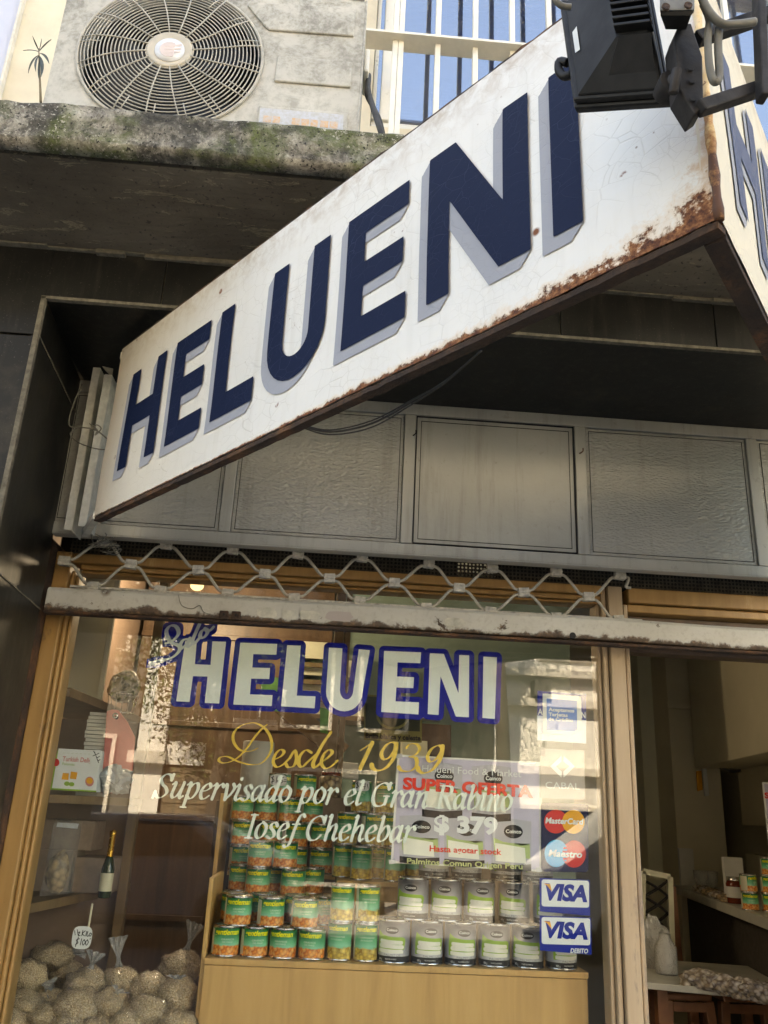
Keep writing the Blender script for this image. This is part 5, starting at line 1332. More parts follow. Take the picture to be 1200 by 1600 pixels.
# paper roll
x0, z0 = XZ(390, 1252, .86); x1, z1 = XZ(402, 1159, .86)
m = MB(); m.lathe([(.062, 0), (.064, .004), (.064, z1-z0-.003), (.061, z1-z0), (.020, z1-z0), (.020, z1-z0-.03), (.001, z1-z0-.03)], ((x0+x1)/2+.012, .86, z0), 36, cap=False)
o = obj('paper_roll', m, M['paper_white']); tag(o, 'tall white paper roll standing behind the corn cans', 'paper roll'); origin(o, ((x0+x1)/2, .86, z0))
m = MB(); m.box(x0-.12, x0+.5, .75, 1.0, .1, z0-.001); o = obj('back_counter', m, M['dark_wood'], bevel=.003); tag(o, 'dark wooden counter behind the stacks of cans', 'counter'); origin(o, (x0+.2, .88, .1))

# ================================================================== POSTER AND CARD STICKERS (inside of the pane)
def pm(ox, oy, sc, Y): return lambda u, v: (lambda q: (q[0], Y, q[1]))(XZ(ox+u/sc, oy+v/sc, Y))
def flat(polys, f, mat, parent, name, h=None, label=None):
    m = MB()
    for p in polys:
        n = len(p); bm = bmesh.new(); vv = [bm.verts.new(f(u, v)) for u, v in p]; fc = bm.faces.new(vv)
        if n > 4: bmesh.ops.triangulate(bm, faces=[fc])
        bm.verts.index_update(); m.add([q.co[:] for q in bm.verts], [[q.index for q in g_.verts] for g_ in bm.faces]); bm.free()
    return obj(name, m, M[mat], parent)
def sheet(p, ox, oy, sc, Y, mat, parent, name, th=.0006):
    pts = [XZ(ox+u/sc, oy+v/sc, Y) for u, v in p]
    m = MB(); m.prism(pts, lambda u, v, w: (u, Y+w, v), th); return obj(name, m, M[mat], parent)
def rrect(x0, y0, x1, y1, r, sk=0.0):
    out = []
    for cx, cy, a in ((x1-r, y1-r, 0), (x0+r, y1-r, 90), (x0+r, y0+r, 180), (x1-r, y0+r, 270)):
        for k in range(6): t = R(a+k*18); out.append((cx+r*math.cos(t), cy+r*math.sin(t)+sk*(cx+r*math.cos(t)-x0)))
    return out
def ell(cx, cy, rx, ry, n=28, a0=0, a1=360): return [(cx+rx*math.cos(R(a0+(a1-a0)*k/n)), cy+ry*math.sin(R(a0+(a1-a0)*k/n))) for k in range(n)]
def word(txt, x0, y0, x1, y1, ht, ox, oy, sc, Y, mat, parent, bold=.0, shear=0., cap=.73, name='lettering', spacing=1.0):
    """baseline from (x0,y0) to (x1,y1), capital height ht, in zoomed photo units"""
    a = np.array(XZ(ox+x0/sc, oy+y0/sc, Y)); b = np.array(XZ(ox+x1/sc, oy+y1/sc, Y)); c = np.array(XZ(ox+x0/sc, oy+(y0-ht)/sc, Y))
    L = np.hypot(*(b-a)); d = (b-a)/L; n = np.array([-d[1], d[0]]); hh = (c-a)@n
    def fn(u, v):
        q = a+d*u+n*(v*hh); return (q[0], Y, q[1])
    m = text_in(txt, 0, L, 0, 1, fn, bold=bold, shear=shear, cap=cap, spacing=spacing)
    return obj(name, m, M[mat], parent)
YP = .0225
A = (600, 1170, 4.615)
pc = P(730, 1360, YP)
po = thing('offer_poster', 'lilac paper poster with a palm heart offer and big red letters taped inside the window', 'poster', (pc[0], YP, pc[2]))
sheet([(97, 42), (1133, 98), (1136, 888), (48, 822)], *A, YP, 'paper_white', po, 'paper')
sheet([(112, 56), (1118, 110), (1120, 872), (66, 810)], *A, YP-.0010, 'poster_paper', po, 'print_ground', .0004)
def pcan(x0, y0, x1, y1, sk=.03):
    w = x1-x0; h = y1-y0; s = lambda u, v: (x0+w*u, y0+h*v+sk*w*u)
    P1, P2, P3, P4 = YP-.0016, YP-.0020, YP-.0024, YP-.0028
    f = pm(*A, P1)
    flat([[s(0, .04), s(.5, .0), s(1, .04), s(1, .97), s(.5, 1), s(0, .97)]], f, 'poster_can_grey', po, 'can_picture')
    f = pm(*A, P2)
    flat([[s(.0, .84), s(.5, .87), s(1, .84), s(1, .97), s(.5, 1), s(0, .97)]], f, 'ink_black', po, 'can_picture')
    flat([[s(.05, .36), s(.30, .44), s(.55, .46), s(.80, .50), s(.96, .46), s(.97, .74), s(.07, .72)]], f, 'leaf_soft', po, 'can_picture')
    f = pm(*A, P3); flat([[s(.09, .46), s(.84, .54), s(.87, .83), s(.10, .80)]], f, 'palm_white', po, 'can_picture')
    flat([[s(.55+.24*math.cos(R(a)), .24+.13*math.sin(R(a))) for a in range(0, 360, 20)]], f, 'ink_black', po, 'can_picture')
    a, b = s(.36, .27), s(.75, .27); word('Coinco', a[0], a[1], b[0], b[1], h*.07, *A, P4, 'card_white', po, bold=.02)
t = NT('poster_can_grey'); M['poster_can_grey'] = t.fin((.40, .39, .42), .4); t = NT('leaf_soft'); M['leaf_soft'] = t.fin((.36, .46, .16), .4); t = NT('pink_soft')
M['pink_soft'] = t.fin((.62, .22, .20), .4)
pcan(275, 95, 565, 500); pcan(632, 110, 915, 525)
pcan(112, 470, 400, 830, .04); pcan(435, 490, 725, 850, .04); pcan(775, 500, 1062, 885, .03)
YQ = YP-.0034
word('Helueni Food & Market', 275, 165, 990, 205, 52, *A, YQ, 'card_white', po, cap=.73)
word('SUPER OFERTA', 135, 288, 1075, 350, 84, *A, YQ, 'poster_red', po, bold=.045, cap=.73)
word('$ 379', 360, 595, 822, 612, 118, *A, YQ, 'card_white', po, bold=.05, cap=.73)
word('Hasta agotar stock', 328, 738, 848, 765, 44, *A, YQ, 'poster_red', po, bold=.02, cap=.73)
word('Palmitos Comun Origen Peru', 165, 828, 1000, 868, 42, *A, YQ, 'poster_olive', po, bold=.025, cap=.73)
m = MB()
for (x, y) in ((108, 52), (1120, 110), (1120, 872), (60, 815)):
    f = pm(*A, YP-.004); flat([[(x-26, y-14), (x+22, y-18), (x+26, y+12), (x-22, y+18)]], f, 'milky_film', po, 'tape')
YS = .0180
B4 = (820, 1150, 4.3214)
def stk(label, px_, py_, cat='sticker'):
    q = P(px_, py_, YS); return thing('card_sticker', label, cat, tuple(q), 'card stickers on the window')
s = stk('dark blue sticker with two pairs of overlapping coloured circles', 883, 1363)
sheet(rrect(110, 450, 430, 915, 26, .02), *B4, YS, 'card_navy', s, 'backing')
f = pm(*B4, YS-.0006)
flat([ell(210, 578, 80, 80)], f, 'card_red', s, 'red_disc'); flat([ell(213, 793, 80, 93)], f, 'card_cyan', s, 'blue_disc')
f = pm(*B4, YS-.0011); flat([ell(328, 580, 76, 80)], f, 'card_orange', s, 'orange_disc'); flat([ell(333, 797, 80, 92)], f, 'card_red', s, 'red_disc')
m_ = []
for k in range(5): y = 740+k*24; m_.append([(250+8*abs(k-2), y), (292-6*abs(k-2), y), (292-6*abs(k-2), y+10), (250+8*abs(k-2), y+10)])
flat(m_, pm(*B4, YS-.0015), 'card_cyan', s, 'stripes')
word('MasterCard', 138, 588, 398, 598, 40, *B4, YS-.0019, 'card_white', s, bold=.03, shear=.2)
word('Maestro', 160, 812, 388, 822, 46, *B4, YS-.0019, 'card_white', s, bold=.03, shear=.2)
for k, (y0, y1, lab) in enumerate(((958, 1215, 'upper of the two blue and white stickers with slanted capitals'), (1212, 1478, 'lower of the two blue and white stickers, with a small extra word below'))):
    s = stk(lab, 883, 1150+y1/4.3214)
    sheet([(100, y0), (440+k*8, y0+14), (442+k*10, y1), (102, y1-30)], *B4, YS, 'card_blue', s, 'backing')
    sheet(rrect(114, y0+10, 434+k*8, y0+192, 16, .03), *B4, YS-.0010, 'card_white', s, 'white_field', .0004)
    word('VISA', 140, y0+144, 422+k*4, y0+158, 108, *B4, YS-.0016, 'card_blue', s, bold=.05, shear=.22)
    flat([[(126, y0+38), (172, y0+42), (182, y0+92), (150, y0+52)]], pm(*B4, YS-.0020), 'card_orange', s, 'orange_flick')
    if k: word('DEBITO', 308, y0+252, 428, y0+256, 32, *B4, YS-.0016, 'card_white', s, bold=.03, shear=.2)
s = stk('faded beige sticker with a white diamond of two brackets above the dark blue one', 880, 1247)
sheet([(106, 84), (404, 98), (406, 432), (106, 418)], *B4, YS, 'card_beige', s, 'backing')
f = pm(*B4, YS-.0008)
flat([[(172, 205), (248, 132), (250, 172), (210, 205), (250, 240), (248, 282)], [(338, 205), (262, 132), (260, 172), (300, 205), (260, 240), (262, 282)]], f, 'card_white', s, 'diamond')
word('CABAL', 140, 352, 372, 362, 46, *B4, YS-.0008, 'card_white', s)
B5 = (820, 1060, 8.42)
s = stk('white framed blue sticker with three lines of small text, topmost on the pane', 878, 1160)
sheet([(165, 160), (808, 205), (808, 860), (165, 812)], *B5, YS+.0010, 'vinyl_silver', s, 'outer_backing')
sheet([(165, 160), (808, 215), (808, 550), (165, 486)], *B5, YS+.0003, 'card_blue', s, 'outer_band', .0005)
word('A', 172, 476, 236, 480, 84, *B5, YS-.0001, 'card_white', s, bold=.02); word('N', 745, 522, 800, 526, 84, *B5, YS-.0001, 'card_white', s, bold=.02)
sheet([(235, 198), (742, 236), (748, 678), (618, 752), (238, 724)], *B5, YS-.0012, 'card_white', s, 'white_frame', .0005)
sheet([(287, 262), (684, 296), (690, 668), (655, 700), (290, 676)], *B5, YS-.0017, 'card_mid_blue', s, 'blue_field', .0003)
word('Aceptamos', 312, 428, 652, 448, 48, *B5, YS-.0022, 'card_white', s, bold=.04); word('Tarjetas', 312, 492, 566, 506, 46, *B5, YS-.0022, 'card_white', s, bold=.04); word('de Crédito', 312, 554, 636, 572, 46, *B5, YS-.0022, 'card_white', s, bold=.04)

# ================================================================== LEFT PART OF THE WINDOW: SHELVES AND GOODS
def shelf_board(name, label, z, pa, pb, wl, th=.018):
    a, b = PZ(*pa, z), PZ(*pb, z)
    m = MB(); m.prism([(a[0], a[1]), (b[0], b[1]), (b[0]+wl, b[1]+.02), (RX0+.01, b[1]+.12), (RX0+.01, a[1]-.0)], lambda u, v, w: (u, v, z-th+w), th)
    o = obj(name, m, M['brown_wood'], bevel=.002); tag(o, label, 'shelf', 'wooden shelves at the left of the window'); origin(o, (float(a[0]), float(a[1]), z-th)); return o
RXL = -1.02
m = MB(); z = 1.57; x0 = P(205, 1248, .42)[0]
ZS1 = P(120, 1243, .14)[2]
m.prism([(-1.10, .10), (-.80, .10), (x0, .42), (x0, .62), (-1.10, .62)], lambda u, v, w: (u, v, ZS1-.026+w), .026)
o = obj('wall_shelf', m, M['brown_wood'], bevel=.002); tag(o, 'middle wooden shelf with the white sweets box on it', 'shelf', 'wooden shelves at the left of the window'); origin(o, (-.9, .3, ZS1-.026))
ZS2 = 1.285
a, b = PZ(48, 1412, ZS2), PZ(200, 1382, ZS2); a = a+(b-a)*((.09-a[1])/(b[1]-a[1]))
m = MB(); m.prism([(-1.10, a[1]-.005), (a[0]-.01, a[1]-.005), (a[0], a[1]), (b[0], b[1]), (b[0], b[1]+.06), (-1.10, b[1]+.06)], lambda u, v, w: (u, v, ZS2-.028+w), .028)
o = obj('wall_shelf', m, M['brown_wood'], bevel=.002); tag(o, 'lowest wooden shelf carrying the bag of nuts and the bottle', 'shelf', 'wooden shelves at the left of the window'); origin(o, (-.9, .5, ZS2-.028))
ZS0 = 1.905
a, b = PZ(102, 1086, ZS0), PZ(232, 1136, ZS0); a = a+(b-a)*max(0, (.10-a[1])/(b[1]-a[1]))
m = MB(); m.prism([(-1.10, a[1]), (a[0], a[1]), (b[0], b[1]), (-1.10, b[1]+.02)], lambda u, v, w: (u, v, ZS0+w), .03)
o = obj('wall_shelf', m, M['brown_wood'], bevel=.002); tag(o, 'highest wooden shelf holding the wire basket of nuts', 'shelf', 'wooden shelves at the left of the window'); origin(o, (-.9, .5, ZS0))
xu = P(206, 1300, .62)[0]
m = MB(); m.box(xu-.02, xu+.015, .60, .64, .96, 2.75); o = obj('shelf_post', m, M['brown_wood'], bevel=.002); tag(o, 'upright wooden post at the inner end of the left shelves', 'post'); origin(o, (xu, .62, .96))
xq = P(170, 1000, .5)[0]
m = MB(); m.box(xq-.012, xq+.006, .50, .52, 1.93, 2.75); o = obj('display_post', m, M['room_wall'], bevel=.002); tag(o, 'thin pale upright above the highest left shelf', 'post'); origin(o, (xq, .51, 1.93))
m = MB(); m.box(-1.12, xq-.012, .55, .57, 1.93, 2.75); o = obj('backboard', m, M['room_wall']); tag(o, 'plain beige panel behind the highest left shelf', 'panel'); origin(o, (-1, .56, 1.93))
m = MB(); m.box(-1.12, xu-.022, .66, .68, .96, 1.88); o = obj('backboard', m, M['mauve_board']); tag(o, 'brownish mauve back panel behind the left shelves', 'panel'); origin(o, (-.9, .67, .96))
m = MB()
for (x0_, x1_, z0_, z1_) in ((-1.02, -.86, 1.30, 1.46), (-.852, -.72, 1.30, 1.44), (-.98, -.80, 1.465, 1.55)): m.box(x0_, x1_, .45, .64, z0_, z1_)
for k, (x0_, x1_, z0_, z1_) in enumerate(((-1.02, -.86, ZS2+.001, 1.42), (-.852, -.715, ZS2+.001, 1.40), (-.98, -.80, 1.421, 1.52))):
    m = MB(); m.box(x0_, x1_, .48, .64, z0_, z1_); o = obj('carton', m, M['tan_card'], bevel=.003)
    tag(o, ['brown carton at the back left of the lowest shelf', 'brown carton at the back right of the lowest shelf', 'brown carton lying on top of two others on the lowest shelf'][k], 'box', 'brown cartons on the lowest shelf'); origin(o, ((x0_+x1_)/2, .56, z0_))
# sweets box
YT = .135
bx = thing('sweets_box', 'white and green box of sweets with red lettering on the middle left shelf', 'box', tuple(P(115, 1240, YT+.02)))
Bx = (60, 1040, 4.4444)
pts = [(140, 575), (430, 592), (400, 880), (92, 862)]
Q = [XZ(60+u/4.4444, 1040+v/4.4444, YT) for u, v in pts]
m = MB(); m.prism(Q, lambda u, v, w: (u, YT+w, v), .055); obj('carton', m, M['card_white'], bx, bevel=.001)
flat([[(140, 575), (118, 640), (62, 862), (92, 862)], [(92, 850), (402, 868), (400, 880), (91, 862)]], pm(*Bx, YT-.0006), 'leaf_green', bx, 'green_edge')
word('Turkish Delight', 165, 662, 395, 676, 34, *Bx, YT-.0008, 'pink_soft', bx, bold=.02); word('Palomita', 165, 690, 250, 696, 20, *Bx, YT-.0008, 'leaf_green', bx)
word('* * * * * * *', 170, 612, 360, 620, 8, *Bx, YT-.0008, 'leaf_soft', bx)
flat([ell(122, 672, 24, 27)], pm(*Bx, YT-.0010), 'card_red', bx, 'round_mark')
flat([[(170, 745), (212, 748), (208, 795), (160, 790)], [(225, 735), (272, 742), (262, 790), (218, 785)]], pm(*Bx, YT-.0008), 'card_orange', bx, 'sweets_picture')
flat([ell(198, 820, 20, 16), ell(230, 824, 20, 15)], pm(*Bx, YT-.0010), 'leaf_green', bx, 'sweets_picture'); flat([ell(355, 805, 30, 34)], pm(*Bx, YT-.0008), 'pink_soft', bx, 'sweets_picture')
flat([ell(355, 800, 22, 22)], pm(*Bx, YT-.0012), 'card_orange', bx, 'sweets_picture')
tgx, tgz = XZ(150, 1185, YT-.004)
price_tag(150, 1184, .036, .050, YT-.006, 'small white handwritten tag on the corner of the sweets box', [[(-.3, .4), (-.1, .2), (-.3, .1)], [(-.2, .35), (.3, -.3)], [(0, .2), (.2, .3)], [(.1, 0), (.3, .1)], [(.2, -.2), (.4, -.1)]])
def blob(c, r, seed, amp=.18, nu=28, nv=18, flat_=.0):
    from mathutils import noise as mn
    m = MB(); vs, fs = [], []
    for j in range(nv+1):
        ph = math.pi*j/nv
        for i in range(nu):
            th = 2*math.pi*i/nu; d = Vector((math.sin(ph)*math.cos(th), math.sin(ph)*math.sin(th), math.cos(ph)))
            k = 1+amp*mn.noise(d*1.7+Vector((seed*3.1, seed, 0)))+amp*.35*mn.noise(d*5+Vector((seed, 0, 2)))
            d2 = Vector((d.x*r[0], d.y*r[1], d.z*r[2]))*k
            if flat_ and d2.z < -r[2]*flat_: d2.z = -r[2]*flat_+(d2.z+r[2]*flat_)*.2
            vs.append(Vector(c)+d2)
    for j in range(nv):
        for i in range(nu): l = (i+1) % nu; fs.append((j*nu+i, (j+1)*nu+i, (j+1)*nu+l, j*nu+l))
    m.add(vs, fs, True); return m
q = P(178, 1219, .20); m = blob(q, (.050, .045, .042), 3, .55); m.v = [(x+random.uniform(-.003, .003), y, z+random.uniform(-.003, .003)) for x, y, z in m.v]
m.s = [False]*len(m.s); o = obj('crumpled_bag', m, M['crumpled_foil']); tag(o, 'crumpled grey bag lying right of the sweets box', 'bag'); origin(o, (q[0], q[1], q[2]-.04))
# stack of papers, pink bag with an eyelet
m = MB(); random.seed(9)
z = ZS1+.001; xa, xb = P(133, 1150, .30)[0], P(166, 1150, .30)[0]
n = 22; z1 = P(150, 1112, .30)[2]
for k in range(n): zz = z+(z1-z)*k/n; m.box(xa+random.uniform(-.004, .004), xb+random.uniform(-.004, .004), .30+random.uniform(-.004, .004), .42, zz, zz+(z1-z)/n-.0018)
o = obj('paper_stack', m, M['paper_white']); tag(o, 'stack of thin white boxes left of the pink bag', 'stack of boxes'); origin(o, ((xa+xb)/2, .36, z))
pk = thing('pink_bag', 'flat salmon pink paper bag with a metal eyelet behind the crumpled grey bag', 'bag', tuple(P(190, 1240, .30)))
pp = [(162, 1200), (168, 1112), (176, 1109), (186, 1110), (200, 1128), (212, 1152), (208, 1205), (200, 1238), (160, 1240)]
m = MB(); m.prism([XZ(a, b, .30) for a, b in pp], lambda u, v, w: (u, .285+w, v), .012); obj('bag_body', m, M['pink_paper'], pk, bevel=.003)
x, z = XZ(180, 1118, .28); m = MB(); m.lathe([(.004, 0), (.010, 0), (.010, .003), (.004, .003)], (x, .284, z), 16, 'y', cap=False); obj('eyelet', m, M['tin_metal'], pk)
m = MB(); m.lathe([(.007, 0), (.0065, .0015)], (x+.004, .2845, z-.006), 12, 'y'); obj('eyelet_hole', m, M['ink_black'], pk)
# wire basket with nuts on the highest shelf
c = P(192, 1092, .62); bw = thing('nut_basket', 'wire basket heaped with nuts in shells on the highest left shelf', 'basket', tuple(P(192, 1113, .62)))
m = blob((c[0], c[1], c[2]+.045), (.062, .05, .060), 8, .15); obj('nuts', m, M['shell_nuts'], bw)
m = MB()
for k in range(14): a = 2*math.pi*k/14; m.tube([(c[0]+.045*math.cos(a), c[1]+.045*math.sin(a), c[2]-.055), (c[0]+.058*math.cos(a), c[1]+.058*math.sin(a), c[2]+.015)], .0014, 5)
for (r_, dz) in ((.045, -.055), (.058, .015)): m.tube([(c[0]+r_*math.cos(2*math.pi*k/24), c[1]+r_*math.sin(2*math.pi*k/24), c[2]+dz) for k in range(24)], .0018, 5, closed=True)
obj('wire_frame', m, M['tin_metal'], bw)
# zip bag of nuts
c = P(88, 1398, .24); nb = thing('bag_of_nuts', 'clear zip bag half filled with pale nuts on the lowest left shelf', 'bag', (c[0], c[1], ZS2))
m = MB()
loc_ = [XZ(a, b, .24) for a, b in ((78, 1395), (66, 1380), (72, 1345), (84, 1330), (104, 1330), (112, 1345), (106, 1385), (100, 1397))]
cx = sum(q[0] for q in loc_)/8; cz = sum(q[1] for q in loc_)/8
obj('nuts', blob((cx-.003, .25, cz), (.036, .026, .062), 5, .2), M['bagged_nuts'], nb)
fp = [XZ(a, b, .24) for a, b in ((64, 1400), (86, 1288), (92, 1280), (124, 1284), (121, 1310), (112, 1340), (108, 1396))]
m = MB(); m.prism(fp, lambda u, v, w: (u, .222+w, v), .05); obj('film', m, M['thin_film'], nb, bevel=.008)
zp = [XZ(a, b, .22) for a, b in ((88, 1292), (90, 1285), (123, 1287), (121, 1295))]
m = MB(); m.prism(zp, lambda u, v, w: (u, .2195+w, v), .002); obj('zip_strip', m, M['faded_label'], nb)
# bottle with gold foil neck
b0, b1 = P(163, 1378, .36), P(177, 1296, .36); H_ = b1[2]-ZS2
bt = thing('bottle', 'small dark bottle with gold foil neck beside the bag of nuts', 'bottle', (b0[0]+.006, .36, ZS2))
Lx = b0[0]+.006
m = MB(); m.lathe([(.018, 0), (.021, .004), (.021, H_*.42), (.014, H_*.56), (.0085, H_*.62), (.0085, H_*.8)], (Lx, .36, ZS2), 24); obj('glass_body', m, M['bottle_glass'], bt)
m = MB(); m.lathe([(.0105, H_*.60), (.0100, H_*.90), (.0120, H_*.92), (.0120, H_*.97), (.001, H_)], (Lx, .36, ZS2), 20, cap=False); obj('foil_neck', m, M['gold_foil'], bt)
m = MB(); m.lathe([(.0215, H_*.10), (.0215, H_*.36)], (Lx, .36, ZS2), 24, cap=False); obj('paper_label', m, M['cream_sticker'], bt)
# sacks of seeds
m = MB(); m.box(-1.10, DX0-.02, .06, .9, .90, .935); o = obj('display_floor', m, M['brown_wood']); tag(o, 'wooden floor of the window display under the bags of seeds', 'display base'); origin(o, (-.7, .4, .90))
SK = [(250, 1030, 85, 58, .34, 'top left, below the round price tag'), (130, 1130, 78, 72, .20, 'at the far left, second from the top'), (310, 1110, 70, 52, .36, 'just under the topmost bag'),
 (402, 1172, 88, 76, .22, 'in the middle of the upper row'), (562, 1152, 80, 60, .26, 'with an upright tied top in the middle of the heap'), (700, 1190, 82, 76, .24, 'between the upright tied top and the right end'),
 (850, 1075, 84, 58, .30, 'topmost at the right end, with a tall twisted top'), (832, 1225, 86, 88, .20, 'large, at the right end beside the wooden panel'), (228, 1232, 66, 48, .20, 'small, under the far left bag'),
 (108, 1262, 76, 58, .14, 'at the left edge by the frame'), (362, 1275, 96, 80, .14, 'large and smooth in the second row'), (515, 1270, 76, 80, .15, 'in the middle of the second row'), (692, 1290, 82, 66, .14, 'right of the middle in the second row'),
 (205, 1318, 82, 56, .13, 'near the bottom left'), (70, 1335, 62, 50, .11, 'lowest at the left corner'), (325, 1352, 80, 50, .11, 'bottom row, third from the left'), (592, 1345, 84, 56, .11, 'bottom row, in the middle'), (830, 1345, 90, 54, .12, 'bottom row, right end'), (455, 1362, 76, 44, .10, 'bottom row, between two larger bags')]
for k, (x, y, rx, ry, Y, where) in enumerate(SK):
    c = P(x/3, 1150+y/3, Y); sc = (P(x/3+rx/3, 1150+y/3, Y)[0]-c[0]); sv = c[2]-P(x/3, 1150+(y+ry)/3, Y)[2]
    t_ = thing('seed_bag', 'clear bag of tan seeds, '+where, 'bag', (c[0], c[1], c[2]-sv), 'bags of seeds heaped in the window')
    obj('seeds', blob(c, (sc*1.16, min(sc*1.1, .07), sv*1.18), k+2, .22), M['bagged_seeds'], t_)
    sh = blob(c, (sc*1.22, min(sc*1.14, .073), sv*1.24), k+2, .24, 40, 26); sh.v = [(x+.0025*math.sin(z*210+x*90+k), y, z+.0025*math.sin(x*260+k*2)) for x, y, z in sh.v]; obj('clear_film', sh, M['bag_film'], t_)
    if k in (0, 4, 6, 7, 1, 11, 3):
        tips = {4: (550, 940), 6: (920, 875), 0: (400, 1000), 7: (835, 1120), 1: (250, 1180), 11: (560, 1180), 3: (450, 1010)}
        tx, ty = tips[k]; e = Vector(P(tx/3, 1150+ty/3, Y-.03)); b_ = Vector(c)+(e-Vector(c)).normalized()*sv*.92; d = (e-b_); L = d.length; d.normalize(); sd_ = d.cross(Vector((0, 1, 0))).normalized()
        m = MB(); vs, fs = [], []; NN = 11
        for i in range(8):
            tt = i/7; w = .020*(1-tt*2.2) if tt < .35 else .0045+.030*((tt-.35)/.65)**1.2
            for j in range(NN):
                s_ = (j/(NN-1)-.5)*2; vs.append(b_+d*(L*tt)+sd_*(s_*w)+Vector((0, math.sin(j*2.1+k+tt*2)*w*.45, 0)))
        for i in range(7):
            for j in range(NN-1): b = i*NN+j; fs.append((b, b+1, b+NN+1, b+NN))
        m.add(vs, fs, False); obj('twisted_top', m, M['clear_film' if k != 7 else 'milky_film'], t_)
price_tag(128, 1465, .058, .062, .10, 'white rounded card with a half kilo price on a stick above the seed bags',
          [[(-.42, .30), (-.36, .10)], [(-.30, .34), (-.20, .08)], [(-.22, .22), (-.14, .24), (-.20, .10), (-.10, .08)], [(.0, .32), (-.02, .08)], [(.12, .30), (.0, .18), (.12, .08)], [(.20, .28), (.18, .08)], [(.26, .28), (.24, .09), (.32, .08)], [(.40, .22), (.34, .12), (.42, .08), (.46, .18), (.40, .22)],
           [(-.12, -.05), (-.26, -.12), (-.16, -.22), (-.28, -.32)], [(-.18, .02), (-.26, -.40)], [(.0, -.05), (-.03, -.32)], [(.14, -.08), (.06, -.2), (.12, -.32), (.2, -.2), (.14, -.08)], [(.30, -.08), (.22, -.2), (.28, -.32), (.36, -.2), (.30, -.08)], [(.42, -.05), (.45, -.03)]])
x, z = XZ(140, 1440, .11); m = MB(); m.tube([(x, .104, z-.03), (x+.002, .104, z+.05)], .003, 8); o = obj('tag_stick', m, M['cream_sticker']); tag(o, 'thin stick rising behind the round price card', 'stick'); origin(o, (x, .104, z-.03))

# ================================================================== FARTHER INSIDE
xp = P(529, 1150, 1.25)[0]
m = MB(); m.box(xp-.05, xp-.005, 1.25, 1.32, .1, 3.0); m.box(xp+.0, xp+.028, 1.262, 1.32, .1, 3.0); o = obj('timber_post', m, M['brown_wood'], bevel=.003); tag(o, 'brown timber post in the middle of the shop behind the cans', 'post'); origin(o, (xp, 1.28, .1))
m = MB(); m.box(xp+.03, 1.45, 2.3, 2.34, 1.2, 3.0); o = obj('green_partition', m, M['room_green']); tag(o, 'pale green partition behind the window letters, right of the timber post', 'partition'); origin(o, (1, 2.32, 1.2))
st = thing('staircase', 'steep timber stair with pale risers seen behind the window letters', 'staircase', tuple(P(470, 1150, 1.9)))
a, b = P(430, 1092, 1.8), P(536, 1178, 1.8)
m = MB(); m.beam(a, b, .06, .13, up=(0, 1, 0)) if False else m.beam(a, b, .05, .10, up=(0, 0, 1)); obj('stringer', m, M['brown_wood'], st)
for k in range(4):
    q = P(484+k*-2+14*k, 1022+k*27, 1.95); m = MB(); m.box(q[0]-.14, q[0]+.20, 1.95, 2.2, q[2]-.05, q[2]+.07); obj('riser', m, M['room_column'], st)
    m = MB(); m.box(q[0]-.16, q[0]+.20, 1.92, 2.2, q[2]-.075, q[2]-.051); obj('tread', m, M['brown_wood'], st)
for k, (x0_, y0_, x1_, y1_) in enumerate(((408, 1055, 436, 1112), (500, 1105, 518, 1148))):
    m = MB(); pts = [XZ(x0_, y0_, 1.7), XZ(x1_, y0_+4, 1.7), XZ(x1_, y1_, 1.7), XZ(x0_, y1_-4, 1.7)]; m.prism(pts, lambda u, v, w: (u, 1.7+w, v), .01)
    o = obj('green_packet', m, M['green_poster']); tag(o, ['green patterned packet hanging behind the second window letter', 'green patterned packet hanging beside the timber post'][k], 'packet'); origin(o, (pts[0][0], 1.7, pts[2][1]))
m = MB(); m.box(-1.12, xp-.06, 2.2, 2.6, .1, 3.0)  # dark backdrop added to deepen the shade at the back left
for k in range(5): m.box(-1.12, xp-.06, 2.185, 2.199, .5+k*.5, .53+k*.5)
o = obj('dark_backdrop', m, M['dark_wood'], bevel=.003); tag(o, 'added tall dark brown cupboard at the back left of the shop', 'backdrop'); origin(o, (-.7, 2.4, .1))
pic = thing('framed_picture', 'dark framed picture with a gold band of lettering hanging behind the fifth window letter', 'picture', tuple(P(614, 1158, 1.2)))
sheet([(569, 1085), (660, 1090), (659, 1160), (569, 1156)], 0, 0, 1, 1.2, 'picture_gold', pic, 'frame', .02)
sheet([(571, 1088), (657, 1093), (656, 1143), (571, 1139)], 0, 0, 1, 1.198, 'picture_dark', pic, 'print', .001)
flat([ell(614, 1118, 26, 22)], pm(0, 0, 1, 1.196), 'picture_gold', pic, 'plate_picture'); flat([ell(614, 1118, 22, 18)], pm(0, 0, 1, 1.1945), 'picture_dark', pic, 'plate_picture')
word('Brilla blanca y celeste', 571, 1153, 657, 1157, 8, 0, 0, 1, 1.1965, 'ink_black', pic, bold=.03)
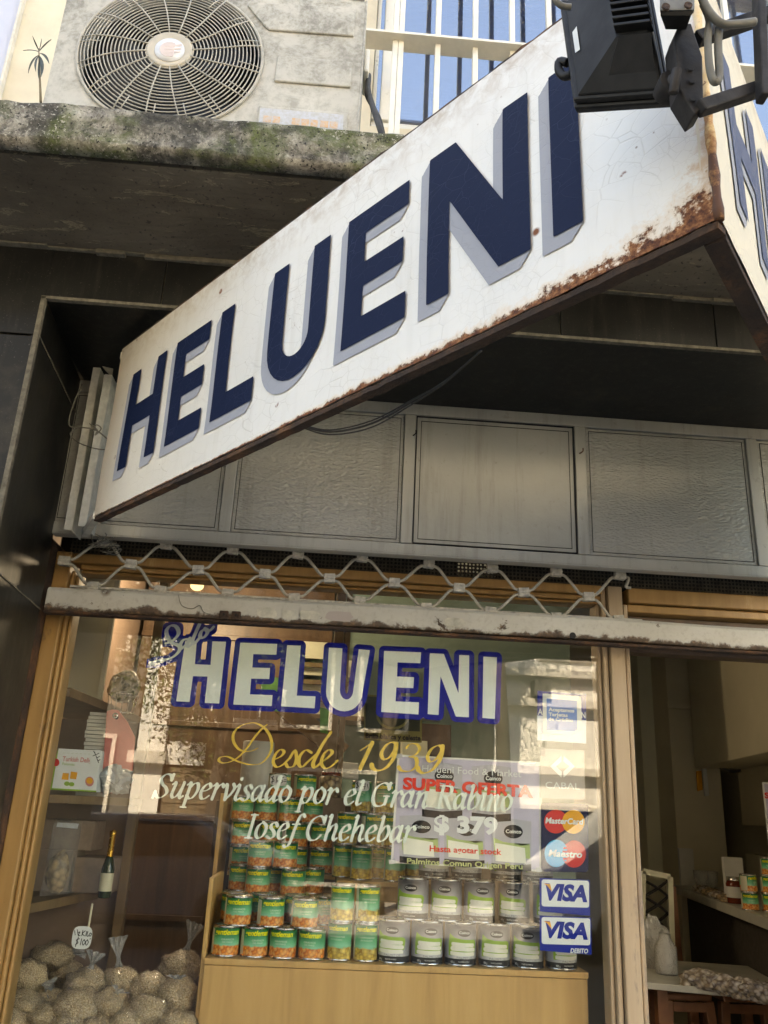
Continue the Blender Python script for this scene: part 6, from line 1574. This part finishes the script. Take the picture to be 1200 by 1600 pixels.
for k, (x0_, y0_, x1_, y1_, Y, mt, lb) in enumerate(((655, 1130, 705, 1180, 2.0, 'dark_wood', 'dark shelf unit behind the sixth window letter'), (628, 1155, 668, 1200, 1.9, 'room_column', 'pale carton on the counter behind the gold numerals'), (640, 1090, 690, 1122, 2.1, 'white_frame', 'small white hanging box behind the blue letters'), (535, 1190, 560, 1215, 1.6, 'paper_white', 'white carton standing behind the upper mushroom cans'))):
    pts = [XZ(x0_, y0_, Y), XZ(x1_, y0_+3, Y), XZ(x1_, y1_+3, Y), XZ(x0_, y1_, Y)]; m = MB(); m.prism(pts, lambda u, v, w: (u, Y+w, v), .12)
    nm = ['shelf_unit', 'carton', 'wall_box', 'carton'][k]; o = obj(nm, m, M[mt], bevel=.003); tag(o, lb, ['shelf', 'box', 'box', 'box'][k]); origin(o, (pts[0][0], Y, pts[2][1]))
# ceiling lamp seen above the bar
q = P(308, 915, 1.6); lp = thing('ceiling_lamp', 'small lit warm lamp inside, visible between the wire diamonds at the left', 'lamp', (q[0], q[1], q[2]))
m = blob(q, (.035, .035, .028), 1, .0); obj('bulb', m, M['lit_lamp'], lp)
ld = bpy.data.lights.new('bulb_light', 'POINT'); ld.energy = 5; ld.color = (1.0, .86, .66); ld.shadow_soft_size = .06; lo = bpy.data.objects.new('bulb_light', ld); COL.objects.link(lo); lo.parent = lp; lo.location = (.0, .0, -.06)
m = MB(); m.lathe([(.055, .02), (.03, .05), (.012, .06), (.012, 3.05-q[2])], tuple(q), 20); obj('lamp_cap', m, M['hub_plastic'], lp)
# ---- right: columns, bulkhead, niche wall, counter, table, stools
def box_px(x0_, x1_, Y0, Y1, py, z0=.1, z1=3.04): return (P(x0_, py, Y0)[0], P(x1_, py, Y0)[0], Y0, Y1, z0, z1)
c1 = box_px(1002, 1046, 3.9, 4.5, 1150); m = MB(); m.box(*c1); o = obj('column', m, M['room_column'], bevel=.004); tag(o, 'pale greenish column just right of the wooden mullion', 'column'); origin(o, (c1[0], 4.2, .1))
x0_, x1_ = P(1047, 1150, 3.6)[0], P(1130, 1260, 3.6)[0]
m = MB(); m.box(x0_, x1_, 3.6, 4.3, .1, 3.04); m.box(x0_-.02, P(1081, 1100, 3.6)[0], 3.56, 3.6, P(1060, 1101, 3.58)[2]-.03, P(1060, 1101, 3.58)[2]+.02); o = obj('column', m, M['room_wall'], bevel=.003); tag(o, 'wide beige column with a small ledge, left of the slanting bulkhead', 'column'); origin(o, (x0_, 4, .1))
A_, B_ = np.array([2.43, 1.89]), np.array([2.72, 3.55]); dd = (B_-A_)/np.hypot(*(B_-A_)); nn2 = np.array([dd[1], -dd[0]])
a0, a1 = A_-dd*1.6, A_+dd*1.66
m = MB(); m.prism([tuple(a0), tuple(a1), tuple(a1+nn2*.5), tuple(a0+nn2*.5)], lambda u, v, w: (u, v, 2.0+w), 1.03); o = obj('bulkhead', m, M['bulkhead'], bevel=.004); tag(o, 'large olive beige bulkhead hanging over the right hand counter', 'bulkhead'); origin(o, (a0[0], a0[1], 2.0))
w0, w1 = a0+nn2*.30, a1+nn2*.30
nz0, nz1 = 1.43, 1.62
m = MB()
for za, zb_ in ((.1, nz0), (nz1, 1.998)): m.prism([tuple(w0), tuple(w1), tuple(w1+nn2*.1), tuple(w0+nn2*.1)], lambda u, v, w, za=za: (u, v, za+w), zb_-za)
o = obj('niche_wall', m, M['room_wall']); tag(o, 'beige side wall with a long black slot above the counter', 'wall'); origin(o, (w0[0], w0[1], .1))
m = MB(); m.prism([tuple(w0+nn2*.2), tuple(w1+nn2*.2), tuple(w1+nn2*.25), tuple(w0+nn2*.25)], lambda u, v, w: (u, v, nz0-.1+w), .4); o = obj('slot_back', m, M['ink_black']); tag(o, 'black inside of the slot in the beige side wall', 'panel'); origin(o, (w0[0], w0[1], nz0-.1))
# counter
ca, cb_ = np.array([2.11, 1.45]), np.array([2.47, 3.5]); cd_ = (cb_-ca)/np.hypot(*(cb_-ca)); cn = np.array([cd_[1], -cd_[0]]); ca = ca-cd_*.9
ctr = thing('side_counter', 'long beige counter running along the right side wall', 'counter', (2.4, 2.5, .1))
m = MB(); m.prism([tuple(ca), tuple(cb_), tuple(cb_+cn*.45), tuple(ca+cn*.45)], lambda u, v, w: (u, v, 1.155+w), .05); obj('top', m, M['counter_top'], ctr, bevel=.004)
m = MB(); m.prism([tuple(ca+cn*.10), tuple(cb_+cn*.10), tuple(cb_+cn*.42), tuple(ca+cn*.42)], lambda u, v, w: (u, v, .1+w), 1.054); obj('front', m, M['room_dark'], ctr)
def on_counter(t, s): return ca+cd_*t+cn*s
def cz_(px_, py_): return PZ(px_, py_, 1.206)
def leaflet(px_, py_, w, h, lab):
    q = cz_(px_, py_); m = MB(); m.box(q[0]-w/2, q[0]+w/2, q[1], q[1]+.03, 1.206, 1.206+h); o = obj('white_card', m, M['paper_white'], bevel=.001); tag(o, lab, 'card', 'white cards on the side counter'); origin(o, (q[0], q[1], 1.206))
leaflet(1076, 1384, .10, .24, 'taller white card at the far end of the side counter')
q = on_counter(2.2, .30); 
x_, z_ = P(1148, 1370, 2.3)[0], 1.206; m = MB(); m.box(x_-.055, x_+.055, 2.3, 2.33, 1.206, P(1148, 1340, 2.3)[2]); o = obj('white_card', m, M['paper_white']); tag(o, 'white card standing behind the jar on the side counter', 'card', 'white cards on the side counter'); origin(o, (x_, 2.3, 1.206))
q = PZ(1158, 1413, 1.206); jr = thing('sauce_jar', 'square brown sauce jar with a red and white label on the counter edge', 'jar', (q[0], q[1]+.05, 1.206))
m = MB(); m.lathe([(.048, 0), (.050, .005), (.050, .10), (.042, .115)], (q[0], q[1]+.05, 1.206), 24); obj('jar_body', m, M['jam_brown'], jr)
m = MB(); m.lathe([(.044, .116), (.044, .135), (.001, .136)], (q[0], q[1]+.05, 1.206), 24, cap=False); obj('lid', m, M['tin_metal'], jr)
m = MB(); m.lathe([(.0505, .03), (.0505, .085)], (q[0], q[1]+.05, 1.206), 24, cap=False); obj('paper_label', m, M['paper_white'], jr)
xx = PZ(1182, 1424, 1.206)
k = 0
for row_ in range(2):
    for i in range(3 if row_ == 0 else 3):
        b = xx+np.array([.093*i, -.03*i, 0]); k += 1
        put_can('corn', b[0], b[1]+.06, 1.206+row_*CORN_H, f"{NAME['corn'][0]}, {ORD[i]} from the left in the {'lower' if row_ == 0 else 'upper'} row on the side counter")
c_ = put_can('corn', xx[0]+.10, xx[1]+.02, 1.206+2*CORN_H, 'short green and orange corn can topmost on the side counter')
for k in range(4):
    q = PZ(1100+k*13, 1393+k*5, 1.22); o = obj('nut_packet', blob((q[0]+.05, q[1]+.12, 1.225), (.06, .07, .022), 60+k, .35), M['bagged_nuts' if k % 2 else 'sweets'])
    tag(o, ['farthest flat packet on the side counter, by the tall white card', 'second flat packet on the side counter from the white card', 'third flat packet on the side counter from the white card', 'flat packet on the side counter nearest the brown sauce jar'][k], 'packet', 'flat packets on the side counter'); origin(o, (q[0]+.05, q[1]+.12, 1.206))
# glass bowls at the back
for k in range(2):
    q = P(1096+k*14, 1372, 3.0); m = MB(); m.lathe([(.02, 0), (.045, .06), (.05, .12), (.046, .12), (.02, .01)], (q[0], 3.0, 1.206), 20); o = obj('glass_goblet', m, M['milky_film']); tag(o, ['left of two clear goblets behind the white card', 'right of two clear goblets behind the white card'][k], 'goblet', 'goblets on the side counter'); origin(o, (q[0], 3.0, 1.206))
# price tickets on the column
for k, (pts, mt, lb) in enumerate(([[(1089, 1205), (1096, 1204), (1098, 1234), (1091, 1236)], 'card_orange', 'small yellow ticket on the beige column, left of the white one'], [[(1098, 1201), (1104, 1201), (1108, 1243), (1102, 1244)], 'card_white', 'long narrow white ticket on the beige column'])):
    m = MB(); q = [XZ(a, b, 3.55) for a, b in pts]; m.prism(q, lambda u, v, w: (u, 3.55+w, v), .02); o = obj('ticket', m, M[mt]); tag(o, lb, 'ticket'); origin(o, (q[0][0], 3.55, q[2][1]))
# wall fan, poster at the right edge
q = P(1133, 1196, 3.42)+np.array([.16, 0, 0]); wf = thing('wall_fan', 'grey wall fan half hidden above the bulkhead edge', 'fan', (q[0], q[1], q[2]))
m = MB(); m.lathe([(.15, 0), (.15, .02), (.02, .03)], (q[0]-.12, q[1], q[2]+.10), 32, 'y'); obj('fan_cage', m, M['box_grey'], wf)
m = MB()
for r_ in (.04, .07, .10, .13, .152): m.tube([(q[0]-.12+r_*math.cos(2*math.pi*k/32), q[1]-.035, q[2]+.10+r_*math.sin(2*math.pi*k/32)) for k in range(32)], .003, 5, closed=True)
obj('wire_rings', m, M['tin_metal'], wf)
m = MB(); m.box(q[0]-.14, q[0]-.10, q[1]+.02, 3.9, q[2]+.05, q[2]+.09); obj('fan_arm', m, M['box_grey'], wf)
pp = thing('wall_poster', 'small lilac offer poster at the right edge of the photo above the counter', 'poster', tuple(P(1200, 1320, 1.5)))
sheet([(1191, 1222), (1260, 1226), (1268, 1330), (1201, 1325)], 0, 0, 1, 1.5, 'paper_white', pp, 'paper', .001); sheet([(1194, 1225), (1258, 1229), (1264, 1318), (1203, 1313)], 0, 0, 1, 1.4985, 'poster_paper', pp, 'print', .0005)
word('SUPER', 1195, 1247, 1240, 1249, 9, 0, 0, 1, 1.4975, 'poster_red', pp, bold=.04)
# table with goods, stools, folded lattice
tb = thing('work_table', 'low pale table with bags of goods on it near the doorway', 'table', (1.9, 1.9, .1))
m = MB(); m.prism([(1.50, 1.60), (3.0, 1.10), (3.1, 2.0), (1.62, 2.35)], lambda u, v, w: (u, v, .872+w), .028); obj('table_top', m, M['counter_top'], tb, bevel=.003)
for x_, y_ in ((1.68, 1.72), (2.9, 1.3), (1.74, 2.22), (2.95, 1.9)): m = MB(); m.box(x_-.025, x_+.025, y_-.025, y_+.025, .1, .871); obj('leg', m, M['stool_wood'], tb)
for k, (px_, lb) in enumerate(((1062, 'left of two dark wooden stools under the table'), (1148, 'right of two dark wooden stools under the table'))):
    q = P(px_, 1550, 1.85); s_ = thing('stool', lb, 'stool', (q[0], 1.86, .1), 'stools under the table'); x_ = q[0]; zt = .80
    m = MB(); m.box(x_-.11, x_+.11, 1.74, 1.98, zt, zt+.03); obj('seat', m, M['stool_wood'], s_, bevel=.008)
    for sx_, sy_ in ((-1, -1), (1, -1), (1, 1), (-1, 1)): m = MB(); m.beam((x_+sx_*.10, 1.86+sy_*.10, zt), (x_+sx_*.15, 1.86+sy_*.14, .1), .045, .045, up=(0, 1, 0)); obj('leg', m, M['stool_wood'], s_, bevel=.004)
    m = MB(); m.box(x_-.08, x_+.08, 1.735, 1.755, zt-.045, zt-.005); obj('apron', m, M['stool_wood'], s_)
for k in range(7):
    q = PZ(1086+k*17, 1528+k*3, .93); t_ = thing('goods_bag', ['small clear bag of white sweets, leftmost on the table', 'clear bag of sweets on the table, second from the left', 'clear bag of mauve sweets on the table, third from the left', 'clear bag of sweets on the table, middle of the heap', 'clear bag of sweets on the table, third from the right end', 'clear bag of sweets on the table, second from the right end', 'clear bag of sweets on the table, cut by the photo edge'][k], 'bag', (q[0], q[1], .901), 'bags of sweets on the table')
    obj('contents', blob((q[0], q[1], .925), (.07, .05, .040), 30+k, .4), M['sweets'] if 'sweets' in M else M['bagged_nuts'], t_)
lg = thing('folded_gate', 'folded dark lattice gate in a pale frame right of the wooden mullion', 'gate', tuple(P(1025, 1500, 2.3)))
fr = [P(a, b, 2.3) for a, b in ((1004, 1361), (1046, 1370), (1050, 1500), (1002, 1500))]
m = MB()
for i in (0, 1, 2, 3): m.beam(fr[i], fr[(i+1) % 4], .03, .03, up=(0, 1, 0))
obj('gate_frame', m, M['room_column'], lg)
m = MB(); random.seed(2)
for k in range(5):
    ya, yb = 1375+k*26, 1401+k*26
    for a, b in (((1006, ya), (1044, yb)), ((1044, ya), (1006, yb))): m.tube(smooth_path([P(a[0], a[1], 2.3), P((a[0]+b[0])/2+3, (a[1]+b[1])/2, 2.28), P(b[0], b[1], 2.3)], 3), .008, 6)
obj('lattice', m, M['bracket_iron'], lg)
q = P(1020, 1480, 2.0); m = blob(q, (.09, .06, .13), 14, .5); m.s = [False]*len(m.s); o = obj('plastic_bag', m, M['milky_film']); tag(o, 'crumpled white carrier bag hanging in front of the folded gate', 'bag'); origin(o, (q[0], q[1], q[2]-.13))
q = PZ(1042, 1522, .901); m = MB(); m.lathe([(.05, 0), (.055, .01), (.055, .12), (.03, .16), (.028, .18)], (q[0], q[1], .901), 24); o = obj('glass_jug', m, M['milky_film']); tag(o, 'clear glass jar at the left end of the table', 'jar'); origin(o, (q[0], q[1], .901))
q = P(1052, 1470, 2.1); m = MB(); m.beam(P(1048, 1385, 2.4), P(1060, 1520, 2.4), .04, .05); o = obj('timber_prop', m, M['stool_wood'], bevel=.003); tag(o, 'leaning dark timber leg beside the folded gate', 'timber'); origin(o, tuple(P(1060, 1520, 2.4)))
# ================================================================== ACROSS THE STREET (seen in the window's reflection)
YO = -13.0
def building(label, x0, x1, h, mat, depth=8, y=YO):
    t = thing('street_building', label, 'building', ((x0+x1)/2, y-depth/2, 0)); m = MB(); m.box(x0, x1, y-depth, y, 0, h); obj('wall', m, M[mat], t); return t
def opening(t, x0, x1, z0, z1, y=YO, mat='dark_glass', frame='facade_trim', nm='window'):
    m = MB(); m.box(x0, x1, y+.002, y+.02, z0, z1); w = obj(nm, m, M[mat], t)
    m = MB(); f = .07
    for q in ((x0-f, x0, z0-f, z1+f), (x1, x1+f, z0-f, z1+f), (x0, x1, z1, z1+f), (x0, x1, z0-f, z0)): m.box(q[0], q[1], y+.001, y+.07, q[2], q[3])
    obj('window_frame', m, M[frame], w); return w
def railing(t, x0, x1, z, y, depth=.8):
    m = MB(); m.box(x0, x1, YO+.001, y, z-.12, z); obj('balcony_slab', m, M['facade_trim'], t)
    m = MB(); m.box(x0, x1, y-.03, y, z+.85, z+.9); m.box(x0, x1, y-.03, y, z+.45, z+.48); x = x0
    while x < x1: m.box(x, x+.025, y-.025, y-.002, z, z+.85); x += .14
    obj('balcony_railing', m, M['railing_white'], t)
b1 = building('grey block across the street, mirrored at the left of the pane', -12, -3.40, 9, 'grey_facade')
for z in (1.0, 4.2, 7.0):
    for x in (-4.9, -7.2, -9.6): opening(b1, x, x+1.1, z, z+1.6)
m = MB(); m.box(-4.7, -4.0, YO+.05, YO+.3, 4.6, 5.1); obj('air_unit', m, M['facade_trim'], b1)
b2 = building('narrow white building across the street, mirrored as a bright strip', -3.35, -2.86, 12, 'white_facade', y=YO+.1)
m = MB(); m.box(-3.45, -2.8, YO+.11, YO+.3, 2.2, 2.4); obj('cornice', m, M['facade_trim'], b2)
b3 = building('brown building with balconies and a metal shutter across the street', -2.84, 3.05, 10, 'brown_facade')
m = MB(); m.box(-2.45, -1.75, YO+.02, YO+.06, .12, 2.1)
vs = MB()
for k in range(24): vs.box(-2.80, -1.95, YO+.002, YO+(.05 if k % 2 else .03), .12+k*.085, .12+k*.085+.08)
obj('roller_shutter', vs, M['roller_metal'], b3)
m = MB(); m.box(-2.82, -2.15, YO+.001, YO+.10, 2.2, 2.6); obj('pale_band', m, M['white_facade'], b3)
railing(b3, -2.5, -.9, 3.0, YO+.7); railing(b3, -2.5, 1.9, 6.2, YO+.7)
for x in (-2.1, -.8, .6): opening(b3, x, x+.8, 3.0, 4.9); opening(b3, x, x+.8, 6.0, 7.8)
opening(b3, -.6, .9, .4, 2.2)
b4 = building('bright white building across the street, mirrored at the right of the pane', 3.07, 12, 8.5, 'white_facade')
for z in (2.35, 3.55, 4.1, 6.2): m = MB(); m.box(3.0, 12.05, YO+.001, YO+.22, z, z+.13); obj('cornice', m, M['facade_trim'], b4)
for x in (4.0, 6.2, 8.4): opening(b4, x, x+.9, 4.5, 5.9)
opening(b4, 5.9, 7.1, .3, 2.1); opening(b4, 3.4, 5.5, .15, 1.75)  # wider low opening added to darken the mirrored ground floor
m = MB(); m.box(3.75, 4.05, YO+.002, YO+.35, 3.72, 4.0); obj('bracket', m, M['grey_facade'], b4)
# street trees
def tree(x, y, h, cr, zc, label, seed, dens=1.0, lean=0.2):
    random.seed(seed); t = thing('street_tree', label, 'tree', (x, y, .12))
    tr = MB(); pts = [(x, y, .1), (x+.03, y, h*.3), (x+lean*.5, y+.05, h*.55), (x+lean, y, h*.8)]; tr.tube(smooth_path(pts, 4), [.14-.006*i for i in range(13)], 10)
    limbs = []
    for k in range(9):
        a = random.uniform(0, 6.28); z0 = h*random.uniform(.42, .7); e = (x+lean+math.cos(a)*cr*random.uniform(.6, 1), y+math.sin(a)*cr*random.uniform(.6, 1), zc+random.uniform(-.6, 1.0))
        b = (x+lean*.6, y, z0); md = ((b[0]+e[0])/2, (b[1]+e[1])/2, (b[2]+e[2])/2+.3); tr.tube(smooth_path([b, md, e], 4), [.05-.004*i for i in range(9)], 6); limbs.append((b, md, e))
    obj('trunk', tr, M['bark'], t)
    for mt, n in (('foliage', int(8200*dens)), ('foliage_light', int(2600*dens))):
        vs, fs = [], []
        cl = [(x+lean+random.gauss(0, cr*.5), y+random.gauss(0, cr*.5), zc+random.gauss(0, cr*.42)) for _ in range(26)]
        for _ in range(n):
            c = random.choice(cl); p = Vector((c[0]+random.gauss(0, .28), c[1]+random.gauss(0, .28), c[2]+random.gauss(0, .24)))
            a = Vector((random.gauss(0, 1), random.gauss(0, 1), random.gauss(0, 1))).normalized(); b = a.orthogonal().normalized(); s = random.uniform(.025, .052)
            k = len(vs); vs += [p-a*s, p+b*s*.45, p+a*s, p-b*s*.45]; fs.append((k, k+1, k+2, k+3))
        m = MB(); m.add(vs, fs); obj('crown', m, M[mt], t)
tree(-1.65, -10.6, 5.0, 1.35, 3.9, 'leafy street tree mirrored behind the first painted letters', 4, 2.2)
tree(.9, -11.2, 6.5, 1.0, 5.6, 'thinner street tree mirrored behind the middle of the pane', 5, 1.5)
tree(2.75, -10.8, 7.5, .9, 6.6, 'pale bare trunked tree mirrored by the last painted letter', 8, .5, -.1)
# overhead wires
m = MB()
for k, z in enumerate((5.2, 5.0, 4.8)): m.tube([(-20+i*2, -10.3+.1*k, z-.25*math.sin(math.pi*i/20)) for i in range(21)], .012, 5)
# parked van and car
def vehicle(name, label, cat, x0, y0, L, prof, glass_polys, mat, wheels, width=1.75, group=None):
    t = thing(name, label, cat, (x0+L/2, y0-width/2, 0), group)
    m = MB(); n = len(prof); vs = []
    for (yy, ins) in ((y0, 0), (y0-width, 0)):
        for (u, z) in prof: tuck = .10*max(0, (z-.9))/1.0; vs.append((x0+u, yy-(tuck if yy == y0 else -tuck), z))
    bm = bmesh.new(); a = [bm.verts.new(v) for v in vs[:n]]; b = [bm.verts.new(v) for v in vs[n:]]
    fc = [bm.faces.new(a), bm.faces.new(list(reversed(b)))]
    for i in range(n): j = (i+1) % n; bm.faces.new((a[j], a[i], b[i], b[j]))
    bmesh.ops.triangulate(bm, faces=fc); bmesh.ops.recalc_face_normals(bm, faces=bm.faces); bm.verts.index_update()
    m.add([v.co[:] for v in bm.verts], [[v.index for v in f.verts] for f in bm.faces]); bm.free()
    obj('body', m, M[mat], t, bevel=.05, seg=3)
    for p in glass_polys:
        z = sum(q[1] for q in p)/len(p); m = MB(); m.prism([(x0+u, v) for u, v in p], lambda u, v, w: (u, y0-.10*max(0, v-.9)+.006-w*.5, v), .01); obj('side_window', m, M['dark_glass'], t)
    for wx in wheels:
        for yy in (y0+.01, y0-width+.19):
            m = MB(); m.lathe([(.32, 0), (.34, .03), (.34, .17), (.32, .2)], (x0+wx, yy, .34), 28, 'y'); w = obj('wheel', m, M['tyre'], t)
            m = MB(); m.lathe([(.20, 0), (.19, .012)], (x0+wx, yy+.0, .34), 24, 'y'); obj('rim', m, M['rim'], w)
    m = MB(); m.box(x0+.02, x0+.10, y0-.35, y0-.12, .75, .9); obj('headlight', m, M['card_white'], t)
    m = MB(); m.box(x0+L*.44, x0+L*.49, y0+.0, y0+.02, .95, .98); obj('door_handle', m, M['tyre'], t)
vehicle('parked_van', 'white van parked across the street, mirrored beside the card stickers', 'van', 2.75, -7.9, 4.6,
        [(0, .35), (.05, 1.0), (.75, 1.25), (1.35, 1.95), (1.6, 2.02), (4.4, 2.02), (4.6, 1.8), (4.6, .35)], [[(.95, 1.2), (1.45, 1.82), (1.75, 1.82), (1.75, 1.2)], [(2.0, 1.2), (2.0, 1.82), (2.9, 1.82), (2.9, 1.2)]], 'van_white', (.85, 3.75))
vehicle('parked_car', 'grey car parked across the street, mirrored low at the left of the pane', 'car', -4.4, -7.9, 4.1,
        [(0, .35), (.05, .75), (.9, .95), (1.5, 1.42), (2.9, 1.45), (3.6, 1.05), (4.05, .95), (4.1, .35)], [[(1.1, .98), (1.6, 1.34), (2.1, 1.36), (2.1, .98)], [(2.2, .98), (2.2, 1.36), (2.8, 1.36), (3.3, 1.02)]], 'car_grey', (.75, 3.3))
